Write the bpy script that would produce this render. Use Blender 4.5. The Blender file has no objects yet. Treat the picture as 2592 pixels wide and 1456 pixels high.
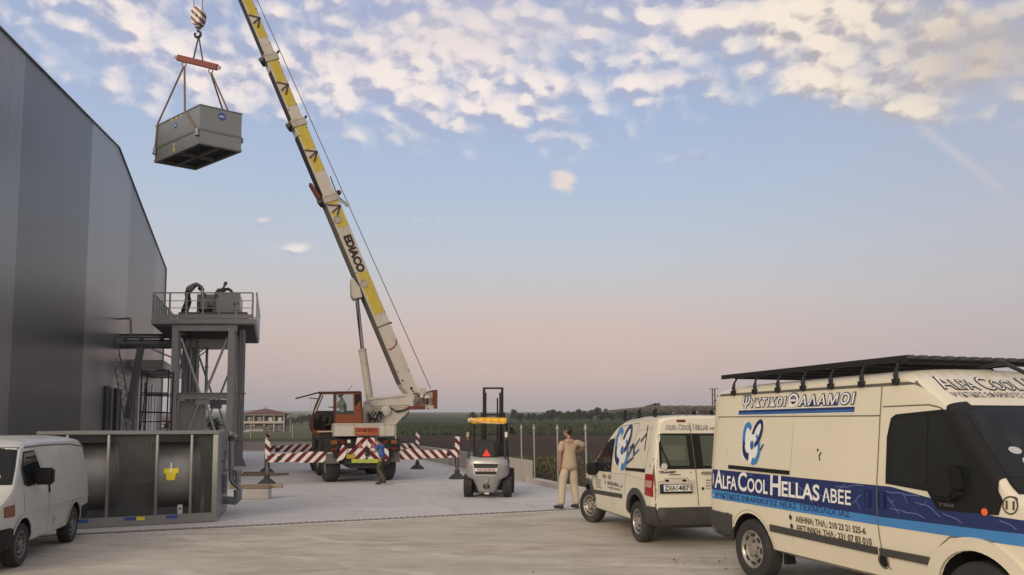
import bpy, bmesh, math, random
from mathutils import Vector, Matrix, noise as mnoise
from mathutils.bvhtree import BVHTree
from mathutils.geometry import delaunay_2d_cdt
V = Vector
R = math.radians
sin, cos, pi = math.sin, math.cos, math.pi
random.seed(7)
scene = bpy.context.scene
col = scene.collection

# ---------------------------------------------------------------- camera
F = 2050.0            # focal length in photo pixels (photo 2592 wide)
PITCH = R(4.5)
EYE = 1.8
cam = bpy.data.cameras.new('camera')
cam.sensor_width = 36.0
cam.lens = 36.0 * F / 2592.0
cam.shift_y = 191.0 / 2592.0
cam.clip_start = 0.1
cam.clip_end = 30000.0
cam_ob = bpy.data.objects.new('camera', cam)
cam_ob.location = (0, 0, EYE)
cam_ob.rotation_euler = (R(90) + PITCH, 0, 0)
col.objects.link(cam_ob)
scene.camera = cam_ob
scene.view_settings.view_transform = 'Standard'
scene.view_settings.look = 'None'
scene.view_settings.exposure = 0.0
scene.view_settings.gamma = 1.0
scene.cycles.max_bounces = 6
scene.cycles.diffuse_bounces = 3
scene.cycles.glossy_bounces = 3
scene.cycles.volume_bounces = 0

def ray(px, py):
    q = (919.0 - py) / F
    return V(((px - 1296.0) / F, cos(PITCH) - q * sin(PITCH), sin(PITCH) + q * cos(PITCH)))
def at(px, py, Y):
    """world point at distance Y along the view for a position measured in the photo"""
    d = ray(px, py)
    return V((0, 0, EYE)) + d * (Y / d.y)
def gp(px, py, z=0.0):
    d = ray(px, py)
    return V((0, 0, EYE)) + d * ((z - EYE) / d.z)

# ---------------------------------------------------------------- node helpers
def lin(c):
    return tuple(((x / 255.0) / 12.92 if x / 255.0 <= .04045 else ((x / 255.0 + .055) / 1.055) ** 2.4) for x in c)
class NT:
    def __init__(s, nt): s.t = nt; s.n = nt.nodes; s.l = nt.links
    def node(s, ty, **kw):
        n = s.n.new(ty)
        for k, v in kw.items(): setattr(n, k, v)
        return n
    def put(s, sock, v):
        if v is None: return
        if isinstance(v, bpy.types.NodeSocket): s.l.new(v, sock)
        else:
            if sock.type == 'RGBA' and len(v) == 3: v = (*v, 1)
            sock.default_value = v
    def m(s, op, a, b=None, c=None, clamp=False):
        n = s.node('ShaderNodeMath', operation=op, use_clamp=clamp)
        for i, x in enumerate((a, b, c)):
            if x is not None: s.put(n.inputs[i], x)
        return n.outputs[0]
    def vm(s, op, a, b=None, out=0):
        n = s.node('ShaderNodeVectorMath', operation=op)
        s.put(n.inputs[0], a)
        if b is not None: s.put(n.inputs[1], b)
        return n.outputs['Value'] if op in ('DOT_PRODUCT', 'LENGTH', 'DISTANCE') else n.outputs[0]
    def ss(s, x, lo, hi):
        n = s.node('ShaderNodeMapRange', interpolation_type='SMOOTHSTEP')
        s.put(n.inputs[0], x); s.put(n.inputs[1], lo); s.put(n.inputs[2], hi)
        return n.outputs[0]
    def mix(s, f, a, b, blend='MIX'):
        n = s.node('ShaderNodeMix', data_type='RGBA', blend_type=blend)
        s.put(n.inputs[0], f); s.put(n.inputs[6], a); s.put(n.inputs[7], b)
        return n.outputs[2]
    def noise(s, vec, scale, detail=3, rough=.55, out=0):
        n = s.node('ShaderNodeTexNoise')
        if vec is not None: s.put(n.inputs['Vector'], vec)
        n.inputs['Scale'].default_value = scale; n.inputs['Detail'].default_value = detail
        n.inputs['Roughness'].default_value = rough
        return n.outputs[out]
    def ramp(s, f, stops):
        n = s.node('ShaderNodeValToRGB'); e = n.color_ramp.elements
        while len(e) > 1: e.remove(e[-1])
        for i, (p, c) in enumerate(stops):
            k = e[0] if i == 0 else e.new(p)
            k.position = p; k.color = (*c, 1)
        s.put(n.inputs[0], f)
        return n.outputs[0]
    def comb(s, x, y, z):
        n = s.node('ShaderNodeCombineXYZ')
        for i, v in enumerate((x, y, z)): s.put(n.inputs[i], v)
        return n.outputs[0]
    def sep(s, v):
        n = s.node('ShaderNodeSeparateXYZ'); s.put(n.inputs[0], v); return n.outputs

# ---------------------------------------------------------------- world: dusk sky with altocumulus
SUN_AZ = R(207)      # clockwise from +Y (view direction): low sun behind the camera, to the left
SUN_EL = R(19)
HAZE = .00030
w = bpy.data.worlds.new("World"); scene.world = w
w.use_nodes = True
T = NT(w.node_tree); T.n.clear()
tc = T.node('ShaderNodeTexCoord')
d = T.vm('NORMALIZE', tc.outputs['Generated'])
x, y, z = T.sep(d)
hyp = T.m('SQRT', T.m('ADD', T.m('MULTIPLY', x, x), T.m('MULTIPLY', y, y)))
tanel = T.m('DIVIDE', z, T.m('MAXIMUM', hyp, .02))
yy = T.m('MAXIMUM', y, .08)
u = T.m('DIVIDE', x, yy); v = T.m('DIVIDE', z, yy)
front = T.ss(y, .05, .35)
base = T.ramp(T.m('DIVIDE', T.m('ADD', tanel, .1), 1.3, clamp=True), [(0, lin((150, 146, 150))), (.085, lin((160, 156, 163))),
    (.10, lin((172, 163, 168))), (.125, lin((196, 176, 173))), (.155, lin((208, 188, 181))), (.195, lin((208, 200, 197))),
    (.245, lin((197, 204, 214))), (.30, lin((184, 199, 222))), (.385, lin((168, 189, 222))), (.48, lin((160, 178, 213))),
    (.62, lin((172, 182, 210))), (1, lin((206, 208, 216)))])
# greyer air to the right, bluer to the left of the frame
base = T.mix(T.m('MULTIPLY', T.ss(u, .1, .75), .42), base, lin((176, 172, 182)))
# sunset glow low behind the camera
sund = (sin(SUN_AZ) * cos(SUN_EL), cos(SUN_AZ) * cos(SUN_EL), sin(SUN_EL))
cs = T.vm('DOT_PRODUCT', d, sund)
glow = T.m('POWER', T.m('MAXIMUM', cs, 0.0), 2.5)
base = T.mix(T.m('MULTIPLY', glow, .8), base, (1.75, 1.32, .95))
nish = T.node('ShaderNodeTexSky', sky_type='NISHITA')
nish.sun_disc = False; nish.sun_elevation = SUN_EL; nish.sun_rotation = SUN_AZ
base = T.mix(.07, base, T.vm('SCALE', nish.outputs[0]) if False else T.mix(1.0, nish.outputs[0], (.1, .1, .1), 'MULTIPLY'))
# clouds: noise laid on a high flat layer, gathered into banks
zz = T.m('ADD', T.m('MAXIMUM', z, 0.0), .14)
P = T.comb(T.m('DIVIDE', x, zz), T.m('DIVIDE', y, zz), 0.0)
warp = T.noise(P, 3.0, 2, .5, 1)
Pw = T.vm('ADD', P, T.vm('MULTIPLY', T.vm('SUBTRACT', warp, (.5, .5, .5)), (.22, .22, 0)))
def blob(cx, cy, rx, ry, s):
    a = T.m('DIVIDE', T.m('SUBTRACT', u, (cx - 1296) / F), rx / F)
    b = T.m('DIVIDE', T.m('SUBTRACT', v, (1080 - cy) / F), ry / F)
    r2 = T.m('ADD', T.m('MULTIPLY', a, a), T.m('MULTIPLY', b, b))
    return T.m('MULTIPLY', T.m('EXPONENT', T.m('MULTIPLY', r2, -1.0)), s)
BANKS = [(1300, -50, 1700, 85, .36), (430, 140, 400, 110, .66), (180, 40, 420, 90, .50), (760, 190, 260, 90, .60), (1000, 130, 300, 130, .55), (1270, 60, 420, 130, .80),
         (1270, 270, 200, 75, .66), (1010, 325, 190, 65, .62), (1590, 215, 240, 80, .55), (1770, 110, 170, 80, .2), (2140, 165, 260, 85, .95),
         (2490, 110, 320, 130, 1.15), (2060, 15, 460, 75, .95), (2290, 250, 130, 50, .55), (1750, 385, 80, 22, .44), (1500, 330, 120, 40, .25),
         (770, 625, 130, 18, .50), (680, 560, 90, 20, .40), (960, 600, 100, 14, .34), (1450, 380, 60, 20, .3), (1030, 545, 120, 14, .25)]
M = None
for bk in BANKS:
    s_ = blob(*bk)
    M = s_ if M is None else T.m('ADD', M, s_)
M = T.m('MINIMUM', M, 1.1)
M = T.m('ADD', T.m('MULTIPLY', M, front), T.m('MULTIPLY', T.m('SUBTRACT', 1.0, front), .45))
Q = T.vm('MULTIPLY', d, (1, 1, 1.45))
Qw = T.vm('ADD', Q, T.vm('MULTIPLY', T.vm('SUBTRACT', T.noise(Q, 14.0, 3, .6, 1), (.5, .5, .5)), (.030, .030, .022)))
n1 = T.noise(Qw, 7.0, 5, .55)
n2 = T.noise(Qw, 24.0, 5, .55)
n2b = T.noise(T.vm('ADD', Qw, (.007, 0, .013)), 24.0, 5, .55)
cel = T.node('ShaderNodeTexVoronoi', feature='SMOOTH_F1'); T.put(cel.inputs['Vector'], Qw); cel.inputs['Scale'].default_value = 31.0; cel.inputs['Smoothness'].default_value = .8
cell = T.m('SUBTRACT', .62, cel.outputs['Distance'])
celb = T.node('ShaderNodeTexVoronoi', feature='SMOOTH_F1'); T.put(celb.inputs['Vector'], T.vm('ADD', Qw, (.005, 0, .010))); celb.inputs['Scale'].default_value = 31.0; celb.inputs['Smoothness'].default_value = .8
dens = T.m('ADD', T.m('ADD', T.m('MULTIPLY', n1, 1.35), T.m('MULTIPLY', n2, 1.0)), T.m('ADD', T.m('MULTIPLY', M, .62), T.m('MULTIPLY', cell, .82)))
dens = T.m('MULTIPLY', T.ss(dens, 1.32, 2.26), T.ss(M, .05, .30))
dens = T.m('MAXIMUM', dens, T.m('ADD', T.m('MULTIPLY', T.ss(M, .15, 1.0), .34), T.m('MULTIPLY', T.ss(M, .72, 1.12), T.m('MULTIPLY', T.ss(n1, .30, .58), .52))))
# a single small puff, and a faded contrail
au = T.m('SUBTRACT', u, (1430 - 1296) / F); av = T.m('SUBTRACT', v, (1080 - 446) / F)
pr = T.m('ADD', T.m('SQRT', T.m('ADD', T.m('MULTIPLY', au, au), T.m('MULTIPLY', av, av))), T.m('MULTIPLY', T.m('SUBTRACT', T.noise(P, 16, 4), .5), .022))
puff = T.m('MULTIPLY', T.m('SUBTRACT', 1.0, T.ss(pr, .006, .02)), front)
ca, cb = ((2330 - 1296) / F, (1080 - 280) / F), ((2575 - 1296) / F, (1080 - 480) / F)
dx, dy = cb[0] - ca[0], cb[1] - ca[1]; L_ = math.hypot(dx, dy)
tt = T.m('ADD', T.m('MULTIPLY', T.m('SUBTRACT', u, ca[0]), dx / L_), T.m('MULTIPLY', T.m('SUBTRACT', v, ca[1]), dy / L_))
pp = T.m('ABSOLUTE', T.m('SUBTRACT', T.m('MULTIPLY', T.m('SUBTRACT', u, ca[0]), dy / L_), T.m('MULTIPLY', T.m('SUBTRACT', v, ca[1]), dx / L_)))
trail = T.m('MULTIPLY', T.m('MULTIPLY', T.m('SUBTRACT', 1.0, T.ss(pp, .001, .011)), T.ss(tt, -.01, .03)), T.m('SUBTRACT', 1.0, T.ss(tt, .1, .19)))
trail = T.m('MULTIPLY', T.m('MULTIPLY', trail, T.noise(P, 9, 4)), 1.0)
relief = T.m('ADD', T.m('MULTIPLY', T.m('SUBTRACT', n2, n2b), 3.4), T.m('ADD', T.m('MULTIPLY', T.m('SUBTRACT', celb.outputs['Distance'], cel.outputs['Distance']), 2.4), T.m('MULTIPLY', T.m('SUBTRACT', n1, .5), .9)))
lightf = T.ss(T.m('ADD', relief, T.m('MULTIPLY', T.m('SUBTRACT', dens, .5), .35)), -.5, .5)
ccol = T.mix(lightf, lin((178, 179, 204)), lin((255, 241, 233)))
cright = T.mix(lightf, lin((186, 177, 179)), lin((255, 240, 220)))
ccol = T.mix(T.ss(u, .12, .42), ccol, cright)
smooth_r = blob(2520, 110, 250, 150, .8)
ccol = T.mix(T.m('MINIMUM', smooth_r, .75), ccol, lin((196, 182, 172)))
ccol = T.mix(T.m('MINIMUM', blob(1230, 40, 330, 90, .6), .5), ccol, lin((222, 210, 212)))
sky = T.mix(T.m('MULTIPLY', dens, .93), base, ccol)
sky = T.mix(T.m('MULTIPLY', puff, .9), sky, lin((240, 222, 214)))
sky = T.mix(T.m('MULTIPLY', trail, front), sky, lin((206, 202, 210)))
# pink cumulus tops far off above the horizon
pk = T.m('ADD', blob(1285, 940, 60, 22, .8), T.m('ADD', blob(1535, 935, 50, 26, .8), blob(1190, 955, 60, 18, .6)))
pk = T.m('MULTIPLY', T.m('MULTIPLY', pk, T.ss(T.noise(T.comb(u, v, 0.0), 30, 4), .4, .75)), front)
sky = T.mix(T.m('MULTIPLY', pk, .75, None, True), sky, lin((236, 192, 182)))
sky = T.mix(T.m('MULTIPLY', T.m('MINIMUM', blob(1420, 905, 620, 120, .55), .45), front), sky, lin((226, 190, 176)))
bg = T.node('ShaderNodeBackground'); T.put(bg.inputs[0], sky); bg.inputs[1].default_value = 1.0
wo = T.node('ShaderNodeOutputWorld'); T.l.new(bg.outputs[0], wo.inputs[0])

sun = bpy.data.lights.new('sun', 'SUN')
sun.energy = 2.0; sun.angle = R(28); sun.color = (1.0, .875, .66)
sun_ob = bpy.data.objects.new('sun', sun); col.objects.link(sun_ob)
sun_ob.rotation_euler = V(sund).to_track_quat('Z', 'Y').to_euler()

# ---------------------------------------------------------------- materials
MATS = {}
def mat(name, c=(.5, .5, .5), rough=.6, metal=0.0, var=.12, vs=6.0, dirt=0.0, dirtc=(.16, .13, .10), bump=0.0, bs=40.0, spec=.5, coat=0.0, ds=2.5):
    """paint, plastic, metal, cloth ... with a soft tonal variation, optional dirt and bump, all from object coordinates"""
    if name in MATS: return MATS[name]
    m_ = bpy.data.materials.new(name); m_.use_nodes = True
    T = NT(m_.node_tree); b = T.n['Principled BSDF']
    co = T.node('ShaderNodeTexCoord').outputs['Object']
    n = T.noise(co, vs, 4, .6)
    k = T.m('ADD', T.m('MULTIPLY', T.m('SUBTRACT', n, .5), 2 * var), 1.0)
    cc = T.mix(1.0, c, T.comb(k, k, k), 'MULTIPLY')
    r = T.m('ADD', T.m('MULTIPLY', T.m('SUBTRACT', n, .5), .2), rough, clamp=True)
    if dirt > 0:
        dm = T.ss(T.noise(co, ds, 6, .68), .5, .78)
        cc = T.mix(T.m('MULTIPLY', dm, dirt), cc, dirtc)
        r = T.m('ADD', r, T.m('MULTIPLY', dm, .25 * dirt), clamp=True)
    T.put(b.inputs['Base Color'], cc); T.put(b.inputs['Roughness'], r)
    b.inputs['Metallic'].default_value = metal
    b.inputs['Specular IOR Level'].default_value = spec
    b.inputs['Coat Weight'].default_value = coat
    if bump > 0:
        bn = T.node('ShaderNodeBump'); bn.inputs['Strength'].default_value = bump; bn.inputs['Distance'].default_value = .01
        T.put(bn.inputs['Height'], T.noise(co, bs, 4, .6)); T.l.new(bn.outputs[0], b.inputs['Normal'])
    MATS[name] = m_
    return m_
def glass(name, c=(.012, .014, .016), rough=.04, alpha=1.0):
    if name in MATS: return MATS[name]
    m_ = mat(name, c, rough, 0, .05, 3, spec=.2)
    b = m_.node_tree.nodes['Principled BSDF']
    if alpha < 1: b.inputs['Alpha'].default_value = alpha
    return m_
def stripes(name, dirv, period, c1=(.70, .66, .62), c2=(.135, .009, .013), duty=.5, rough=.45):
    if name in MATS: return MATS[name]
    m_ = mat(name, c1, rough, 0, .1, 8)
    T = NT(m_.node_tree); b = T.n['Principled BSDF']
    co = T.node('ShaderNodeTexCoord').outputs['Object']
    f = T.m('FRACT', T.m('DIVIDE', T.vm('DOT_PRODUCT', co, dirv), period))
    g = T.m('GREATER_THAN', f, 1 - duty)
    wear = T.m('GREATER_THAN', T.noise(co, 14, 5, .7), .66)
    a1 = T.mix(T.m('MULTIPLY', wear, .35), c1, (.3, .24, .2)); a2 = T.mix(T.m('MULTIPLY', wear, .3), c2, (.36, .2, .17))
    T.put(b.inputs['Base Color'], T.mix(g, a1, a2))
    return m_

# ---------------------------------------------------------------- mesh builder
class MB:
    def __init__(s): s.v = []; s.f = []; s.i = []; s.mi = 0
    def add(s, vs, fs):
        o = len(s.v); s.v += [V(p) for p in vs]
        for f in fs: s.f.append([o + k for k in f]); s.i.append(s.mi)
        return s
    def box(s, c, sz, rot=None):
        h = V(sz) * .5; vs = []
        for k in range(8):
            p = V((h.x * (1 if k & 1 else -1), h.y * (1 if k & 2 else -1), h.z * (1 if k & 4 else -1)))
            vs.append(V(c) + (rot @ p if rot is not None else p))
        return s.add(vs, [(0, 2, 3, 1), (4, 5, 7, 6), (0, 1, 5, 4), (2, 6, 7, 3), (0, 4, 6, 2), (1, 3, 7, 5)])
    def box2(s, a, b):
        a, b = V(a), V(b); return s.box((a + b) / 2, [abs(q) for q in (b - a)])
    def hexa(s, p):   # 8 points: bottom four round, top four round
        return s.add(p, [(3, 2, 1, 0), (4, 5, 6, 7), (0, 1, 5, 4), (1, 2, 6, 5), (2, 3, 7, 6), (3, 0, 4, 7)])
    def obox(s, o, u, v, h):   # box from a corner and three edge vectors
        o, u, v, h = V(o), V(u), V(v), V(h)
        return s.hexa([o, o + u, o + u + v, o + v, o + h, o + u + h, o + u + v + h, o + v + h])
    def beam(s, p, q, w_, h_=None, up=(0, 0, 1)):
        p, q = V(p), V(q); h_ = w_ if h_ is None else h_
        a = (q - p).normalized(); up = V(up)
        if abs(a.dot(up)) > .98: up = V((0, 1, 0))
        r = a.cross(up).normalized(); t = r.cross(a).normalized()
        r *= w_ / 2; t *= h_ / 2
        return s.hexa([p - r - t, p + r - t, p + r + t, p - r + t, q - r - t, q + r - t, q + r + t, q - r + t])
    def ibeam(s, p, q, w_, h_, up=(0, 0, 1)):
        p, q = V(p), V(q); a = (q - p).normalized(); up = V(up)
        if abs(a.dot(up)) > .98: up = V((0, 1, 0))
        r = a.cross(up).normalized(); t = r.cross(a).normalized()
        for k in (-1, 1): s.beam(p + t * k * (h_ / 2 - .008), q + t * k * (h_ / 2 - .008), w_, .016, up)
        return s.beam(p, q, .014, h_ - .033, up)
    def tube(s, pts, r, n=8, cap=True):
        pts = [V(p) for p in pts]; m = len(pts); rs = r if isinstance(r, (list, tuple)) else [r] * m
        o = len(s.v); prev = None
        for k, p in enumerate(pts):
            a = (pts[min(k + 1, m - 1)] - pts[max(k - 1, 0)]).normalized()
            if prev is None:
                e = V((0, 0, 1)) if abs(a.z) < .9 else V((1, 0, 0))
                prev = a.cross(e).normalized()
            prev = (prev - a * prev.dot(a)).normalized(); b = a.cross(prev)
            for j in range(n):
                t = 2 * pi * j / n
                s.v.append(p + (prev * cos(t) + b * sin(t)) * rs[k])
        for k in range(m - 1):
            for j in range(n):
                a0 = o + k * n + j; a1 = o + k * n + (j + 1) % n
                s.f.append([a0, a1, a1 + n, a0 + n]); s.i.append(s.mi)
        if cap:
            s.f.append([o + j for j in range(n)][::-1]); s.i.append(s.mi)
            s.f.append([o + (m - 1) * n + j for j in range(n)]); s.i.append(s.mi)
        return s
    def prism(s, poly, vec):
        n = len(poly); vec = V(vec); p = [V(q) for q in poly]
        return s.add(p + [q + vec for q in p], [list(range(n))[::-1], list(range(n, 2 * n))] + [(k, (k + 1) % n, n + (k + 1) % n, n + k) for k in range(n)])
    def lathe(s, o, ax, prof, n=20, closed=False, cap=True):
        o, ax = V(o), V(ax).normalized(); e = V((0, 0, 1)) if abs(ax.z) < .9 else V((1, 0, 0))
        r = ax.cross(e).normalized(); t = ax.cross(r); b = len(s.v); m = len(prof)
        for (rad, h) in prof:
            for j in range(n):
                a = 2 * pi * j / n; s.v.append(o + ax * h + (r * cos(a) + t * sin(a)) * rad)
        for k in range(m if closed else m - 1):
            k2 = (k + 1) % m
            for j in range(n):
                s.f.append([b + k * n + j, b + k * n + (j + 1) % n, b + k2 * n + (j + 1) % n, b + k2 * n + j]); s.i.append(s.mi)
        if not closed and cap:
            for k in (0, m - 1):
                if prof[k][0] > 1e-5: s.f.append([b + k * n + j for j in range(n)]); s.i.append(s.mi)
        return s
    def ell(s, c, r, nu=14, nv=10):
        c, r = V(c), V(r); o = len(s.v)
        for a in range(nv + 1):
            th = pi * a / nv
            for b in range(nu):
                ph = 2 * pi * b / nu
                s.v.append(c + V((r.x * sin(th) * cos(ph), r.y * sin(th) * sin(ph), r.z * cos(th))))
        for a in range(nv):
            for b in range(nu):
                s.f.append([o + a * nu + b, o + (a + 1) * nu + b, o + (a + 1) * nu + (b + 1) % nu, o + a * nu + (b + 1) % nu]); s.i.append(s.mi)
        return s
    def build(s, name, m, parent=None, smooth=False, bevel=0.0, local=False, weld=False):
        off = V((0, 0, 0))
        if parent is not None and not local:
            q = parent
            while q is not None: off += q.location; q = q.parent
        me = bpy.data.meshes.new(name)
        me.from_pydata([p - off for p in s.v], [], s.f)
        for mm in (m if isinstance(m, (list, tuple)) else [m]): me.materials.append(mm)
        me.polygons.foreach_set('material_index', s.i)
        bm = bmesh.new(); bm.from_mesh(me)
        bmesh.ops.remove_doubles(bm, verts=bm.verts, dist=1e-5 if not weld else 1e-4)
        bmesh.ops.recalc_face_normals(bm, faces=bm.faces)
        if bevel > 0:
            ed = [e for e in bm.edges if len(e.link_faces) == 2 and e.calc_face_angle(0) > R(32)]
            try: bmesh.ops.bevel(bm, geom=ed, offset=bevel, segments=2, affect='EDGES', clamp_overlap=True)
            except Exception: pass
        bm.to_mesh(me); bm.free()
        ob = bpy.data.objects.new(name, me); col.objects.link(ob)
        if parent is not None: ob.parent = parent
        if smooth or bevel > 0:
            me.polygons.foreach_set('use_smooth', [True] * len(me.polygons))
            try: me.set_sharp_from_angle(angle=R(38))
            except Exception: pass
        me.update()
        return ob
def tag(o, label=None, cat=None, group=None, kind=None):
    for k, v_ in (('label', label), ('category', cat), ('group', group), ('kind', kind)):
        if v_: o[k] = v_
    return o
def thing(name, label, cat, loc=(0, 0, 0), rz=0.0, group=None):
    o = bpy.data.objects.new(name, None); col.objects.link(o)
    o.location = loc; o.rotation_euler = (0, 0, rz); o.empty_display_size = .3
    return tag(o, label, cat, group)
def kids(o): return [c for c in o.children]
def copy_tree(o, parent=None):
    c = o.copy(); col.objects.link(c)
    if parent is not None: c.parent = parent
    for ch in kids(o): copy_tree(ch, c)
    return c
def arc(p, c, n=5):   # rounded corner helper: points along a quadratic bend p0-c-p1
    p0, p1 = V(p[0]), V(p[1]); c = V(c)
    return [p0 * (1 - t) ** 2 + c * 2 * t * (1 - t) + p1 * t * t for t in [k / n for k in range(n + 1)]]

# ---------------------------------------------------------------- text and flat artwork
def in_poly(x, y, poly):
    r = False; n = len(poly)
    for i in range(n):
        x1, y1 = poly[i]; x2, y2 = poly[i - 1]
        if (y1 > y) != (y2 > y) and x < (x2 - x1) * (y - y1) / (y2 - y1) + x1: r = not r
    return r
def shape2d(outer, holes=(), step=None):
    """fill an outline (with holes) with triangles fine enough to follow a curved panel"""
    vs, es = [], []
    for lp in [outer] + list(holes):
        pts = []
        for i in range(len(lp)):
            a, b = V(lp[i]), V(lp[(i + 1) % len(lp)])
            n = max(1, int((b - a).length / step)) if step else 1
            pts += [a.lerp(b, k / n) for k in range(n)]
        o = len(vs); vs += pts; es += [(o + k, o + (k + 1) % len(pts)) for k in range(len(pts))]
    if step:
        xs = [p[0] for p in outer]; ys = [p[1] for p in outer]
        yv = min(ys) + step * .5
        while yv < max(ys):
            xv = min(xs) + step * .5
            while xv < max(xs):
                if in_poly(xv, yv, outer) and not any(in_poly(xv, yv, h) for h in holes): vs.append(V((xv, yv)))
                xv += step
            yv += step
    r = delaunay_2d_cdt([V((p[0], p[1])) for p in vs], es, [], 0, 1e-6)
    ov, of = r[0], r[2]; out = []
    for f in of:
        cx = sum(ov[k][0] for k in f) / len(f); cy = sum(ov[k][1] for k in f) / len(f)
        if in_poly(cx, cy, outer) and not any(in_poly(cx, cy, h) for h in holes): out.append(list(f))
    return [(p[0], p[1]) for p in ov], out
def rect(x0, x1, y0, y1, r=0.0, n=4):
    if r <= 0: return [(x0, y0), (x1, y0), (x1, y1), (x0, y1)]
    p = []
    for cx, cy, a0 in ((x1 - r, y0 + r, -90), (x1 - r, y1 - r, 0), (x0 + r, y1 - r, 90), (x0 + r, y0 + r, 180)):
        for k in range(n + 1):
            a = R(a0 + 90 * k / n); p.append((cx + r * cos(a), cy + r * sin(a)))
    return p
def circ(cx, cy, rx, ry=None, n=20, rot=0.0):
    ry = rx if ry is None else ry; o = []
    for k in range(n):
        a = 2 * pi * k / n; px, py = rx * cos(a), ry * sin(a)
        o.append((cx + px * cos(rot) - py * sin(rot), cy + px * sin(rot) + py * cos(rot)))
    return o
def stroke(pts, wd):
    """a thin ribbon along a polyline"""
    pts = [V(p) for p in pts]; vs, fs = [], []
    for k in range(len(pts) - 1):
        a, b = pts[k], pts[k + 1]; dv = (b - a).normalized() * wd * .3; nn = V((-dv.y, dv.x)).normalized() * wd / 2
        o = len(vs); vs += [tuple(a - dv + nn), tuple(a - dv - nn), tuple(b + dv - nn), tuple(b + dv + nn)]; fs.append([o, o + 1, o + 2, o + 3])
    return vs, fs
def text2d(body, x0, x1, y0, y1, off=0.0, shear=0.0, small=0.0, spc=1.0):
    """text stretched into the box x0..x1, y0..y1 (cap height); returns flat verts and faces"""
    def mesh(offset):
        cu = bpy.data.curves.new('t', 'FONT'); cu.body = body; cu.shear = shear; cu.space_character = spc; cu.resolution_u = 4
        if small:
            cu.small_caps_scale = small; st = True
            for i, ch in enumerate(body):
                cu.body_format[i].use_small_caps = ch.islower()
        cu.offset = offset
        ob = bpy.data.objects.new('t', cu); col.objects.link(ob)
        me = ob.to_mesh()
        vs = [(v_.co.x, v_.co.y) for v_ in me.vertices]; fs = [list(p.vertices) for p in me.polygons]
        ob.to_mesh_clear(); bpy.data.objects.remove(ob); bpy.data.curves.remove(cu)
        return vs, fs
    vs0, _ = mesh(0.0)
    xa, xb = min(p[0] for p in vs0), max(p[0] for p in vs0); ya, yb = min(p[1] for p in vs0), max(p[1] for p in vs0)
    vs, fs = mesh(off)
    return [(x0 + (p[0] - xa) / (xb - xa) * (x1 - x0), y0 + (p[1] - ya) / (yb - ya) * (y1 - y0)) for p in vs], fs
# ---------------------------------------------------------------- ground and yard
def xkerb(Y): return .34 + .29 * (27.1 - Y)
YFAR = 59.5
def interp(x, t):
    if x <= t[0][0]: return t[0][1]
    for (a, b), (c, d_) in zip(t, t[1:]):
        if x <= c: return b + (d_ - b) * (x - a) / (c - a)
    return t[-1][1]
def sstep(x, a, b):
    t = min(1, max(0, (x - a) / (b - a))); return t * t * (3 - 2 * t)
RZ = [(10, .0), (27, .06), (31, .45), (60, .75), (120, 1.1), (184, 1.9), (300, 3.4), (600, 10.5), (2000, 36), (3700, 67)]
LZ = [(27, .3), (60, .68), (150, .55), (240, .35), (330, 1.2), (600, 7), (2000, 36), (3700, 69)]
def terrain_z(X, Y):
    dd = max((X - xkerb(Y)) * .96, Y - YFAR)
    if dd < .5 or Y < -5: return -.06
    a = sstep(X / max(Y, 1), -.27, -.12)
    z_ = interp(Y, RZ) * a + interp(Y, LZ) * (1 - a)
    z_ += (mnoise.noise(V((X * .05, Y * .05, 3))) * .12 + mnoise.noise(V((X * .35, Y * .35, 1))) * .05) * min(1, dd / 4) * (1 + Y / 400)
    if Y > 900: z_ += mnoise.noise(V((X * .0011, Y * .0011, 5))) * 7 * min(1, (Y - 900) / 2000)
    return -.06 + (z_ + .06) * sstep(dd, .5, 1.0)
rr = [1.5]
while rr[-1] < 3600: rr.append(rr[-1] * 1.022 + (.12 if rr[-1] < 80 else .0))
az = [-52 + 104 * k / 230 for k in range(231)] + [60 + 240 * k / 24 for k in range(25)]
vs = [V((0, 0, -.06))]; fs = []
na = len(az)
for r_ in rr:
    for a in az:
        X, Y = r_ * sin(R(a)), r_ * cos(R(a)); vs.append(V((X, Y, terrain_z(X, Y))))
for j in range(na): fs.append((0, 1 + j, 1 + (j + 1) % na))
for i in range(len(rr) - 1):
    for j in range(na):
        a0 = 1 + i * na + j; a1 = 1 + i * na + (j + 1) % na
        fs.append((a0, a0 + na, a1 + na, a1))
g = MB(); g.add(vs, fs)
gm = bpy.data.materials.new('field_soil'); gm.use_nodes = True
T = NT(gm.node_tree); b = T.n['Principled BSDF']
co = T.node('ShaderNodeTexCoord').outputs['Object']; gx, gy, gz = T.sep(co)
nbig = T.noise(co, .06, 5, .6); nmid = T.noise(co, .7, 5, .6); nfine = T.noise(co, 5.0, 4, .65)
soil = T.mix(T.ss(nfine, .3, .7), (.035, .024, .017), (.085, .060, .043))
soil = T.mix(T.m('MULTIPLY', T.ss(nmid, .55, .75), .5), soil, (.05, .055, .025))
crop = T.mix(T.ss(nmid, .3, .7), (.020, .036, .012), (.052, .075, .026))
grass = T.mix(T.ss(nmid, .3, .7), (.055, .062, .028), (.115, .115, .055))
straw = (.22, .19, .12)
edge = T.m('ADD', gy, T.m('MULTIPLY', T.m('SUBTRACT', nbig, .5), 22))
cR = T.mix(T.ss(edge, 88, 104), soil, T.mix(T.ss(nmid, .4, .6), straw, (.07, .075, .03)))
cR = T.mix(T.ss(edge, 104, 122), cR, crop)
cR = T.mix(T.m('MULTIPLY', T.ss(edge, 225, 235), T.m('SUBTRACT', 1.0, T.ss(edge, 262, 275))), cR, (.15, .135, .085))
near_weeds = T.m('MULTIPLY', T.m('SUBTRACT', 1.0, T.ss(gy, 24, 30)), T.ss(nmid, .42, .6))
cR = T.mix(near_weeds, cR, (.05, .06, .022))
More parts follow.
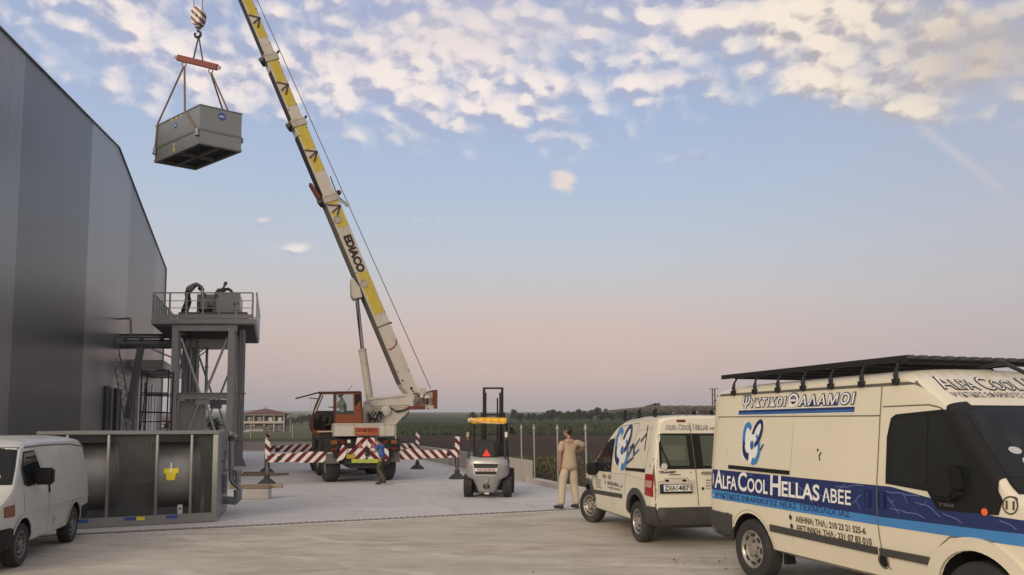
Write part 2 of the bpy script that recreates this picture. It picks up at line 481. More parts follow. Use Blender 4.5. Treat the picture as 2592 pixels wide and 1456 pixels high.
az_ = T.m('DIVIDE', gx, T.m('MAXIMUM', gy, 1.0))
cc = T.mix(T.ss(az_, -.26, -.17), grass, cR)
vor = T.node('ShaderNodeTexVoronoi'); T.put(vor.inputs['Vector'], T.vm('MULTIPLY', co, (1, .45, 0))); vor.inputs['Scale'].default_value = .006
patch = T.mix(T.sep(vor.outputs['Color'])[0], (.05, .065, .03), (.15, .135, .085))
patch = T.mix(T.ss(T.noise(co, .012, 5, .7), .5, .62), patch, (.025, .035, .02))
cc = T.mix(T.ss(gy, 330, 520), cc, patch)
T.put(b.inputs['Base Color'], cc); b.inputs['Roughness'].default_value = .95; b.inputs['Specular IOR Level'].default_value = .1
bn = T.node('ShaderNodeBump'); bn.inputs['Strength'].default_value = .9; bn.inputs['Distance'].default_value = .12
T.put(bn.inputs['Height'], T.m('ADD', nfine, T.noise(co, 1.6, 3))); T.l.new(bn.outputs[0], b.inputs['Normal'])
tag(g.build('ground', gm, smooth=True), kind='structure')

# the drain line parts the pale concrete yard from the dusty apron in front
DA, DB = gp(204, 1352), gp(1467, 1288)
DU = (DB - DA).normalized(); DV = V((-DU.y, DU.x, 0))
def dline(t, off=0.0, z_=0.0):
    p = DA + DU * t + DV * off; return V((p.x, p.y, z_))
tK = 0.0
while dline(tK).x < xkerb(dline(tK).y): tK += .05
def concrete(name, c1, c2, c3, streak, sc=1.0, rough=.85, tracks=()):
    m_ = bpy.data.materials.new(name); m_.use_nodes = True
    T = NT(m_.node_tree); b = T.n['Principled BSDF']
    co = T.node('ShaderNodeTexCoord').outputs['Object']
    rot = T.node('ShaderNodeMapping'); T.put(rot.inputs[0], co); rot.inputs['Rotation'].default_value = (0, 0, R(-22)); rot.inputs['Scale'].default_value = (.62, 1.2, 1)
    st = T.noise(rot.outputs[0], .9 * sc, 6, .6); st2 = T.noise(rot.outputs[0], 3.2 * sc, 5, .62)
    rot2 = T.node('ShaderNodeMapping'); T.put(rot2.inputs[0], co); rot2.inputs['Rotation'].default_value = (0, 0, R(35)); rot2.inputs['Scale'].default_value = (.4, 1.9, 1)
    st3 = T.noise(rot2.outputs[0], 1.3 * sc, 4, .55)
    fine = T.noise(co, 26, 5, .7); big = T.noise(co, .35, 4, .55)
    f = T.m('ADD', T.m('MULTIPLY', st, .45), T.m('ADD', T.m('MULTIPLY', st2, .3), T.m('MULTIPLY', st3, .25)))
    f = T.ss(f, .5 - streak, .5 + streak)
    c = T.mix(f, c1, c2)
    c = T.mix(T.m('MULTIPLY', T.ss(big, .42, .68), .75), c, c3)
    k = T.m('ADD', T.m('MULTIPLY', T.m('SUBTRACT', fine, .5), .34), 1.0)
    c = T.mix(1.0, c, T.comb(k, k, k), 'MULTIPLY')
    # curved tracks left by turning wheels, and spills
    wob = T.m('MULTIPLY', T.m('SUBTRACT', T.noise(co, .5, 3, .6), .5), 1.1); brk = T.ss(T.noise(co, 1.7, 5, .7), .42, .62)
    for (cx, cy, r0, amt) in tracks:
        dd_ = T.m('ABSOLUTE', T.m('SUBTRACT', T.m('ADD', T.vm('DISTANCE', co, (cx, cy, 0)), wob), r0))
        tr_ = T.m('MULTIPLY', T.m('MULTIPLY', T.m('SUBTRACT', 1.0, T.ss(dd_, .06, .20)), brk), abs(amt))
        c = T.mix(tr_, c, (.62, .58, .51) if amt > 0 else (.22, .195, .175))
    spot = T.ss(T.noise(co, 2.3, 6, .72), .64, .74)
    c = T.mix(T.m('MULTIPLY', spot, .3), c, (.10, .085, .07))
    T.put(b.inputs['Base Color'], c); b.inputs['Roughness'].default_value = rough; b.inputs['Specular IOR Level'].default_value = .25
    bn = T.node('ShaderNodeBump'); bn.inputs['Strength'].default_value = .35; bn.inputs['Distance'].default_value = .012
    T.put(bn.inputs['Height'], T.m('ADD', T.m('MULTIPLY', st2, 2.0), T.noise(co, 30, 5, .7))); T.l.new(bn.outputs[0], b.inputs['Normal'])
    return m_
yard_m = concrete('yard_concrete', (.42, .40, .39), (.53, .51, .50), (.46, .44, .435), .17, tracks=((22, 30, 24.5, -.35), (22, 30, 26.2, -.3), (-20, 14, 17.0, -.3), (-20, 14, 18.8, .3), (9, 48, 27, .35)))
apron_m = concrete('dusty_apron', (.34, .30, .245), (.50, .455, .385), (.42, .39, .34), .12, 1.25, .92, ((4, 21, 10.5, .5), (4, 21, 12.0, .5), (-9, 2, 9.5, .45), (-9, 2, 11.0, -.3), (0, 1, 8.2, .5), (0, 1, 9.7, -.25), (10, 4, 9.0, .4)))
WB = -22.5 + .2956 * 52
def xwall(Y): return -22.5 + .2956 * (52 - Y)
def wall_p(Y, z_=0.0, out=0.0): return V((xwall(Y) + .959 * out, Y + .283 * out, z_))
y_ = MB()
P0, P1 = dline(-14, .27, -.002), dline(tK, .27, -.002)
y_.prism([P0, P1, V((xkerb(YFAR), YFAR, -.002)), V((-60, YFAR, -.002)), V((-60, P0.y, -.002))], (0, 0, -.12))
tag(y_.build('yard', yard_m), kind='structure')
y_ = MB()
Q0, Q1 = dline(-40, -.27, -.002), dline(tK + .3, -.27, -.002)
y_.prism([Q0, V((-45, -20, -.002)), V((30, -20, -.002)), V((30, 10, -.002)), V((xkerb(17) + .2, 17, -.002)), Q1], (0, 0, -.12))
tag(y_.build('apron', apron_m), kind='structure')
# drain channel with grating
galv = mat('grating_steel', (.22, .205, .19), .6, .4, .2, 20, .5)
kerbm = mat('kerb_concrete', (.46, .42, .39), .9, 0, .14, 3, .5, (.25, .22, .19), .3, 30)
dr = thing('drain_channel', 'long slotted steel drain grating set across the concrete yard', 'drain', dline(8))
f_ = MB()
f_.prism([dline(-3, -.27, -.12), dline(tK, -.27, -.12), dline(tK, -.17, -.12), dline(-3, -.17, -.12)], (0, 0, .123))
f_.prism([dline(-3, .17, -.12), dline(tK, .17, -.12), dline(tK, .27, -.12), dline(-3, .27, -.12)], (0, 0, .123))
f_.build('channel_edge', mat('drain_edge', (.50, .47, .44), .85, 0, .15, 6, .5), dr)
f_ = MB(); f_.prism([dline(-3, -.17, -.11), dline(tK, -.17, -.11), dline(tK, .17, -.11), dline(-3, .17, -.11)], (0, 0, .02))
f_.build('channel_bed', mat('drain_bed', (.02, .018, .016), .95), dr)
f_ = MB(); t = -2.98
while t < tK - .1:
    f_.prism([dline(t, -.168, -.03), dline(t + .05, -.168, -.03), dline(t + .05, .168, -.03), dline(t, .168, -.03)], (0, 0, .028)); t += .125
f_.prism([dline(-3, -.018, -.028), dline(tK, -.018, -.028), dline(tK, .018, -.028), dline(-3, .018, -.028)], (0, 0, .027))
f_.build('grating', galv, dr)
# kerb, low walls
kb = MB()
def kp(Y, off, z_): return V((xkerb(Y) + off * .96, Y + off * .28, z_))
kb.prism([kp(15.5, -.02, -.1), kp(26.7, -.02, -.1), kp(26.7, .33, -.1), kp(15.5, .33, -.1)], (0, 0, .24))
tag(kb.build('kerb', kerbm, bevel=.015), kind='structure')
wallm = mat('cast_concrete', (.36, .325, .30), .9, 0, .16, 1.2, .6, (.20, .17, .15), .3, 18, ds=.8)
lw = MB(); lw.prism([kp(26.7, .0, -.1), kp(YFAR, .0, -.1), kp(YFAR, .24, -.1), kp(26.7, .24, -.1)], (0, 0, .80))
tag(lw.build('retaining_wall', wallm, bevel=.012), 'low grey concrete wall running back from the fence posts behind the forklift', 'wall')
lw = MB(); lw.prism([V((-60, YFAR + .6, -.1)), V((xkerb(YFAR) + .2, YFAR - .05, -.1)), V((xkerb(YFAR) + .2, YFAR + .2, -.1)), V((-60, YFAR + .85, -.1))], (0, 0, .80))
tag(lw.build('retaining_wall', wallm, bevel=.012), 'low grey concrete wall along the far end of the yard in front of the grass', 'wall')
ys = MB(); ys.prism([V((-60, YFAR - .25, .0)), V((xkerb(YFAR), YFAR - .75, .0)), V((xkerb(YFAR), YFAR - .05, .0)), V((-60, YFAR + .55, .0))], (0, 0, .06))
tag(ys.build('kerb', mat('white_kerb', (.6, .58, .56), .8)), kind='structure')
# fence posts on the kerb
postm = mat('galvanised_post', (.30, .30, .29), .55, .5, .15, 10, .3, (.25, .24, .22))
def make_post():
    r_ = thing('fence_post', 'x', 'fence post', (0, 0, 0), 0, 'fence posts standing along the kerb')
    m_ = MB(); m_.tube([(0, 0, 0), (0, 0, 1.58)], .027, 10); m_.build('post', postm, r_, smooth=True, local=True)
    m_ = MB(); m_.lathe((0, 0, 1.58), (0, 0, 1), [(.05, 0), (.055, .03), (.05, .05), (.03, .09), (.034, .12), (.0, .17)], 10); m_.build('finial', postm, r_, smooth=True, local=True)
    m_ = MB(); m_.box((0, 0, .006), (.14, .14, .012)); m_.build('base_plate', postm, r_, local=True)
    return r_
pp_ = make_post(); first = True
for px, lab in ((1321, 'bare metal fence post at the end of the low concrete wall, leftmost of the row'), (1353, 'bare metal fence post second from the left, just right of the wall end'),
                (1412, 'bare metal fence post directly left of the man in beige'), (1485, 'bare metal fence post behind the raised elbow of the man in beige')):
    k_ = (px - 1296) / F
    Y = (.34 + .29 * 27.1 + .16) / (k_ + .29)
    o = pp_ if first else copy_tree(pp_); first = False
    o.location = (xkerb(Y) + .16, Y + .04, .14); o.rotation_euler = (R(random.uniform(-.6, .6)), R(random.uniform(-1.4, .2)), R(random.uniform(0, 90)))
    o['label'] = lab

# ---------------------------------------------------------------- industrial building
def panel_mat():
    m_ = bpy.data.materials.new('metal_cladding'); m_.use_nodes = True
    T = NT(m_.node_tree); b = T.n['Principled BSDF']
    co = T.node('ShaderNodeTexCoord').outputs['Object']
    sx = T.vm('DOT_PRODUCT', co, (.283, -.959, 0))
    micro = T.m('FRACT', T.m('DIVIDE', sx, .10)); seam = T.m('FRACT', T.m('DIVIDE', sx, 1.0))
    rib = T.ss(T.m('ABSOLUTE', T.m('SUBTRACT', micro, .5)), .1, .4)
    cell = T.node('ShaderNodeTexWhiteNoise', noise_dimensions='1D'); T.put(cell.inputs['W'], T.m('FLOOR', T.m('DIVIDE', sx, 1.0)))
    vst = T.noise(T.vm('MULTIPLY', co, (1, 1, .05)), 3.0, 5, .65)
    k = T.m('ADD', .86, T.m('ADD', T.m('MULTIPLY', cell.outputs[0], .07), T.m('MULTIPLY', vst, .24)))
    att = T.node('ShaderNodeAttribute', attribute_name='tone')
    c = T.mix(1.0, T.mix(att.outputs['Fac'], (.045, .046, .050), (.36, .36, .37)), T.comb(k, k, k), 'MULTIPLY')
    c = T.mix(T.ss(T.m('ABSOLUTE', T.m('SUBTRACT', seam, .5)), .492, .497), c, (.05, .05, .055))
    T.put(b.inputs['Base Color'], c); b.inputs['Metallic'].default_value = .65; b.inputs['Roughness'].default_value = .32
    bn = T.node('ShaderNodeBump'); bn.inputs['Strength'].default_value = .5; bn.inputs['Distance'].default_value = .012
    T.put(bn.inputs['Height'], rib); T.l.new(bn.outputs[0], b.inputs['Normal'])
    return m_
BZ = [(18.6, 11.7), (35.3, 14.25), (52, 12.05)]
bld = thing('industrial_building', 'tall grey metal-clad industrial hall with a gabled end wall', 'building', (-25, 35, 0))
bays = [(18.6, .45), (21.9, .12), (30.2, .62), (38.7, .32), (47.6, .60), (52, None)]
m_ = MB(); tones = []
Ws = sorted(set([b_[0] for b_ in bays] + [35.3]))
for a, c_ in zip(Ws, Ws[1:]):
    tone = [t_ for y0, t_ in bays if y0 <= a][-1]
    zt = lambda Y: interp(Y, BZ)
    m_.add([wall_p(a, -.05), wall_p(c_, -.05), wall_p(c_, zt(c_)), wall_p(a, zt(a))], [(0, 1, 2, 3)]); tones.append(tone)
wo_ = m_.build('end_wall', panel_mat(), bld)
at_ = wo_.data.attributes.new('tone', 'FLOAT', 'FACE')
cen = [(p.center + V((-25, 35, 0))).y for p in wo_.data.polygons]
for k, cy in enumerate(cen): at_.data[k].value = [t_ for y0, t_ in bays if y0 <= cy][-1]
dark_trim = mat('dark_trim', (.05, .052, .056), .5, .3)
side = MB(); bk = V((-.959, -.283, 0)) * 40
side.add([wall_p(52, -.05), wall_p(52, 12.05), wall_p(52, 12.05) + bk, wall_p(52, -.05) + bk], [(0, 1, 2, 3)])
side.add([wall_p(18.6, -.05), wall_p(18.6, 11.7), wall_p(18.6, 11.7) + bk, wall_p(18.6, -.05) + bk], [(0, 1, 2, 3)])
side.build('side_walls', mat('plain_cladding', (.2, .2, .21), .4, .4), bld)
rf = MB()
for (a, za), (c_, zc) in zip(BZ, BZ[1:]): rf.add([wall_p(a, za + .02), wall_p(c_, zc + .02), wall_p(c_, zc + .02) + bk, wall_p(a, za + .02) + bk], [(0, 1, 2, 3)])
rf.build('roof', mat('roof_sheet', (.2, .2, .21), .5, .3), bld)
tr = MB()
for (a, za), (c_, zc) in zip(BZ, BZ[1:]): tr.beam(wall_p(a, za + .0, .03), wall_p(c_, zc + .0, .03), .06, .03)
tr.beam(wall_p(52, 0, .02), wall_p(52, 12.05, .02), .08, .08, (0, 1, 0))
tr.build('roof_trim', mat('trim_grey', (.26, .26, .27), .45, .4), bld)
for a, c_ in ((34.3, 35.1), (36.6, 37.5)):
    dd = MB(); dd.prism([wall_p(a, 0, .0), wall_p(c_, 0, .0), wall_p(c_, 3.4, .0), wall_p(a, 3.4, .0)], V((.959, .283, 0)) * .08)
    dp = dd.build('door', mat('door_dark', (.012, .012, .013), .5), bld)
    ff = MB()
    for yy_ in (a - .06, c_ + .06): ff.beam(wall_p(yy_, 0, .05), wall_p(yy_, 3.5, .05), .12, .1, (0, 1, 0))
    ff.beam(wall_p(a - .12, 3.47, .05), wall_p(c_ + .12, 3.47, .05), .1, .12); ff.build('door_frame', dark_trim, dp)
whitep = mat('white_frame', (.78, .77, .75), .45)
for a, c_ in ((42.1, 43.4), (44.6, 46.0), (46.9, 48.3)):
    dd = MB(); dd.prism([wall_p(a, 0, .01), wall_p(c_, 0, .01), wall_p(c_, 4.1, .01), wall_p(a, 4.1, .01)], V((.959, .283, 0)) * .05)
    dp = dd.build('window', mat('pane_grey', (.16, .165, .17), .15), bld)
    ff = MB()
    for q in (0, .5, 1): ff.beam(wall_p(a + (c_ - a) * q, 0, .1), wall_p(a + (c_ - a) * q, 4.2, .1), .16 if q != .5 else .1, .14, (0, 1, 0))
    for z_ in (.9, 2.1, 3.6, 4.15): ff.beam(wall_p(a, z_, .1), wall_p(c_, z_, .1), .1, .12)
    ff.prism([wall_p(a, 3.62, .07), wall_p(c_, 3.62, .07), wall_p(c_, 4.1, .07), wall_p(a, 4.1, .07)], V((.959, .283, 0)) * .02)
    ff.build('window_frame', whitep, dp)
cn = MB(); cn.prism([wall_p(40.5, 4.75, .0), wall_p(49.5, 4.75, 0), wall_p(49.5, 4.75, 1.5), wall_p(40.5, 4.75, 1.5)], (0, 0, .42))
cn.build('canopy', mat('canopy_grey', (.42, .41, .40), .5), bld, bevel=.02)

# ---------------------------------------------------------------- grey steelwork
steel = mat('grey_steel', (.44, .44, .43), .5, .15, .1, 3, .25, (.09, .085, .08))
steel_d = mat('dark_steel', (.20, .20, .198), .55, .25, .12, 3)
steel_l = mat('light_grey_panel', (.30, .30, .295), .5, .1, .08, 2, .2)
galp = mat('galvanised_pipe', (.24, .245, .25), .42, .6, .1, 5)
TU, TV = V((1, 0, 0)), V((-.281, .96, 0)); TO = at(382, 900, 35.0); TO.z = 0
def tp(a, b_, z_): p = TO + TU * a + TV * b_; return V((p.x, p.y, z_))
TWID = 4.46; TLEN = 8.4; ZF = 6.34
xa = (445 - 382) / F * 35; xb = (588 - 382) / F * 35
tower = thing('platform_tower', 'grey steel tower carrying a railed work platform beside the hall', 'steel tower', tp(2, 3, 0))
for a, b_ in ((xa, 0), (xb, 0), (xa, TLEN), (xb, TLEN), (xb, 4.2), (xa, 4.2)):
    m_ = MB(); m_.ibeam(tp(a, b_, .02), tp(a, b_, ZF - .3), .27, .27)
    m_.box(tp(a, b_, .02), (.5, .5, .04)); m_.build('column', steel, tower)
for b_, z_ in ((0, 3.13), (TLEN, 3.1)):
    m_ = MB(); m_.ibeam(tp(xa + .14, b_, z_), tp(xb - .14, b_, z_), .2, .27); m_.build('cross_beam', steel, tower)
for b_ in (0, 4.2, TLEN):
    m_ = MB(); m_.ibeam(tp(xa - .2, b_, ZF - .22), tp(xb + .2, b_, ZF - .22), .2, .34); m_.build('floor_beam', steel, tower)
for a in (xa, xb):
    m_ = MB(); m_.ibeam(tp(a, .16, ZF - .23), tp(a, TLEN - .16, ZF - .23), .2, .3); m_.build('floor_beam', steel, tower)
    m_ = MB(); m_.ibeam(tp(a, .16, 3.1), tp(a, TLEN - .16, 3.1), .16, .2); m_.build('cross_beam', steel, tower)
xm = (xa + xb) / 2
for b_ in (-.02, TLEN):
    for s_ in (-1, 1):
        m_ = MB(); m_.tube([tp(xm + s_ * 1.0, b_, 5.62), tp(xm + s_ * .12, b_, 3.25)], .055, 8); m_.build('brace', steel, tower, smooth=True)
        m_ = MB(); m_.tube([tp(xm + s_ * .15, b_, 2.85), tp(xm + s_ * 1.05, b_, .2)], .05, 8); m_.build('brace', steel, tower, smooth=True)
    m_ = MB(); m_.box(tp(xm, b_, 3.0), (.62, .03, .5)); m_.build('gusset_plate', steel, tower)
for s_ in (xa, xb):
    for q in (.3, 4.4):
        m_ = MB(); m_.tube([tp(s_, q, 3.3), tp(s_, q + 3.6, 5.9)], .045, 8); m_.tube([tp(s_ + .05, q, 5.9), tp(s_ + .05, q + 3.6, 3.3)], .045, 8); m_.build('brace', steel, tower, smooth=True)
# deck
m_ = MB(); m_.obox(tp(0, 0, ZF - .03), TU * TWID, TV * TLEN, (0, 0, .05))
k = 0
while k < TLEN: m_.beam(tp(.02, k, ZF - .09), tp(TWID - .02, k, ZF - .09), .06, .1); k += .42
m_.build('deck', steel_d, tower)
m_ = MB()
m_.beam(tp(0, -.04, ZF + .03), tp(TWID, -.04, ZF + .03), .08, .22); m_.beam(tp(TWID, 0, ZF + .03), tp(TWID, TLEN, ZF + .03), .08, .22)
m_.beam(tp(0, 0, ZF + .03), tp(0, TLEN, ZF + .03), .08, .22); m_.build('edge_beam', steel, tower)
m_ = MB(); m_.obox(tp(.05, -.02, ZF + .17), TU * (TWID - .1), TV * .012, (0, 0, .17)); m_.build('toe_board', steel, tower)
zr = ZF + 1.28
def rail(p, q, nposts, name='railing', skip=()):
    fr = MB(); fr.beam(p + V((0, 0, zr - ZF)), q + V((0, 0, zr - ZF)), .06, .05)
    for h in (.62, .93): fr.tube([p + V((0, 0, h)), q + V((0, 0, h))], .018, 6)
    pr = fr.build('handrail', steel, tower)
    for k in range(nposts):
        e = p.lerp(q, k / (nposts - 1)); mm = MB(); mm.beam(e, e + V((0, 0, zr - ZF - .03)), .07, .05, (0, 1, 0)); mm.build('rail_post', steel, pr)
rail(tp(0.03, -.03, ZF), tp(TWID - .1, -.03, ZF), 7)
rail(tp(0.03, .3, ZF), tp(0.03, TLEN, ZF), 11)
rail(tp(0.3, TLEN, ZF), tp(TWID - .1, TLEN, ZF), 6)
m_ = MB(); m_.obox(tp(TWID + .05, .05, ZF + .05), TV * (TLEN - .1), TU * .02, (0, 0, 1.2)); m_.beam(tp(TWID + .06, 0, zr), tp(TWID + .06, TLEN, zr), .06, .06); m_.build('side_panel', steel, tower)
m_ = MB(); m_.obox(tp(1.0, 1.1, ZF + .03), TU * 3.1, TV * 4.6, (0, 0, .56)); m_.build('plinth_frame', steel_d, tower)
# tray and pipes hung below the deck
m_ = MB(); m_.obox(tp(1.35, 1.2, ZF - .95), TU * 1.9, TV * 1.6, (0, 0, .32)); m_.build('drip_tray', steel, tower, bevel=.02)
for a, b_, r_ in ((1.62, 1.0, .055), (1.9, 1.25, .09), (2.25, 2.2, .06), (1.42, 2.6, .05)):
    m_ = MB(); m_.tube([tp(a, b_, 2.4), tp(a, b_, 5.6), tp(a + .02, b_ + .1, 5.75), tp(a + .3, b_ + .5, 5.8)], r_, 10)
    for z_ in (3.3, 4.5): m_.lathe(tp(a, b_, z_), (0, 0, 1), [(r_ + .035, 0), (r_ + .035, .05)], 12)
    m_.build('pipe', galp, tower, smooth=True)
for px_, b_, r_ in ((600, .35, .05), (606, .55, .04), (611, .2, .05)):
    a = (px_ - 382) / F * (35 + b_) - (-.281 * b_)
    m_ = MB(); m_.tube([tp(a, b_, .3), tp(a, b_, ZF - .3)], r_, 8)
    for z_ in (1.2, 3.25): m_.box(tp(a, b_, z_), (.2, .12, .05))
    m_.build('pipe', steel_d, tower, smooth=True)
m_ = MB(); m_.prism([tp(xb + .1, .0, .1), tp(xb + .75, .0, .1), tp(xb + .1, .0, 1.6)], TV * .05); m_.build('foot_bracket', steel_d, tower)
# cabinet under the cross beam
cb = thing('equipment_cabinet', 'tall pale grey equipment cabinet under the steel tower', 'cabinet', tp(2.0, .6, 0))
a0 = (449 - 382) / F * 35; a1 = (516 - 382) / F * 35
m_ = MB(); m_.obox(tp(a0 + .1, .22, .02), TU * (a1 - a0), TV * .9, (0, 0, 2.9)); m_.build('housing', mat('cabinet_grey', (.36, .355, .34), .5, .05, .06, 2, .2), cb, bevel=.02)
m_ = MB(); m_.obox(tp(a0 + .18, .2, .25), TU * (a1 - a0 - .16), TV * .02, (0, 0, 2.5)); dd = m_.build('door', mat('cabinet_door', (.38, .375, .36), .5, .05, .06, 2), cb, bevel=.008)
m_ = MB(); m_.box(tp(a1 - .1, .18, 1.4), (.03, .03, .14)); m_.build('handle', dark_trim, dd)

# pipe bridge from the hall to the tower
pbx0 = at(288, 900, 36.6); pbx0.z = 0
br = thing('pipe_bridge', 'grey pipe bridge running from the hall to the steel tower', 'pipe bridge', pbx0)
def bp_(px, py, Y=36.9): return at(px, py, Y)
def bar(name, pts, r_, m__=galp, n=8):
    m_ = MB(); m_.tube(pts, r_, n); return m_.build(name, m__, br, smooth=True)
bar('pipe', [bp_(286, 854), bp_(484, 854), bp_(488, 858), bp_(488, 880), bp_(488, 985)], .065)
bar('pipe', [bp_(286, 872), bp_(520, 871)], .12)
bar('pipe', [bp_(286, 862, 37.6), bp_(470, 862, 37.6)], .05, steel_d)
m_ = MB(); m_.ibeam(bp_(286, 848.5, 37.3), bp_(425, 848.5, 37.3), .2, .1); m_.build('girder', steel_d, br)
m_ = MB(); m_.ibeam(bp_(286, 879, 37.3), bp_(530, 878, 37.3), .2, .16); m_.build('girder', steel, br)
for px in (318, 358, 410, 470): m_ = MB(); m_.beam(bp_(px, 850, 37.2), bp_(px, 880, 37.2), .16, .1, (0, 1, 0)); m_.build('pipe_rest', steel_d, br)
bar('brace', [bp_(378, 881), bp_(440, 907)], .035, steel); bar('brace', [bp_(534, 880), bp_(490, 912)], .03, steel); bar('brace', [bp_(520, 880), bp_(488, 905)], .03, steel)
m_ = MB()   # lattice leg
A_, B_ = bp_(281, 832, 36.4), bp_(331, 1092, 36.4); sd = V((.16, 0, .03))
m_.beam(A_ - sd, B_ - sd, .04, .05, (0, 1, 0)); m_.beam(A_ + sd, B_ + sd, .04, .05, (0, 1, 0))
for k in range(26): 
    e0 = A_.lerp(B_, k / 26); e1 = A_.lerp(B_, (k + 1) / 26)
    m_.beam(e0 + (sd if k % 2 else -sd), e1 + (-sd if k % 2 else sd), .025, .03, (0, 1, 0))
m_.build('lattice_leg', steel_d, br)
m_ = MB(); m_.beam(bp_(357, 878, 36.7), bp_(322, 1060, 36.7), .26, .2, (0, 1, 0)); m_.beam(bp_(354, 912, 36.6), bp_(330, 1000, 36.6), .12, .16, (0, 1, 0)); m_.build('leg', steel_d, br)
gr = MB()
gr.tube([bp_(291, 850, 36.5), bp_(291, 808, 36.5), bp_(329, 806, 36.5), bp_(331, 808, 36.5), bp_(331, 848, 36.5)], .05, 8); gr.tube([bp_(292, 807, 36.5), bp_(276, 797, 36.2), bp_(262, 797, 35.9)], .05, 8)
gr.build('guard_frame', galp, br, smooth=True)
# cable on the hall wall
# scaffold
scm = mat('rusty_scaffold', (.045, .028, .022), .75, .3, .3, 12, .5, (.12, .055, .03))
sc = thing('scaffold_frame', 'dark rusty scaffold frame standing between the hall and the tower', 'scaffold', gp(392, 1180))
YS = 32.5
for dY in (0, 1.3):
    Y = YS + dY
    k_ = YS / Y
    xl = lambda py: (359.5 + (938 - py) * .045)
    xr = lambda py: (428 + (938 - py) * .045)
    z0 = .03; pyb = 1080 + (EYE - z0) * F / YS
    def sp(px, py, Yq):
        p = at(px, py, YS); return V((p.x - .28 * (Yq - YS), Yq, p.z))
    for fx in (xl, xr):
        m_ = MB(); m_.tube([sp(fx(pyb), pyb, Y), sp(fx(938), 936, Y)], .03, 8); m_.build('standard', scm, sc, smooth=True)
    for py in (940, 949, 994, 999, 1043, 1067, 1120):
        m_ = MB(); m_.tube([sp(xl(py), py, Y), sp(xr(py), py + 1, Y)], .024, 6); m_.build('ledger', scm, sc, smooth=True)
m_ = MB()
for py in (941, 1067): 
    for fx in (xl, xr): m_.tube([sp(fx(py), py, YS), sp(fx(py), py, YS + 1.3)], .022, 6)
m_.tube([sp(xl(1120), 1120, YS), sp(xl(945), 945, YS + 1.3)], .02, 6)
m_.build('side_brace', scm, sc, smooth=True)
# small roof unit lying on the scaffold top
m_ = MB(); m_.obox(sp(396, 940, YS) , V((.36, 0, 0)), V((-.05, .5, 0)), (0, 0, .09)); tag(m_.build('toolbox', mat('toolbox', (.09, .085, .08), .6), bevel=.015), 'small dark box left on top of the scaffold frame', 'toolbox')
# ---------------------------------------------------------------- condensers
cond_m = mat('condenser_grey', (.22, .228, .235), .42, .35, .07, 2.5, .2, (.12, .115, .11))
cond_l = mat('condenser_frame', (.235, .235, .23), .42, .35, .07, 2.5, .2, (.15, .145, .14))
blue_e = mat('emblem_blue', (.03, .07, .28), .4); white_e = mat('emblem_white', (.75, .75, .75), .5)
yellow_s = mat('warning_yellow', (.75, .62, .02), .5)
def flat(parent, name, o, eu, ev, shp, m_, off=0.0):
    """flat artwork: 2-D shape laid on the plane o + x*eu + y*ev, lifted by off along its normal"""
    n = eu.cross(ev).normalized() * off
    b_ = MB(); b_.add([o + eu * p[0] + ev * p[1] + n for p in shp[0]], shp[1])
    return b_.build(name, m_, parent)
# lower fan section standing on the yard, front left
CR = gp(547, 1320); CU, CVv = V((.875, .485, 0)), V((-.25, .967, 0)); CL = 3.0; CH = 1.72; CD = 2.3
fs_ = thing('fan_section', 'long grey condenser fan section with mesh and fan bays standing on the yard', 'condenser', CR)
def cp(a, b_, z_): p = CR - CU * (CL - a) + CVv * b_; return V((p.x, p.y, z_))
m_ = MB(); m_.obox(cp(0, .75, .02), CU * CL, CVv * (CD - .75), (0, 0, CH - .02)); m_.obox(cp(0, .04, CH - .06), CU * CL, CVv * .71, (0, 0, .05))
m_.obox(cp(0, .04, .02), CU * CL, CVv * .71, (0, 0, .05)); m_.obox(cp(0, .04, .02), CU * .02, CVv * .71, (0, 0, CH - .04)); m_.obox(cp(CL - .02, .03, .02), CU * .025, CVv * (CD - .06), (0, 0, CH - .05))
m_.build('casing', cond_m, fs_)
m_ = MB(); mull = [0.03, .46, 1.12, 1.93, 2.53, 2.96]
m_.beam(cp(-.02, .0, CH - .03), cp(CL + .02, 0, CH - .03), .06, .06); m_.beam(cp(-.02, 0, .09), cp(CL + .02, 0, .09), .06, .17)
for a in mull: m_.beam(cp(a, .0, .12), cp(a, .0, CH - .07), .045 if a < 2.9 else .10, .05, (0, 1, 0))
m_.build('frame', cond_l, fs_, bevel=.006)
meshm = mat('wire_mesh', (.075, .077, .075), .6, .2)
for a, c_ in ((.06, .43), (1.155, 1.895), (2.565, 2.9)):
    m_ = MB(); k = a
    while k <= c_: m_.beam(cp(k, .05, .16), cp(k, .05, CH - .08), .006, .006, (0, 1, 0)); k += .023
    k = .18
    while k < CH - .08: m_.beam(cp(a, .05, k), cp(c_, .05, k), .006, .006); k += .023
    m_.build('mesh_guard', meshm, fs_)
for a, c_ in ((.49, 1.09), (1.965, 2.495)):
    m_ = MB(); m_.lathe(cp(a - .25, .74, .88), CU, [(.62, 0), (.62, c_ - a + .28)], 48); m_.build('fan_housing', mat('fan_drum', (.23, .23, .228), .38, .35, .05, 2), fs_, smooth=True)
m_ = MB(); m_.box(cp(1.5, .32, .80), (.9, .05, .07), Matrix.Rotation(math.atan2(CU.y, CU.x), 3, 'Z')); m_.box(cp(2.72, .3, .55), (.08, .06, 1.0)); m_.build('drive_shaft', cond_l, fs_)
m_ = MB(); m_.box(cp(2.34, .06, .24), (.09, .05, .2), Matrix.Rotation(math.atan2(CU.y, CU.x), 3, 'Z')); pl_ = m_.build('bearing_plate', mat('plate_light', (.5, .5, .49), .45), fs_, bevel=.01)
m_ = MB(); m_.lathe(cp(2.345, .03, .27), CVv, [(.02, 0), (.02, .004)], 12); m_.build('bore', dark_trim, pl_)
n_ = CU.cross(V((0, 0, 1)))
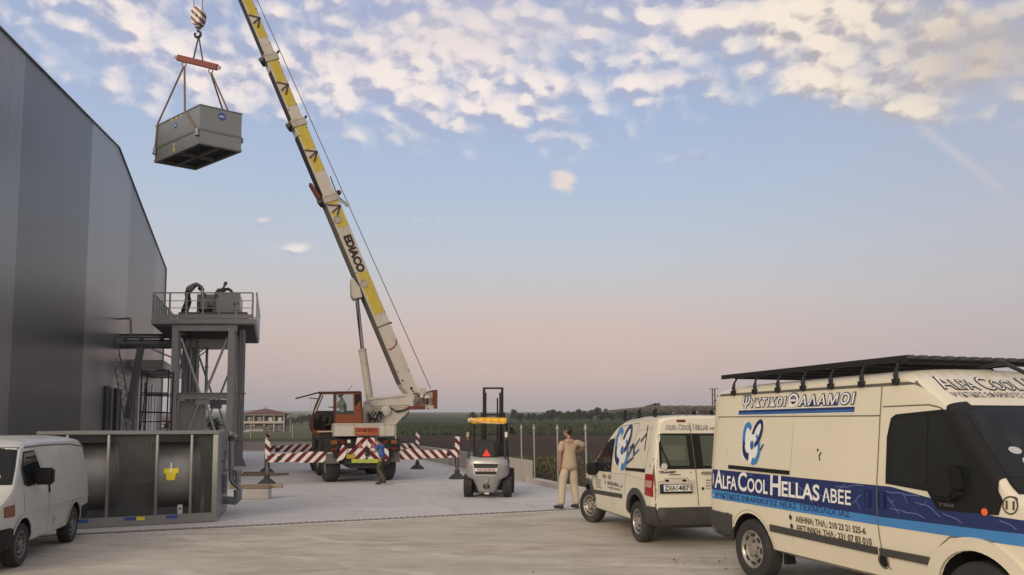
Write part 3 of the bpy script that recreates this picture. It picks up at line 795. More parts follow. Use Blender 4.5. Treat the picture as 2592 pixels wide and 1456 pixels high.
o_ = cp(2.09, .22, .80); ey = V((0, .0, 1))
st_ = MB(); ang = lambda q: cp(2.23, .72, .9) + V((0, 0, 0))
# yellow tag stuck to the drum
pts = []
for (xq, zq) in ((-.13, 1.02), (.13, 1.02), (.13, .93), (.09, .93), (.07, .80), (-.07, .80), (-.09, .93), (-.13, .93)):
    dz = zq - .88; dy = math.sqrt(.66 ** 2 - dz * dz); pts.append(cp(2.16 + xq, .74 - dy, zq))
st_.add(pts, [(0, 1, 2, 3, 4, 5, 6, 7)]); st_.build('warning_tag', yellow_s, fs_)
st_ = MB()
for xq, za, zb_ in ((0, 1.12, .93),):
    st_.add([cp(2.16 + q[0], .74 - math.sqrt(.67 ** 2 - (q[1] - .88) ** 2), q[1]) for q in ((-.012, zb_), (.012, zb_), (.012, za), (-.012, za))], [(0, 1, 2, 3)])
st_.build('tag_tie', white_e, fs_)
for a, wq, mm in ((.62, .22, blue_e), (1.42, .2, blue_e), (1.62, .14, yellow_s), (2.12, .2, blue_e)):
    st_ = MB(); st_.obox(cp(a, -.034, .10), CU * wq, CVv * .003, (0, 0, .06)); st_.build('sticker', mm, fs_)
# pipework on its right end
pe = MB()
E0 = cp(CL + .02, 0, 0)
def ep(px, py, Y): return at(px, py, Y)
pipeg = mat('pipe_grey', (.22, .222, .225), .45, .3, .08, 4, .2, (.12, .12, .12))
Yp = 17.0
m_ = MB(); m_.tube([ep(585.5, 1103, Yp), ep(585.5, 1212, Yp), ep(588, 1220, Yp), ep(606, 1236, Yp), ep(609, 1246, Yp)], .055, 12); m_.build('pipe', pipeg, fs_, smooth=True)
m_ = MB(); m_.tube([ep(602, 1240, Yp), ep(602, 1262, Yp), ep(596, 1268, Yp), ep(572, 1266, Yp), ep(562, 1266, Yp)], .085, 12); m_.build('pipe', pipeg, fs_, smooth=True)
m_ = MB(); m_.tube([ep(602, 1195, Yp), ep(602, 1224, Yp)], .062, 12); m_.lathe(ep(602, 1196, Yp), (0, 0, 1), [(.09, 0), (.09, .05)], 14); m_.build('valve_body', pipeg, fs_, smooth=True)
m_ = MB(); m_.lathe(ep(585.5, 1104, Yp), (0, 0, 1), [(.065, -.1), (.065, 0)], 12); m_.build('pipe_cap', dark_trim, fs_, smooth=True)
m_ = MB(); m_.lathe(ep(585.5, 1099, Yp), (0, 0, 1), [(.075, -.0), (.075, .05)], 12); m_.box(ep(590, 1103.5, Yp), (.2, .06, .03)); m_.build('pipe_clamp', cond_l, fs_, smooth=True)
m_ = MB(); m_.tube([ep(569, 1140, 16.4), ep(568, 1195, 16.4)], .02, 8); m_.box(ep(572, 1144, 16.4), (.07, .04, .04)); m_.box(ep(567, 1168, 16.4), (.08, .05, .05)); m_.box(ep(572, 1190, 16.4), (.07, .05, .05)); m_.tube([ep(574, 1110, 16.5), ep(573, 1160, 16.5)], .014, 6); m_.build('valve_rod', steel_d, fs_, smooth=True)
m_ = MB(); m_.obox(ep(563, 1250, 16.6), V((.07, 0, 0)), V((-.05, .2, 0)), (0, 0, .38)); m_.build('pipe_stub', cond_m, fs_)

# unit hanging from the crane
HU, HV = V((-2.35, 1.97, 0)), V((1.12, .83, 0))   # long and short edges seen from the near corner
HN = at(504, 364, 25.6); HB = HN.z; HH = (364 - 258) / F * 25.6 * 1.0; HU *= .97; HV *= .97
hn = thing('hanging_condenser', 'grey sheet-metal condenser section hanging high in slings from the crane', 'condenser', V((HN.x - .6, HN.y + 1.3, HB)))
def hp(a, b_, z_): return HN + HU * a + HV * b_ + V((0, 0, z_))
m_ = MB(); m_.hexa([hp(0, 0, .0), hp(1, 0, .0), hp(1, 1, .0), hp(0, 1, .0), hp(0, 0, HH), hp(1, 0, HH), hp(1, 1, HH), hp(0, 1, HH)])
m_.f = [f for k, f in enumerate(m_.f) if k != 0]; m_.i = m_.i[1:]
m_.build('casing', cond_m, hn)
def band(z0, z1, o_, m__=cond_m, name='flange'):
    u1, v1 = HU.normalized() * o_, HV.normalized() * o_; mm = MB()
    c_ = [hp(0, 0, 0) - u1 - v1, hp(1, 0, 0) + u1 - v1, hp(1, 1, 0) + u1 + v1, hp(0, 1, 0) - u1 + v1]
    for k in range(4):
        a, b_ = c_[k], c_[(k + 1) % 4]; mm.beam(a + V((0, 0, (z0 + z1) / 2)), b_ + V((0, 0, (z0 + z1) / 2)), .02, z1 - z0)
    return mm.build(name, m__, hn)
band(.47, .50, .012, cond_l); band(.02, .05, .014); band(HH - .03, HH, .012, steel_d, 'top_rim'); band(.505, .517, .008, dark_trim, 'joint')
m_ = MB()
for q in (0, .5, .97): m_.beam(hp(q + .015, .0, .05), hp(q + .015, 1, .05), .09, .1)
for q in (.0, .485, .97): m_.beam(hp(0, q + .015, .05), hp(1, q + .015, .05), .09, .1)
m_.build('base_frame', steel_d, hn)
m_ = MB(); m_.hexa([hp(.02, .02, .16), hp(.98, .02, .16), hp(.98, .98, .16), hp(.02, .98, .16), hp(.02, .02, .2), hp(.98, .02, .2), hp(.98, .98, .2), hp(.02, .98, .2)])
m_.build('coil_bundle', mat('coil_dark', (.03, .032, .033), .7), hn)
def emblem(parent, o, eu, ev, r_):
    e = flat(parent, 'emblem', o, eu, ev, ([(0, 0)] + circ(0, 0, r_, n=24), [(0, 1 + k, 1 + (k + 1) % 24) for k in range(24)]), blue_e, .006)
    flat(e, 'lettering', o, eu, ev, text2d('BAC', -.6 * r_, .6 * r_, -.22 * r_, .3 * r_, .02, .2), white_e, .009)
eL, eR = -HU.normalized(), HV.normalized(); up = V((0, 0, 1))
emblem(hn, hp(.53, 0, 1.0), eL, up, .11); emblem(hn, hp(0, .52, 1.06), eR, up, .13)
ov = circ(0, .17, .035, .04, 14)
flat(hn, 'hand_sign', hp(.55, 0, .18), eL, up, ([(0, .17)] + ov, [(0, 1 + k, 1 + (k + 1) % 14) for k in range(14)]), white_e, .008)
flat(hn, 'warning_tag', hp(.55, 0, .12), eL, up, ([(-.05, -.02), (.05, -.02), (.02, .15), (-.02, .15)], [(0, 1, 2, 3)]), yellow_s, .006)
for q in (.42, .52, .62): flat(hn, 'sticker', hp(q, 0, HH - .09), eL, up, ([(-.06, 0), (.06, 0), (.06, .03), (-.06, .03)], [(0, 1, 2, 3)]), yellow_s, .006)
lugs = []
for q, nm in ((.015, 'near'), (.97, 'far')):
    m_ = MB(); pz = hp(q, 0, .42) - HV.normalized() * .05
    m_.box(pz, (.1, .1, .16)); m_.box(pz - V((0, 0, .12)), (.16, .14, .05)); m_.build('lifting_lug', steel_d, hn, bevel=.01); lugs.append(pz)
for q in (.03, .97):
    m_ = MB(); pz = hp(q, 1, .42) + HV.normalized() * .05; m_.box(pz, (.1, .1, .16)); m_.build('lifting_lug', steel_d, hn); lugs.append(pz)
# spreader beam, slings, hook block
SA, SB = at(449, 146, 26.5), at(551, 171, 26.3)
sb = thing('spreader_beam', 'red steel spreader beam slung under the crane hook', 'spreader beam', (SA + SB) / 2)
redp = mat('spreader_red', (.15, .022, .014), .6, .1, .2, 10, .4, (.12, .05, .03))
sbd = (SB - SA).normalized()
m_ = MB(); m_.beam(SA, SB, .1, .2); m_.build('beam', redp, sb, bevel=.01)
for p, s_ in ((SA, -1), (SB, 1)):
    m_ = MB(); m_.beam(p, p + sbd * s_ * .1, .05, .11); m_.build('end_stop', steel_d, sb)
rings = []
for q in (.17, .83):
    p = SA.lerp(SB, q) - V((0, 0, .1)); m_ = MB()
    m_.tube([p + V((.07 * sin(a), 0, -.08 + .08 * cos(a))) for a in [2 * pi * k / 12 for k in range(13)]], .02, 6); m_.build('shackle', galv, sb, smooth=True); rings.append(p - V((0, 0, .14)))
slm1 = mat('sling_brown', (.16, .10, .07), .8, 0, .25, 30, .4, (.08, .06, .05)); slm2 = mat('sling_grey', (.06, .062, .066), .8, 0, .2, 30)
hook_p = at(503, 92, 26.4)
def sling(pts, m__, lab, wd=.055):
    m_ = MB()
    for a, b_ in zip(pts, pts[1:]): m_.beam(a, b_, wd, .018, (.3, -1, 0))
    o = m_.build('lifting_sling', m__); tag(o, lab, 'sling', 'slings carrying the hanging condenser')
sling([rings[0], hp(.93, -.03, HH), lugs[1]], slm1, 'long brown sling down to the far left corner of the hanging condenser')
sling([rings[0] + V((.02, 0, 0)), hp(.3, -.035, HH), lugs[0]], slm1, 'brown sling crossing the left face of the hanging condenser to its near corner', .065)
sling([rings[1], hp(.35, 1.03, HH), hp(.4, 1.04, .5)], slm2, 'short dark sling behind the near top edge of the hanging condenser')
sling([rings[1] + V((.02, 0, 0)), hp(.03, .7, HH + .01), hp(.05, 1.03, HH - .3)], slm1, 'brown sling from the right end of the spreader beam to the right top edge')
s0, s1 = SA.lerp(SB, .4) + V((0, 0, .1)), SA.lerp(SB, .63) + V((0, 0, .1))
sling([hook_p, s0], slm2, 'dark sling from the hook to the left side of the spreader beam', .05)
sling([hook_p, s1], slm2, 'dark sling from the hook to the right side of the spreader beam', .05)
hk = thing('hook_block', 'striped hook block hanging on two wire ropes above the spreader beam', 'hook block', at(503, 40, 26.4))
ctr = at(502, 46, 26.4); ex = V((1, -.15, 0)).normalized(); ez = V((0, 0, 1)); ny = V((.15, 1, 0)).normalized()
out2 = [(-.21, .12), (-.17, .26), (-.07, .34), (.07, .34), (.17, .25), (.22, .1), (.2, -.08), (.13, -.27), (-.12, -.27), (-.19, -.1)]
m_ = MB(); m_.prism([ctr + ex * a + ez * c_ - ny * .17 for a, c_ in out2], ny * .34)
m_.build('sheave_block', stripes('block_stripes', (ex * .7 + ez * -.72 * -1).normalized()[:], .17, (.62, .58, .54), (.13, .03, .03)), hk, bevel=.03)
m_ = MB(); m_.lathe(ctr - ny * .2 + ez * .05, ny, [(.05, 0), (.05, .4)], 12); m_.build('sheave_pin', steel_d, hk, smooth=True)
m_ = MB(); m_.box(ctr - ez * .31, (.16, .2, .09)); m_.lathe(ctr - ez * .42, ez, [(.05, 0), (.05, .09)], 12); m_.build('swivel', steel_d, hk, bevel=.01)
hc = ctr - ez * .53
pts = [hc + V((0, 0, .12)), hc + V((0, 0, .05))] + [hc + ex * (.105 * cos(R(a))) + ez * (.105 * sin(R(a)) - .04) for a in range(75, -215, -24)]
m_ = MB(); m_.tube(pts, [.035] * 2 + [.035 + .012 * sin(k / 12 * pi) for k in range(len(pts) - 2)], 8); m_.build('hook', mat('hook_iron', (.04, .045, .045), .5, .6), hk, smooth=True)
tipz = at(503, -290, 25.6).z
ropes = []
for a in (-.16, .15):
    m_ = MB(); m_.tube([ctr + ex * a + ez * .1, V((ctr.x + ex.x * a * 1.1, ctr.y - .3, tipz))], .012, 6); m_.build('wire_rope', mat('wire_rope', (.10, .10, .105), .5, .5), hk, smooth=True)

# coil section on the platform
pcu = thing('platform_condenser', 'grey condenser section standing on the tower platform with a warning sign', 'condenser', tp(2.6, 2.8, ZF + .59))
zA = ZF + .6; zB = 8.02
Yc = 37.4; XL = at(492, 800, Yc).x; XR = at(606, 800, Yc).x; XM = at(541, 800, Yc).x
m_ = MB(); m_.hexa([(XM, Yc, zA), (XR, Yc, zA), (XR - .6, Yc + 2.2, zA), (XM - .6, Yc + 2.2, zA), (XM, Yc, zB), (XR, Yc, zB), (XR - .6, Yc + 2.2, zB), (XM - .6, Yc + 2.2, zB)]); m_.build('casing', mat('condenser_lightened', (.46, .455, .44), .45, .2, .07, 2.5, .2), pcu, bevel=.01)  # grey lightened in colour to make up for the hall's shade here
m_ = MB(); m_.hexa([(XL, Yc + .25, zA), (XM - .03, Yc + .25, zA), (XM - .6, Yc + 2.2, zA), (XL - .6, Yc + 2.2, zA), (XL, Yc + .25, zB - .02), (XM - .03, Yc + .25, zB - .02), (XM - .6, Yc + 2.2, zB - .02), (XL - .6, Yc + 2.2, zB - .02)]); m_.build('recessed_panel', mat('condenser_lightened_panel', (.38, .375, .365), .45, .2, .07, 2.5, .2), pcu)  # same lightened grey, a little darker on the set-back panel
m_ = MB(); m_.box((XM + .06, Yc - .02, (zA + zB) / 2), (.07, .04, zB - zA - .1)); m_.box((XM + .14, Yc - .05, zB - .12), (.16, .08, .07)); m_.build('door_post', cond_l, pcu)
sx = at(597, 770, Yc - .02).x
m_ = MB(); m_.box((sx, Yc - .01, 7.38), (.23, .01, .42)); sg = m_.build('safety_sign', mat('sign_white', (.55, .57, .6), .5), pcu)
m_ = MB(); m_.box((sx, Yc - .018, 7.5), (.22, .006, .14)); m_.box((sx, Yc - .018, 7.22), (.22, .006, .06)); m_.build('sign_band', blue_e, sg)
m_ = MB(); m_.box((sx - .02, Yc - .018, 7.36), (.11, .006, .1)); m_.build('pictogram', dark_trim, sg)
m_ = MB(); m_.box((sx, Yc - .01, 7.04), (.24, .01, .2)); m_.build('warning_label', yellow_s, pcu)

# timber lying on the yard
wood = mat('weathered_timber', (.23, .17, .125), .85, 0, .2, 8, .4, (.12, .09, .07)); wood_l = mat('fresh_timber', (.34, .26, .19), .8, 0, .2, 8)
def plank(c, lab, q, m__=wood, nm='timber_plank', cat='plank'):
    a, b_, zz_, l_, w_, h_, rz = q
    m_ = MB(); m_.box(c + V((a, b_, zz_ + h_ / 2)), (l_, w_, h_), Matrix.Rotation(R(rz), 3, 'Z')); tag(m_.build(nm, m__, None, bevel=.008), lab, cat)
p_ = gp(644, 1206)
plank(p_, 'wide weathered plank flat on the yard in front of the left rear crane pad', (-.1, .35, 0, 1.7, .3, .09, 8))
plank(p_, 'long flat plank behind the wide one beside the left crane pads', (.1, .75, 0, 1.8, .26, .07, 4))
plank(p_, 'short narrow board lying across the two planks by the left crane pads', (.0, .5, .092, 1.1, .12, .05, 6))
p_ = gp(640, 1264)
plank(p_, 'squared timber on the concrete block behind the grey pipework', (-.12, .1, .255, 1.0, .14, .1, 6))
plank(p_, 'paler timber sticking out to the right over the concrete block', (.02, .3, .255, 1.25, .12, .10, 3), wood_l)
plank(p_, 'rough concrete block lying on the yard under two timbers', (.05, .18, 0, .62, .42, .25, 6), kerbm, 'concrete_block', 'concrete block')
# ---------------------------------------------------------------- mobile crane
KC = V((-4.78, 26.4, 0)); KU = V((cos(R(27)), sin(R(27)), 0)); KV = V((-.292, .956, 0)); KN = V((KU.y, -KU.x, 0))
def cr(a, b_, z_): p = KC + KU * a + KV * b_; return V((p.x, p.y, z_))
def crp(px, py, b_):
    k_ = (px - 1296) / F; O = KC + KV * b_
    d_ = ray(px, py); kk = d_.x / d_.y
    a = (kk * O.y - O.x) / (KU.x - kk * KU.y)
    Y = O.y + KU.y * a
    return V((0, 0, EYE)) + d_ * (Y / d_.y)
crane = thing('mobile_crane', 'white and orange truck crane with a raised yellow-striped boom on striped outriggers', 'crane', cr(0, 3, 0))
cream = mat('crane_white', (.50, .46, .40), .5, 0, .12, 3, .45, (.22, .17, .13), ds=3.5)
cream_d = mat('crane_white_worn', (.42, .385, .34), .55, 0, .14, 3, .7, (.13, .10, .08), ds=4)
orange = mat('crane_orange', (.19, .052, .016), .5, 0, .12, 4, .3, (.12, .05, .03))
black = mat('crane_black', (.022, .021, .021), .6, .1, .2, 5, .3, (.07, .06, .05))
rubber = mat('tyre_rubber', (.022, .021, .021), .85, 0, .2, 8, .6, (.11, .095, .08), .3, 60)
chrome = mat('chrome_rod', (.30, .30, .31), .15, 1.0, .05)
rustm = mat('rust_red', (.14, .035, .02), .7, 0, .2, 8)
boomy = mat('boom_yellow', (.52, .40, .015), .5, 0, .12, 6, .3, (.3, .2, .05))
strL = stripes('stripes_left', ((KU - V((0, 0, 1))) * .7071)[:], .225)
strR = stripes('stripes_right', ((KU + V((0, 0, 1))) * .7071)[:], .225)
strLb = stripes('chevron_left', ((KU - V((0, 0, 1))) * .7071)[:], .26); strRb = stripes('chevron_right', ((KU + V((0, 0, 1))) * .7071)[:], .26)
silver = mat('reflective_silver', (.45, .44, .43), .35, .3)
lens_r = mat('lens_red', (.12, .014, .011), .25); lens_o = mat('lens_amber', (.19, .07, .018), .3); lens_w = mat('lens_white', (.6, .58, .54), .2)
# chassis
m_ = MB(); m_.obox(cr(-1.0, .12, .82), KU * 2.0, KV * 8.6, (0, 0, .5)); m_.obox(cr(-.45, .1, .45), KU * .9, KV * 8, (0, 0, .4))
m_.build('chassis', black, crane)
m_ = MB(); m_.obox(cr(-1.22, .5, 1.28), KU * 2.44, KV * 8.0, (0, 0, .14)); m_.build('deck_plate', black, crane)
for s_ in (-1, 1):
    m_ = MB()
    a0 = -1.27 if s_ < 0 else .75
    m_.obox(cr(a0, .28, .98), KU * .52, KV * .05, (0, 0, .42)); m_.build('mudguard', black, crane)
    for b0, ln in ((2.3, 1.3), (5.6, 1.7)):
        m_ = MB(); m_.obox(cr(-1.28 if s_ < 0 else .95, b0, .55), KU * .33, KV * ln, (0, 0, .72)); m_.build('locker', black, crane, bevel=.02)
    m_ = MB(); m_.obox(cr(-1.24 if s_ < 0 else .8, .25, .62), KU * .44, KV * .015, (0, 0, .32)); m_.build('mud_flap', mat('mud_flap', (.12, .11, .10), .8), crane)
    for k_, (aa, zz_, ww, hh, mm) in enumerate(((1.0, 1.30, .2, .13, lens_o), (1.0, 1.08, .2, .1, lens_r), (.72, 1.3, .14, .12, lens_r))):
        m_ = MB(); m_.box(cr(s_ * aa, .05, zz_), (ww, .06, hh), Matrix.Rotation(R(27), 3, 'Z')); m_.build('tail_light', mm, crane, bevel=.008)
m_ = MB(); m_.box(cr(-.52, .04, 1.33), (.1, .05, .1), Matrix.Rotation(R(27), 3, 'Z')); m_.build('work_lamp', lens_w, crane)
def truck_wheel(a, b_, dual=.42):
    t_ = MB(); r_ = .53; h = dual / 2
    t_.lathe(cr(a, b_, r_) - KU * h, KU, [(.30, 0), (.46, .0), (.515, .03), (r_, .07), (r_, dual - .07), (.515, dual - .03), (.46, dual), (.30, dual)], 30, closed=True)
    w_ = t_.build('tyre', rubber, whl, smooth=True)
    t_ = MB(); t_.lathe(cr(a, b_, r_) - KU * (h - .05), KU, [(.31, 0), (.27, .03), (.22, .1), (.10, .06), (.10, .0), (.0, -.01)], 20, cap=False); t_.lathe(cr(a, b_, r_) + KU * (h - .05), -KU, [(.31, 0), (.27, .03), (.22, .1), (.10, .06), (.10, .0), (.0, -.01)], 20, cap=False)
    t_.build('rim', mat('truck_rim', (.25, .24, .23), .6, .3, .1, 5, .5), whl, smooth=True)
for a, b_ in ((-1.03, .95), (.86, .95), (-1.03, 4.75), (.86, 4.75), (-1.03, 7.9), (.86, 7.9)):
    whl = bpy.data.objects.new('wheel', None); col.objects.link(whl); whl.parent = crane; whl.location = cr(a, b_, .53) - crane.location
    truck_wheel(a, b_)
# carrier cab ahead, low and dark behind the superstructure
m_ = MB(); m_.obox(cr(-1.2, 7.4, .7), KU * 2.4, KV * 1.6, (0, 0, 1.0)); m_.build('driver_cab', orange, crane, bevel=.06)
# white box across the back with the name board
m_ = MB(); m_.obox(cr(-.97, .25, 1.49), KU * 2.03, KV * 1.9, (0, 0, .42)); bx_ = m_.build('rear_box', cream, crane, bevel=.012)
m_ = MB()
for a in (-.36, .68): m_.obox(cr(a, .236, 1.49), KU * .05, KV * .012, (0, 0, .42))
m_.obox(cr(-.97, .236, 1.85), KU * 2.03, KV * .012, (0, 0, .05)); m_.build('box_trim', cream_d, bx_)
m_ = MB(); m_.beam(cr(1.1, .3, 1.95), cr(1.1, .3, .95), .025, .025); m_.build('grab_rail', cream, crane)
PO = crp(898.3, 1102.3, .22); PE = crp(958.5, 1102.3, .22); bw = (PE - PO).length; bh = .255
m_ = MB(); m_.add([PO + KN * .004, PO + KU * bw + KN * .004, PO + KU * bw + V((0, 0, bh)) + KN * .004, PO + V((0, 0, bh)) + KN * .004], [(0, 1, 2, 3)])
brd = m_.build('name_board', mat('board_orange', (.36, .09, .03), .45, 0, .1, 6), crane)
def on_tail(parent, name, x0, z0, shp, m__, off=.006, b_=.22):
    return flat(parent, name, V((x0.x, x0.y, z0)), KU, V((0, 0, 1)), shp, m__, off)
dkred = mat('letter_dark_red', (.10, .012, .01), .5)
o_ = PO.copy()
on_tail(brd, 'lettering', o_, PO.z, text2d('ΤΣΑΚ', .05 * bw, .44 * bw, bh * .48, bh * .85, .03), dkred)
on_tail(brd, 'lettering', o_, PO.z, text2d('Ν', .43 * bw, .56 * bw, bh * .36, bh * .85, .03), dkred)
on_tail(brd, 'lettering', o_, PO.z, text2d('ΑΚΗΣ', .57 * bw, .93 * bw, bh * .48, bh * .9, .03), dkred)
on_tail(brd, 'lettering', o_, PO.z, text2d('• Ε • Π • Ε •', .62 * bw, .9 * bw, bh * .3, bh * .36, .0), dkred)
m_ = MB(); m_.beam(PO + V((0, 0, bh * .3)) + KU * bw * .05 + KN * .008, PO + V((0, 0, bh * .3)) + KU * bw * .5 + KN * .008, .004, .012); m_.build('underline', mat('sand', (.6, .45, .3), .5), brd)
# striped tail panels
def tpoly(name, pts, m__, b_=.0, th=.02, parent=None):
    m_ = MB(); m_.prism([crp(px, py, b_) for px, py in pts], KV * th); return m_.build(name, m__, parent or crane)
m_ = MB(); m_.prism([crp(px, py, .03) for px, py in ((898, 1176), (872, 1176), (872, 1136), (897, 1134), (903, 1108), (956, 1108), (959, 1134), (986, 1134), (986, 1176))], KV * .08); m_.build('tail_plate', black, crane)
tpoly('tail_board', [(899, 1134), (904, 1108), (930, 1108), (930, 1134)], strLb); tpoly('tail_board', [(930.3, 1134), (930.3, 1108), (955, 1108), (958, 1134)], strRb)
tpoly('tail_board', [(898, 1170), (898, 1135), (930, 1135), (930, 1170)], strLb, -.01); tpoly('tail_board', [(930.3, 1170), (930.3, 1135), (984, 1135), (984, 1166)], strRb, -.01)
tpoly('tail_board', [(860, 1141), (867, 1126), (880, 1132), (872, 1162), (852, 1169)], strLb, -.06)
tpoly('tail_board', [(875, 1136), (897, 1136), (897, 1150), (873, 1150)], strLb, .0)
tpoly('hazard_triangle', [(905, 1133.5), (919, 1133.5), (911.5, 1118)], mat('tri_red', (.36, .10, .09), .4), -.015, .01); tpoly('hazard_triangle', [(937, 1133.5), (951, 1133.5), (944.5, 1118)], MATS['tri_red'], -.015, .01)
tpoly('hi_vis_strip', [(890, 1172), (890, 1162.5), (957, 1162.5), (957, 1172)], mat('hi_vis', (.42, .50, .02), .5, 0, .08), -.03, .008)
for px in (897, 915, 933): tpoly('hi_vis_patch', [(px, 1172), (px + 9, 1163), (px + 14, 1163), (px + 5, 1172)], silver, -.036, .004)
yp_ = tpoly('number_plate', [(877, 1161), (877, 1150.5), (898.5, 1150.5), (898.5, 1161)], mat('plate_yellow', (.40, .30, .03), .5, 0, .2, 20), -.03, .012)
m_ = MB(); m_.lathe(crp(930, 1150, -.02), KN, [(.09, 0), (.07, .05), (.0, .06)], 16); m_.box(crp(930, 1140, -.03), (.16, .06, .1), Matrix.Rotation(R(27), 3, 'Z')); m_.build('tow_coupling', black, crane, bevel=.006)
# outriggers
padm = mat('pad_black', (.03, .029, .029), .8, 0, .2, 6, .3, (.1, .09, .08))
def outrigger(sd, b_, z_, aend, st, inner=1.95):
    r_ = bpy.data.objects.new('outrigger', None); col.objects.link(r_); r_.parent = crane; r_.location = cr(sd * aend, b_, 0) - crane.location
    m_ = MB(); m_.obox(cr(sd * .95, b_ - .11, z_ - .16), KU * sd * inner * .58, KV * .22, (0, 0, .34)); m_.build('beam', st, r_, bevel=.008)
    m_ = MB(); m_.obox(cr(sd * (.95 + inner * .58), b_ - .08, z_ - .13), KU * sd * (aend - .95 - inner * .58), KV * .16, (0, 0, .27)); m_.build('sliding_beam', st, r_, bevel=.006)
    m_ = MB(); m_.lathe(cr(sd * (aend - .42), b_ - .085, z_ + .0), KN, [(.07, 0), (.07, .02), (.0, .02)], 14); m_.build('beam_hole', black, r_)
    e = cr(sd * (aend - .06), b_, 0)
    m_ = MB(); m_.tube([e + V((0, 0, z_ + .1)), e + V((0, 0, .42))], .085, 12); m_.tube([e + V((0, 0, .45)), e + V((0, 0, .2))], .06, 12); m_.build('jack', chrome, r_, smooth=True)
    m_ = MB(); m_.lathe(e + V((0, 0, .0)), (0, 0, 1), [(.29, 0), (.29, .035), (.14, .17), (.09, .19), (.09, .28), (.06, .32)], 22); m_.build('foot_pad', padm, r_, smooth=True)
    m_ = MB(); m_.obox(e + V((0, 0, z_ + .12)) - KU * .08 - KV * .06, KU * .16, KV * .12, (0, 0, .48)); m_.build('end_board', strR if sd < 0 else strR, r_, bevel=.01)
outrigger(-1, .4, .82, 3.12, strL); outrigger(1, .4, .86, 3.42, strR); outrigger(-1, 7.4, .92, 3.1, strL); outrigger(1, 7.4, .95, 3.3, strR)
# superstructure
def splate(name, pts, b0, b1, m__, bev=.0):
    m_ = MB(); m_.prism([crp(px, py, b0) for px, py in pts], KV * (b1 - b0)); return m_.build(name, m__, crane, bevel=bev)
outl = [(920, 1073), (920, 1020), (931, 1008), (941, 1006.5), (1030, 997), (1044, 994), (1050, 1005), (1040, 1029), (1040, 1034), (1003, 1073)]
sp1 = splate('turntable_frame', outl, 2.0, 2.06, cream, 0)
splate('turntable_frame', outl, 3.1, 3.16, cream, 0)
m_ = MB(); m_.prism([crp(px, py, 2.06) for px, py in ((925, 1070), (925, 1030), (945, 1015), (1000, 1010), (1030, 1030), (1000, 1070))], KV * 1.04); m_.build('turntable_core', cream_d, crane)
m_ = MB(); m_.lathe(cr(.0, 2.6, 1.42), (0, 0, 1), [(.75, 0), (.75, .5)], 32); m_.build('slew_ring', black, crane, smooth=True)
m_ = MB()
for (p, q, wd) in (((939, 1012), (1027, 1002), .03), ((941, 1028), (1034, 1025), .03), ((941, 1034), (1035, 1030), .03), ((939, 1012), (927, 1021), .03), ((941, 1028), (934, 1013), .03)):
    m_.beam(crp(*p, 1.985), crp(*q, 1.985), .03, wd, KN)
m_.build('weld_rib', cream_d, sp1)
m_ = MB(); m_.lathe(crp(976, 1040, 1.99), KN, [(.18, 0), (.18, .07), (.15, .09), (.0, .09)], 24); m_.build('slew_motor', cream, sp1, smooth=True)
hosem = mat('hose_black', (.02, .019, .019), .5)
random.seed(11)
for k in range(9):
    x0 = 930 + k * 4.0; p = [(x0, 1070 - random.random() * 4), (x0 + random.uniform(-6, 6), 1058 - random.random() * 8), (x0 + random.uniform(-2, 10), 1046 - random.random() * 8), (x0 + random.uniform(2, 14), 1052 + random.random() * 12)]
    m_ = MB(); m_.tube([crp(q[0], q[1], 1.93 - .04 * (k % 3)) for q in p], .022, 6); m_.build('hydraulic_hose', hosem if k % 3 else cream_d, crane, smooth=True)
for k in range(6):
    m_ = MB(); m_.box(crp(934 + k * 5 + random.uniform(-2, 2), 1042 + random.uniform(0, 22), 1.93), (.09, .12, .12), Matrix.Rotation(R(27), 3, 'Z')); m_.build('valve_block', [cream, cream_d, black][k % 3], crane, bevel=.015)
for p in ([(985, 1030), (1000, 1040), (1018, 1039), (1034, 1033)], [(990, 1033), (1004, 1044), (1022, 1039), (1036, 1032)], [(1036, 1042), (1026, 1058), (1016, 1066), (1022, 1056)]):
    m_ = MB(); m_.tube([crp(q[0], q[1], 1.95) for q in p], .022, 6); m_.build('hydraulic_hose', hosem, crane, smooth=True)
# winch and counterweight at the tail
splate('counterweight', [(1099, 1034.5), (1099, 987), (1107.5, 987), (1107.5, 1034.5)], 1.9, 3.3, rustm, .01)
splate('tail_bar', [(1033, 1037), (1034, 1028), (1077, 1027), (1077, 1036.5)], 1.86, 2.1, rustm, .008)
splate('winch_cheek', [(1046, 1028), (1050, 996), (1099, 993), (1099, 1027), (1078, 1027)], 2.2, 2.26, cream, 0)
splate('winch_cheek', [(1046, 1028), (1050, 996), (1099, 993), (1099, 1027), (1078, 1027)], 3.0, 3.06, cream, 0)
splate('tail_foot', [(1077, 1027), (1086, 1036), (1098, 1036), (1098, 1026)], 2.0, 2.1, cream, 0)
m_ = MB(); m_.tube([crp(1071, 1008, 2.27), crp(1071, 1008, 2.27) + KV * .72], .26, 20); m_.build('rope_drum', mat('rope_drum', (.16, .15, .14), .5, .5), crane, smooth=True)
m_ = MB(); m_.tube([crp(1081, 1006, 2.0), crp(1081, 1006, 2.2)], .09, 16); m_.build('winch_motor', cream, crane, smooth=True)
m_ = MB(); m_.beam(crp(1081, 1008, 1.99), crp(1082, 1024, 1.99), .08, .08, KN); m_.build('brake_lever', black, crane)
m_ = MB(); m_.box(crp(1069, 990, 2.1), (.2, .2, .22), Matrix.Rotation(R(27), 3, 'Z')); m_.box(crp(1069, 997, 2.05), (.1, .1, .3), Matrix.Rotation(R(12), 3, 'Y')); m_.build('control_box', cream, crane, bevel=.015)
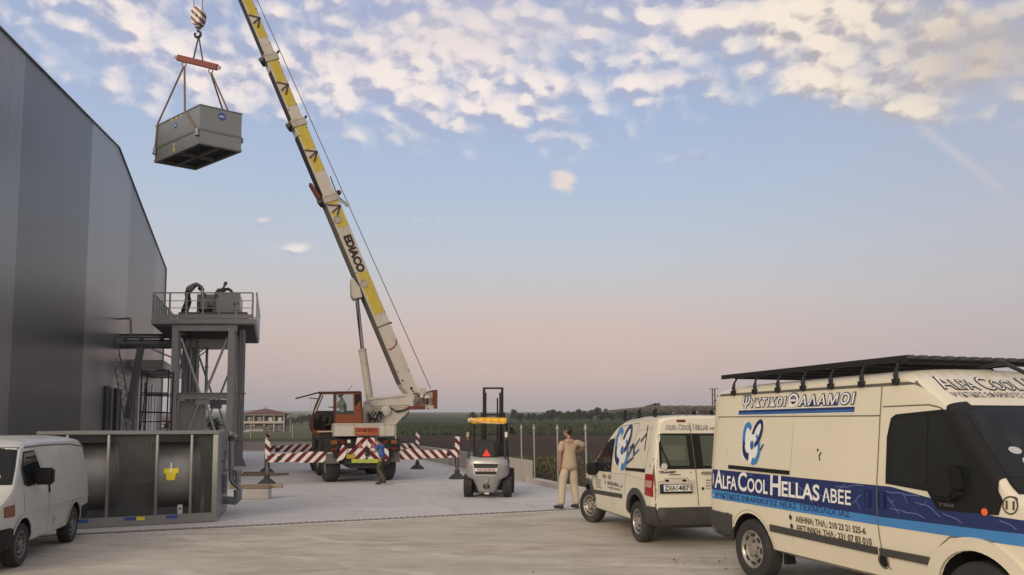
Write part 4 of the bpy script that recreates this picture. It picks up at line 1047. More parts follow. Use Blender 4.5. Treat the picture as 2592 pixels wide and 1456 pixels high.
for p in ([(1045, 1018), (1042, 1003), (1049, 995), (1056, 998), (1062, 1006)], [(1058, 1027), (1064, 1018), (1070, 1012), (1074, 1024)], [(1052, 1026), (1060, 1016), (1068, 1004), (1070, 1012)]):
    m_ = MB(); m_.tube([crp(q[0], q[1], 2.08) for q in p], .028, 6); m_.build('hydraulic_hose', hosem if p[0][0] != 1058 else rustm, crane, smooth=True)
# boom
B0, B1 = crp(1036, 992, 2.6), crp(621.5, 0, 2.6); BA = (B1 - B0).normalized(); BS = KN.cross(BA).normalized()
if BS.x < 0: BS = -BS
def btip(py):
    d_ = ray(621.5 + .4178 * py, py); n_ = V((0, 0, EYE)); c_ = d_.cross(BA)
    r0 = B0 - n_; return (r0.cross(d_)).dot(c_) / c_.length_squared * 1.0 if c_.length_squared else 0
def bt(py):   # distance along the boom axis seen at photo row py
    px = 1036 - (992 - py) * (1036 - 621.5) / 992.0
    return (crp(px, py, 2.6) - B0).dot(BA)
TL = bt(-292)
secs = [(bt(998), bt(497), .50, .50), (bt(497), bt(306), .455, .45), (bt(306), bt(141), .41, .40), (bt(141), TL, .37, .35)]
def bq(t, s_, n_): return B0 + BA * t + BS * s_ + KN * n_
boom_parts = []
for k, (t0, t1, h, wd) in enumerate(secs):
    m_ = MB(); ex_ = .55 if k < 3 else 0
    if k == 0:
        pr = [(t0 - .05, -.12), (t0 + .35, -h / 2), (t1, -h / 2), (t1, h / 2), (t0 + .15, h / 2), (t0 - .05, .2)]
        m_.prism([bq(t, s_, wd / 2) for t, s_ in pr], -KN * wd)
    else: m_.obox(bq(t0 - .3, -h / 2, wd / 2), BA * (t1 - t0 + .3), BS * h, -KN * wd)
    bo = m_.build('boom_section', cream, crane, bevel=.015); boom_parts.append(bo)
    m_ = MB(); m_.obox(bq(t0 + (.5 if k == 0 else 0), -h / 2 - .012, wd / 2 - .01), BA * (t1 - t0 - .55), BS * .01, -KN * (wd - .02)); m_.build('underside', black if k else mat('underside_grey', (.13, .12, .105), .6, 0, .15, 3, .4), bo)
    if k < 3:
        m_ = MB(); m_.obox(bq(t1 - .26, -h / 2 - .04, wd / 2 + .035), BA * .2, BS * (h + .08), -KN * (wd + .07)); m_.obox(bq(t1 - .06, -h / 2 - .03, wd / 2 + .02), BA * .07, BS * (h + .06), -KN * (wd + .04)); m_.build('collar', cream_d, bo, bevel=.012)
        m_ = MB(); m_.box(bq(t1 - .16, -h / 2 - .07, 0), (.2, wd, .16), Matrix.Rotation(R(-30), 3, 'Y')); m_.build('collar_pad', black, bo, bevel=.02)
        m_ = MB(); m_.beam(bq(t1 - .1, h / 2 + .02, .1), bq(t1 + .02, h / 2 + .16, .1), .06, .03); m_.lathe(bq(t1 + .02, h / 2 + .13, .14), KN, [(.04, -.1), (.04, .02)], 10); m_.build('rope_guide', black, bo)
def bflat(bo, name, tA, tB, sA, sB, k, m__, off=.008):
    wd = secs[k][3]; m_ = MB(); m_.add([bq(tA, sA, wd / 2 + off), bq(tB, sA, wd / 2 + off), bq(tB, sB, wd / 2 + off), bq(tA, sB, wd / 2 + off)], [(0, 1, 2, 3)]); return m_.build(name, m__, bo)
def yellow(k, p0, p1):
    h = secs[k][2]
    for a, c_ in ((-.34, -.09), (-.05, .14), (.19, .40)): bflat(boom_parts[k], 'yellow_stripe', bt(p0), bt(p1), a * h, c_ * h, k, boomy)
def chevron(k, py):
    h, wd = secs[k][2], secs[k][3]; t = bt(py); tip = (.42 * h, 0.0); vs, fs = [], []
    for (s_, dt) in ((-.42 * h, .16), (-.30 * h, -.13), (-.08 * h, -.30)):
        v2, f2 = stroke([(s_, dt), tip], .075); o = len(vs); vs += v2; fs += [[o + q for q in f] for f in f2]
    m_ = MB(); m_.add([bq(t + q[1], q[0], wd / 2 + .012) for q in vs], fs); m_.build('boom_mark', mat('mark_brown', (.09, .055, .03), .5), boom_parts[k])
    bflat(boom_parts[k], 'mark_ground', t - .15, t + .13, -.42 * h, .43 * h, k, cream, .010)
for k, p0, p1, p2, p3 in ((3, -250, 46, 62, 100), (2, 150, 214, 232, 273), (1, 316, 384, 402, 438), (0, 508, 522, 538, 578)):
    yellow(k, p0, (p1 + p2) / 2 + 1); yellow(k, (p1 + p2) / 2 + 1.5, p3); chevron(k, (p1 + p2) / 2)
yellow(0, 692, 796)
h0, w0 = secs[0][2], secs[0][3]
tA, tB = bt(601), bt(690)
sh = text2d('EDIACO', 0, tA - tB, -.25 * h0, .29 * h0, .055)
m_ = MB(); m_.add([bq(tA - q[0], q[1], w0 / 2 + .012) for q in sh[0]], sh[1]); m_.build('lettering', mat('letter_black', (.02, .016, .014), .5), boom_parts[0])
gh = text2d('C', 0, .3, -.2 * h0, .25 * h0, 0)
m_ = MB(); m_.add([bq(bt(579) - q[0], q[1], w0 / 2 + .009) for q in gh[0]], gh[1]); m_.build('worn_letter', cream_d, boom_parts[0])
for py in (558, 718):
    t = bt(py); m_ = MB(); m_.tube([bq(t + .14 * cos(a), -.09 + .14 * sin(a), w0 / 2 + .02) for a in [2 * pi * q / 18 for q in range(19)]], .014, 6)
    m_.prism([bq(t + .11 * cos(a), -.09 + .11 * sin(a), w0 / 2 + .002) for a in [2 * pi * q / 6 for q in range(6)]], KN * .02); m_.build('access_cover', cream_d, boom_parts[0])
for py, s_ in ((985, .04), (992, .05), (960, -.16)):
    m_ = MB(); m_.lathe(bq(bt(py), s_, w0 / 2 + .004), KN, [(.055 if py == 985 else .035, 0), (.05 if py == 985 else .03, .008), (0, .008)], 14); m_.build('pivot_pin', black, boom_parts[0])
m_ = MB(); bb = bt(826); m_.obox(bq(bb, -h0 / 2 - .01, w0 / 2 + .006), BA * .03, BS * (h0 + .05), KN * .01); m_.box(bq(bb, h0 / 2 + .03, .2), (.1, .06, .06)); m_.build('boom_band', black, boom_parts[0])
vs, fs = stroke([(.23, .28), (.15, .12), (.03, .06), (-.1, .03), (-.2, .05)], .05)
m_ = MB(); m_.add([bq(bt(885) + q[1], q[0], w0 / 2 + .008) for q in vs], fs); m_.build('rust_stain', mat('rust_stain', (.26, .07, .03), .8, 0, .3, 20), boom_parts[0])
random.seed(5)
for k in range(16):
    kk = k % 4; t0, t1, h, wd = secs[kk]; t = t0 + (t1 - t0) * random.random() * (1 if kk < 3 else .4); s_ = random.choice((-.42, .44, -.44, .40)) * h
    m_ = MB(); m_.lathe(bq(t, s_, wd / 2 + .002), KN, [(.02, 0), (.02, .015), (0, .015)], 8); m_.build('bolt_head', black, boom_parts[kk])
m_ = MB(); m_.prism([crp(px, py, 2.32) for px, py in ((783, 463), (790, 464.5), (813, 499), (806, 503))], KV * .4); m_.build('end_plate', rustm, boom_parts[0])
m_ = MB(); m_.beam(crp(836, 446, 2.6), crp(852, 490, 2.6), .03, .03); m_.lathe(crp(858, 487, 2.5), KN, [(.09, -.2), (.09, 0), (.06, .02), (0, .02)], 14); m_.build('limit_switch', mat('dark_red', (.1, .03, .025), .6), boom_parts[0])
m_ = MB(); m_.beam(crp(853, 496, 2.5), crp(880, 518, 2.5), .06, .05); m_.beam(crp(858, 507, 2.5), crp(876, 520, 2.5), .03, .03); m_.lathe(crp(880, 518, 2.5), KN, [(.06, -.1), (.06, .05)], 12); m_.build('rope_arm', cream_d, boom_parts[0])
# tip head
m_ = MB(); m_.lathe(bq(TL, -.1, .15), -KN, [(.25, 0), (.25, .3)], 20); m_.build('tip_sheave', black, boom_parts[3], smooth=True)
m_ = MB(); m_.tube([crp(1090, 984, 2.6), crp(876, 505, 2.6), bq(TL, .28, 0)], .014, 6); m_.build('hoist_rope', MATS['wire_rope'], crane, smooth=True)
# lift cylinder
m_ = MB(); m_.prism([crp(px, py, 2.32) for px, py in ((889, 704), (890.5, 748), (897, 757), (918, 752), (911, 727), (893, 702))], KV * .56); m_.build('cylinder_bracket', cream, boom_parts[0], bevel=.02)
m_ = MB(); m_.tube([crp(903, 752, 2.6), crp(918, 888, 2.6)], .07, 14); m_.build('piston_rod', chrome, crane, smooth=True)
m_ = MB(); m_.tube([crp(917, 884, 2.6), crp(936, 1010, 2.6)], .135, 18); m_.lathe(crp(917, 884, 2.6), (crp(918, 888, 2.6) - crp(917, 884, 2.6)), [(.15, 0), (.15, .07)], 18); m_.build('lift_cylinder', cream_d, crane, smooth=True)
m_ = MB(); m_.tube([crp(905, 755, 2.35), crp(913, 880, 2.35)], .018, 6); m_.build('cylinder_hose', hosem, crane, smooth=True)
# operator cab
cab = bpy.data.objects.new('operator_cab', None); col.objects.link(cab); cab.parent = crane; cab.location = cr(-.8, 1.65, 1.6) - crane.location
bN, bF = 1.15, 2.02
def cs_(name, pts, b0, b1, m__, bev=0.0, parent=None):
    m_ = MB(); m_.prism([crp(px, py, b0) for px, py in pts], KV * (b1 - b0)); return m_.build(name, m__, parent or cab, bevel=bev)
def cbar(m_, p, q, w_=.05, b_=bN): m_.beam(crp(*p, b_), crp(*q, b_), w_, .05, KN)
# near side: orange rear panel with its window opening
s2, t2 = shape2d([(846, 1071), (845, 997), (913, 993), (917, 1071)], [[(852, 1049), (852, 999.5), (894, 998), (895, 1049)]])
m_ = MB(); m_.add([crp(p[0], p[1], bN) for p in s2], t2); m_.build('side_panel', orange, cab)
cs_('rear_panel', [(914, 1071), (911, 994), (913, 993), (917.5, 1071)], bN, bF, orange)
m_ = MB(); m_.add([crp(p[0], p[1], bN + .01) for p in ((852, 1049), (852, 999.5), (894, 998), (895, 1049))], [(0, 1, 2, 3)]); m_.build('side_window', glass('cab_glass', (.12, .16, .15), .05, .38), cab)
cs_('corner_window', [(898, 1030), (898, 998), (911, 997), (912, 1012)], bN - .006, bN - .002, glass('dark_glass'))
m_ = MB(); cbar(m_, (813, 996), (789, 1052), .06); cbar(m_, (813, 996), (845, 995), .06); cbar(m_, (789, 1052), (791, 1091), .07); cbar(m_, (846, 996), (846, 1090), .05); cbar(m_, (818, 1000), (795, 1056), .03)
m_.build('door_frame', mat('cab_frame', (.055, .02, .012), .5), cab)
m_ = MB()
for p, q in (((813, 996), (789, 1052)), ((789, 1052), (791, 1091)), ((913, 993), (917, 1071)), ((846, 996), (846, 1071))): m_.beam(crp(*p, bF), crp(*q, bF), .05, .05, KN)
m_.build('far_frame', MATS['cab_frame'], cab)
s2, t2 = shape2d([(791, 1091), (789, 1052), (803, 1040), (917, 1040), (917, 1090)])
m_ = MB(); m_.add([crp(p[0] - 1, p[1], bF) for p in s2], t2); m_.build('far_panel', mat('cab_inner', (.05, .028, .022), .7), cab)
cs_('roof', [(811, 996), (812, 991.5), (914, 990), (914, 994.5)], bN - .03, bF + .03, mat('cab_roof', (.06, .022, .014), .5), .01)
cs_('floor', [(791, 1095), (790, 1089), (850, 1089), (850, 1095)], bN, bF, orange, .01)
cs_('bumper_rail', [(803, 1094.5), (803, 1092), (846, 1091), (846, 1093.5)], bN - .03, bN - .01, cream)
cs_('front_panel', [(787, 1090), (786.5, 1062), (789, 1052), (793, 1090)], bN, bF, MATS['cab_frame'])
m_ = MB(); m_.add([crp(811, 996, bN + .02), crp(788, 1050, bN + .02), crp(788, 1050, bF - .02), crp(811, 996, bF - .02)], [(0, 1, 2, 3)])
fl = MB(); q0, q1 = crp(812, 992.5, bN + .05), crp(749, 1009, bN + .05); q2, q3 = crp(812, 992.5, bF - .05), crp(749, 1009, bF - .05)
fl.beam(q0, q1, .03, .05); fl.beam(q2, q3, .03, .05); fl.beam(q1, q3, .05, .03); fl.beam(q0.lerp(q1, .45), q2.lerp(q3, .45), .03, .02); fl.beam(crp(782, 1007.5, bN + .1), crp(805, 1010, bN + .1), .03, .03); fl.build('raised_windscreen', black, cab)
m_ = MB(); m_.tube([crp(880, 990.5, 1.5), crp(891, 975, 1.5)], .008, 5); m_.build('aerial', black, cab)
m_ = MB(); m_.beam(crp(800, 1012, bN - .02), crp(788, 1050, bN - .02), .02, .03); m_.beam(crp(790, 1020, bN + .1), crp(781, 1048, bN + .1), .02, .02); m_.build('grab_bar', cream, cab)
m_ = MB(); m_.obox(crp(848, 1084, 1.4), KU * .42, KV * .42, (0, 0, .22)); m_.obox(crp(870, 1066, 1.4), KU * .1, KV * .42, (0, 0, .62)); m_.build('seat', mat('seat_black', (.02, .02, .021), .8), cab, bevel=.04)
m_ = MB(); m_.beam(crp(818, 1088, 1.55), crp(823, 1052, 1.55), .05, .05); m_.box(crp(815, 1060, 1.6), (.12, .5, .22), Matrix.Rotation(R(27), 3, 'Z')); m_.build('control_console', black, cab, bevel=.02)
# dark engine lockers below the cab
m_ = MB(); m_.obox(cr(-1.35, 1.2, 1.0), KU * .4, KV * .95, (0, 0, .58)); m_.build('locker', black, crane, bevel=.03)

# ---------------------------------------------------------------- forklift
fk = thing('forklift', 'silver forklift with a rolled yellow cover on its overhead guard seen from behind', 'forklift', gp(1231, 1262), R(-3))
silv = mat('forklift_silver', (.33, .325, .325), .32, .45, .06, 3, .2, (.2, .18, .16), coat=.3)
fdark = mat('forklift_black', (.013, .013, .0135), .55, .0, .15, 6, spec=.3)
def fl_(m_, name, mt, parent=fk, **k): return m_.build(name, mt, parent, local=True, **k)
# counterweight: rounded block narrowing to the foot (x right, y forward, z up)
cw = MB(); rows = [(.16, .25, .10), (.30, .30, .05), (.46, .385, .02), (.53, .52, .0), (.62, .555, -.01), (.80, .56, -.02), (.93, .555, -.005), (.985, .54, .03), (1.02, .50, .07)]
vs = []; nq = 28
for z_, hw, y0 in rows:
    yb = .95
    for j in range(nq):
        a = 2 * pi * j / nq - pi / 2
        ca, sa = cos(a), sin(a); p = 4.0
        rr_ = (abs(ca) ** p + abs(sa) ** p) ** (-1 / p)
        vs.append(V((hw * ca * rr_, y0 + (yb - y0) * .5 * (1 + sa * rr_), z_)))
fs = [(k * nq + j, k * nq + (j + 1) % nq, (k + 1) * nq + (j + 1) % nq, (k + 1) * nq + j) for k in range(len(rows) - 1) for j in range(nq)] + [list(range(nq))[::-1], [(len(rows) - 1) * nq + j for j in range(nq)]]
cw.add(vs, fs); cwo = fl_(cw, 'counterweight', silv, smooth=True)
def fplate(name, poly, y, th, mt, parent=cwo, bev=.0):
    m_ = MB(); m_.prism([V((p[0], y, p[1])) for p in poly], (0, th, 0)); return m_.build(name, mt, parent, local=True, bevel=bev)
fplate('grille_frame', [(-.355, .885), (.325, .885), (.27, .60), (.24, .575), (-.27, .575), (-.3, .60)], -.045, .1, mat('chrome_trim', (.62, .62, .62), .25, .3), bev=.015)
gp_ = fplate('grille', [(-.33, .87), (.30, .87), (.25, .60), (-.275, .60)], -.055, .05, fdark)
fplate('name_band', [(-.30, .76), (.285, .76), (.265, .68), (-.285, .68)], -.062, .02, MATS['chrome_trim'])
sh = text2d('NISSAN', -.215, .215, .690, .752, .03, 0, 0, 1.15); m_ = MB(); m_.add([V((p[0], -.066, p[1])) for p in sh[0]], sh[1]); m_.build('lettering', mat('letter_red', (.28, .02, .02), .5), cwo, local=True)
for k in range(3): fplate('grille_slat', [(-.31, .845 - k * .028), (.28, .845 - k * .028), (.28, .837 - k * .028), (-.31, .837 - k * .028)], -.06, .01, mat('slat_grey', (.06, .06, .06), .5))
fplate('tow_socket', [(-.06, .50), (.05, .50), (.05, .39), (-.06, .39)], -.02, .1, mat('socket_grey', (.22, .22, .22), .5), bev=.01)
tb_ = fplate('tow_pin', [(-.09, .34), (.08, .34), (.07, .25), (-.08, .25)], .0, .1, fdark, bev=.01)
m_ = MB(); m_.lathe((0, -.01, .30), (0, -1, 0), [(.04, 0), (.035, .02), (0, .02)], 14); m_.build('pin_head', MATS['slat_grey'], tb_, local=True)
fplate('label_plate', [(-.05, .14), (.06, .14), (.06, .10), (-.05, .10)], .07, .05, lens_w)
# body, wheels
m_ = MB(); m_.box((0, 1.15, .42), (.9, 1.3, .5)); m_.box((0, 1.0, .78), (.95, 1.0, .3)); fl_(m_, 'chassis', fdark, bevel=.03)
def fwheel(x, y, r_, w_):
    wt = bpy.data.objects.new('wheel', None); col.objects.link(wt); wt.parent = fk; wt.location = (x, y, r_)
    m_ = MB(); s_ = 1 if x > 0 else -1
    m_.lathe((-w_ / 2, 0, 0), (1, 0, 0), [(r_ * .5, 0), (r_ * .86, 0), (r_ * .97, .03), (r_, .06), (r_, w_ - .06), (r_ * .97, w_ - .03), (r_ * .86, w_), (r_ * .5, w_)], 26, closed=True)
    for k in range(18):
        a = 2 * pi * k / 18
        for xs in (-1, 1): m_.box((xs * w_ * .25, cos(a) * r_, sin(a) * r_), (w_ * .46, .035, .03), Matrix.Rotation(a - pi / 2, 3, 'X') @ Matrix.Rotation(.35 * xs, 3, 'Z'))
    m_.build('tyre', rubber, wt, local=True)
    m_ = MB(); m_.lathe((-w_ / 2 + .02, 0, 0), (1, 0, 0), [(r_ * .52, 0), (r_ * .45, .06), (.0, .05)], 18); m_.lathe((w_ / 2 - .02, 0, 0), (-1, 0, 0), [(r_ * .52, 0), (r_ * .45, .06), (.09, .02), (.0, .02)], 18); m_.build('rim', mat('rim_grey', (.12, .12, .12), .6, .3), wt, local=True, smooth=True)
fwheel(-.50, .52, .29, .22); fwheel(.50, .52, .29, .22); fwheel(-.48, 1.95, .33, .24); fwheel(.48, 1.95, .33, .24)
# seat, steering, guard
m_ = MB(); m_.box((0, .62, 1.10), (.5, .5, .14)); fl_(m_, 'seat', mat('seat_black', (.02, .02, .021), .8), bevel=.04)
m_ = MB(); m_.box((-.02, .36, 1.22), (.5, .13, .48), Matrix.Rotation(R(-8), 3, 'X')); fl_(m_, 'seat_back', MATS['seat_black'], bevel=.05)
m_ = MB(); m_.box((0, 1.4, 1.02), (.95, .3, .42)); m_.box((0, 1.32, 1.25), (.6, .12, .12)); fl_(m_, 'dashboard', fdark, bevel=.03)
m_ = MB(); m_.tube([(-.1 + .17 * cos(a), 1.12 - .06 * sin(a), 1.32 + .13 * sin(a)) for a in [2 * pi * k / 20 for k in range(21)]], .016, 6); fl_(m_, 'steering_wheel', fdark, smooth=True)
m_ = MB()
for sx_ in (-1, 1):
    for w_ in ((sx_ * .47, .16, 1.0), (sx_ * .44, .28, 1.9)),: m_.beam(w_[0], w_[1], .05, .07, (0, 1, 0))
    m_.beam((sx_ * .46, 1.45, 1.0), (sx_ * .43, 1.25, 1.9), .05, .06, (0, 1, 0)); m_.beam((sx_ * .44, .24, 1.92), (sx_ * .43, 1.35, 1.92), .05, .06)
for k in range(7): m_.beam((-.43, .3 + k * .16, 1.93), (.43, .3 + k * .16, 1.93), .03, .035)
fl_(m_, 'overhead_guard', fdark)
m_ = MB(); m_.beam((.53, .25, .95), (.50, .12, 1.5), .03, .04); m_.beam((.535, .2, .98), (.56, .45, .35), .03, .04); fl_(m_, 'gas_strut', fdark)
for sx_ in (-1, 1):
    m_ = MB(); m_.box((sx_ * .49, .18, 1.60), (.07, .09, .14)); fl_(m_, 'tail_lamp', lens_w if sx_ > 0 else mat('lens_dull', (.3, .27, .22), .3), bevel=.015)
    m_ = MB(); m_.box((sx_ * .49, .2, 1.49), (.06, .08, .08)); fl_(m_, 'indicator', lens_o, bevel=.01)
    m_ = MB(); m_.tube([(sx_ * .49, 1.3, 1.78), (sx_ * .55, 1.35, 1.74)], .012, 6); m_.box((sx_ * .57, 1.36, 1.7), (.1, .03, .16)); fl_(m_, 'mirror', fdark, bevel=.01)
m_ = MB(); tri = [V((-.02 + .11 * s_, .27, 1.045)) for s_ in (-1, 1)] + [V((-.02, .27, 1.235))]; m_.prism(tri, (0, -.012, 0)); fl_(m_, 'warning_triangle', mat('triangle_red', (.75, .03, .015), .4, 0, .03))
# rolled cover
m_ = MB(); n_ = 24
pts = [(-.47 + .94 * k / n_, .26 + .02 * sin(k * 1.3), 1.955 + .004 * sin(k * .9) - .02 * abs(k / n_ - .5)) for k in range(n_ + 1)]
m_.tube(pts, [.05 + .032 * min(1, k / 4) + .003 * sin(k * 2.1) for k in range(n_ + 1)], 14)
cv_ = fl_(m_, 'rolled_cover', mat('cover_yellow', (.68, .36, .015), .55, 0, .18, 14, .25, (.5, .33, .15)), smooth=True)
m_ = MB(); m_.tube([(-.47, .25, 1.96), (-.40, .2, 1.99), (-.30, .17, 1.96), (-.20, .165, 1.93), (.0, .17, 1.90), (.44, .18, 1.88)], [.06, .05, .035, .025, .02, .012], 8); m_.build('cover_fold', mat('cover_pale', (.60, .40, .22), .7, 0, .2, 14), cv_, local=True, smooth=True)
# mast, carriage, forks
mastm = mat('mast_black', (.014, .013, .013), .6, .0, .15, 5, spec=.25)
m_ = MB()
for sx_ in (-1, 1):
    m_.beam((sx_ * .29, 2.2, .1), (sx_ * .29, 2.2, 2.2), .10, .14, (0, 1, 0))
m_.beam((-.34, 2.22, 2.14), (.34, 2.22, 2.14), .05, .05); m_.beam((-.29, 2.2, 1.98), (.29, 2.2, 1.98), .06, .10); m_.beam((-.29, 2.2, 1.0), (.29, 2.2, 1.0), .06, .1)
mo_ = fl_(m_, 'outer_mast', mastm, bevel=.006)
m_ = MB()
for sx_ in (-1, 1): m_.beam((sx_ * .255, 2.2, .15), (sx_ * .255, 2.2, 2.90), .07, .10, (0, 1, 0))
m_.beam((-.29, 2.2, 2.88), (.29, 2.2, 2.88), .05, .05); fl_(m_, 'inner_mast', mastm, bevel=.006)
for sx_ in (-.2, .2, .13):
    m_ = MB(); m_.tube([(sx_, 2.1, .3), (sx_, 2.1, 2.75 if abs(sx_) > .15 else 2.6)], .022, 8); fl_(m_, 'lift_ram' if abs(sx_) > .15 else 'lift_chain', mastm, smooth=True)
m_ = MB(); m_.box((0, 2.36, .3), (.95, .06, .1)); m_.box((0, 2.36, .62), (.95, .06, .1)); m_.box((-.3, 2.36, .46), (.06, .05, .4)); m_.box((.3, 2.36, .46), (.06, .05, .4)); fl_(m_, 'carriage', mastm)
for sx_ in (-.3, .3):
    m_ = MB(); m_.box((sx_, 2.42, .36), (.1, .05, .6)); m_.box((sx_, 2.95, .07), (.1, 1.1, .04)); fl_(m_, 'fork', mastm, bevel=.008)
# ---------------------------------------------------------------- vans
def van_body(name, root, stations, sec, arches, mts, lean=None, paint=None):
    rings = []
    for x in stations:
        s_ = sec(x); ring = [V((x + (lean(x, z_) if lean else 0), y_, z_)) for y_, z_ in s_] + [V((x + (lean(x, z_) if lean else 0), -y_, z_)) for y_, z_ in s_[-2:0:-1]]
        rings.append(ring)
    n = len(rings[0]); vs = [p for r_ in rings for p in r_]; fs = []
    for k in range(len(rings) - 1):
        for j in range(n): fs.append((k * n + j, k * n + (j + 1) % n, (k + 1) * n + (j + 1) % n, (k + 1) * n + j))
    fs.append(list(range(n))[::-1]); fs.append([(len(rings) - 1) * n + j for j in range(n)])
    m_ = MB(); m_.add(vs, fs); body = m_.build(name, mts[:1], root, local=True)
    bvh = BVHTree.FromPolygons([tuple(v_.co) for v_ in body.data.vertices], [tuple(p.vertices) for p in body.data.polygons])
    cut = MB()
    for (ax, azz, ar) in arches:
        for s_ in (-1, 1):
            h = [(ax - ar, azz), (ax - ar, -.2), (ax + ar, -.2), (ax + ar, azz)] + [(ax + ar * cos(R(q)), azz + ar * sin(R(q))) for q in range(12, 180, 12)]
            cut.prism([V((p[0], s_ * .50, p[1])) for p in h], (0, s_ * .9, 0))
    co_ = cut.build('cutter', mts[1], root, local=True)
    md = body.modifiers.new('b', 'BOOLEAN'); md.operation = 'DIFFERENCE'; md.object = co_; md.solver = 'EXACT'
    bpy.context.view_layer.update()
    me = bpy.data.meshes.new_from_object(body.evaluated_get(bpy.context.evaluated_depsgraph_get()))
    body.modifiers.clear(); bpy.data.objects.remove(co_)
    body.data = me; me.materials.clear()
    for mm in mts: me.materials.append(mm)
    for p in me.polygons:
        c = p.center; p.material_index = paint(c) if paint else 0
        for (ax, azz, ar) in arches:
            if abs(c.y) > .48 and abs(c.y) < 1.2 and math.hypot(c.x - ax, max(0, c.z - azz)) < ar + .004 and (abs(p.normal.y) < .3 or abs(c.y) < .55): p.material_index = 1
    bm = bmesh.new(); bm.from_mesh(me); bmesh.ops.remove_doubles(bm, verts=bm.verts, dist=1e-4); bm.to_mesh(me); bm.free()
    me.polygons.foreach_set('use_smooth', [True] * len(me.polygons)); me.set_sharp_from_angle(angle=R(30)); me.update()
    return body, bvh
class Dec:
    def __init__(s, bvh, body, side): s.b = bvh; s.body = body; s.side = side
    def p(s, a, c, off):
        if s.side == 'R': o, d_ = V((a, -4, c)), V((0, 1, 0))
        elif s.side == 'L': o, d_ = V((-a, 4, c)), V((0, -1, 0))
        elif s.side == 'B': o, d_ = V((-6, -a, c)), V((1, 0, 0))
        else: o, d_ = V((8, a, c)), V((-1, 0, 0))
        h = s.b.ray_cast(o, d_)
        if h[0] is None:
            h = s.b.find_nearest(o + d_ * 3); return h[0] - d_ * off
        n = h[1]
        if n.dot(d_) > 0: n = -n
        return h[0] + n * off
    def put(s, name, shp, m__, off=.004, parent=None):
        m_ = MB(); m_.add([s.p(q[0], q[1], off) for q in shp[0]], shp[1])
        o = m_.build(name, m__, parent or s.body, local=True); return o
    def poly(s, name, pts, m__, off=.004, step=.09, holes=(), parent=None): return s.put(name, shape2d(pts, holes, step), m__, off, parent)
    def line(s, name, pts, m__, wd=.01, off=.003, parent=None):
        q = [V(pts[0])]
        for a, b_ in zip(pts, pts[1:]):
            n = max(1, int((V(b_) - V(a)).length / .12)); q += [V(a).lerp(V(b_), k / n) for k in range(1, n + 1)]
        return s.put(name, stroke(q, wd), m__, off, parent)
    def solid(s, name, pts, m__, th, step=.12, parent=None, base=-.01, bev=0.0):
        """raised moulding following the panel"""
        v2, f2 = shape2d(pts, (), step); n = len(v2)
        top = [s.p(q[0], q[1], th) for q in v2]; bot = [s.p(q[0], q[1], base) for q in v2]
        ed = {}
        for f in f2:
            for a, b_ in zip(f, f[1:] + f[:1]): ed[(a, b_)] = 1
        m_ = MB(); m_.add(top + bot, [list(f) for f in f2] + [(a, b_, b_ + n, a + n) for (a, b_) in ed if (b_, a) not in ed])
        o = m_.build(name, m__, parent or s.body, local=True, smooth=True); return o
def van_wheel(root, x, y, r_, w_, rimr, holes, m__, steer=0.0, slots=True):
    e = bpy.data.objects.new('wheel', None); col.objects.link(e); e.parent = root; e.location = (x, y, r_); e.rotation_euler = (0, 0, steer)
    s_ = 1 if y > 0 else -1
    m_ = MB(); m_.lathe((0, s_ * -w_ * .5, 0), (0, s_, 0), [(rimr, 0), (r_ * .9, 0), (r_ * .98, .02), (r_, .04), (r_, w_ * .42), (r_ - .008, w_ * .44), (r_, w_ * .46), (r_, w_ - .04), (r_ * .98, w_ - .02), (r_ * .92, w_), (rimr + .03, w_ + .004), (rimr, w_ - .01)], 40, closed=True)
    m_.build('tyre', rubber, e, smooth=True, local=True)
    m_ = MB(); h = w_ * .5 - .012
    m_.lathe((0, 0, 0), (0, s_, 0), [(rimr, h), (rimr * .93, h + .004), (rimr * .88, h - .02), (rimr * .80, h - .03), (rimr * .62, h - .012), (rimr * .48, h - .035), (rimr * .36, h - .03), (rimr * .33, h + .0), (rimr * .2, h + .012), (0, h + .014)], 36, cap=False)
    rm = m_.build('rim', m__, e, smooth=True, local=True)
    m_ = MB()
    for k in range(holes):
        a = 2 * pi * k / holes; rr_ = rimr * .73
        m_.box((cos(a) * rr_, s_ * (h - .018), sin(a) * rr_), (rimr * .12, .02, rimr * (.28 if holes < 10 else .16)), Matrix.Rotation(-a, 3, 'Y'))
    for k in range(5):
        a = 2 * pi * k / 5 + .3; m_.lathe((cos(a) * rimr * .42, s_ * (h - .034), sin(a) * rimr * .42), (0, s_, 0), [(.012, 0), (.012, .018), (0, .018)], 8)
    m_.build('rim_slots', black, rm, local=True)
    return e
def rounded_section(W_, zb, zt_, crown, top_pow=2.6, nside=12, ntop=9, inner=.9):
    """half section from bottom centre to roof centre; W_(z) gives the half width"""
    zg = zt_ - crown; pts = [(0, zb), (W_(zb) * inner, zb)]
    for k in range(nside + 1):
        z_ = zb + .05 + (zg - zb - .05) * k / nside; pts.append((W_(z_), z_))
    wg = W_(zg)
    for k in range(1, ntop + 1):
        a = pi / 2 * k / ntop; y_ = wg * max(0, cos(a)) ** (2 / top_pow); z_ = zg + crown * sin(a) ** (2 / top_pow)
        pts.append((0 if k == ntop else y_, z_))
    return pts
whitep1 = mat('van_white_cream', (.65, .59, .465), .32, 0, .03, 1.2, .16, (.36, .30, .22), coat=.5, ds=1.6)
whitep2 = mat('van_white', (.66, .61, .505), .32, 0, .03, 1.2, .14, (.36, .30, .23), coat=.5, ds=1.6)
whitep3 = mat('van_white_grey', (.46, .455, .425), .4, 0, .04, 1.2, .3, (.30, .28, .22), coat=.3, ds=1.6)
trimg = mat('van_trim_grey', (.045, .044, .042), .6, 0, .12, 8, .35, (.12, .11, .10))
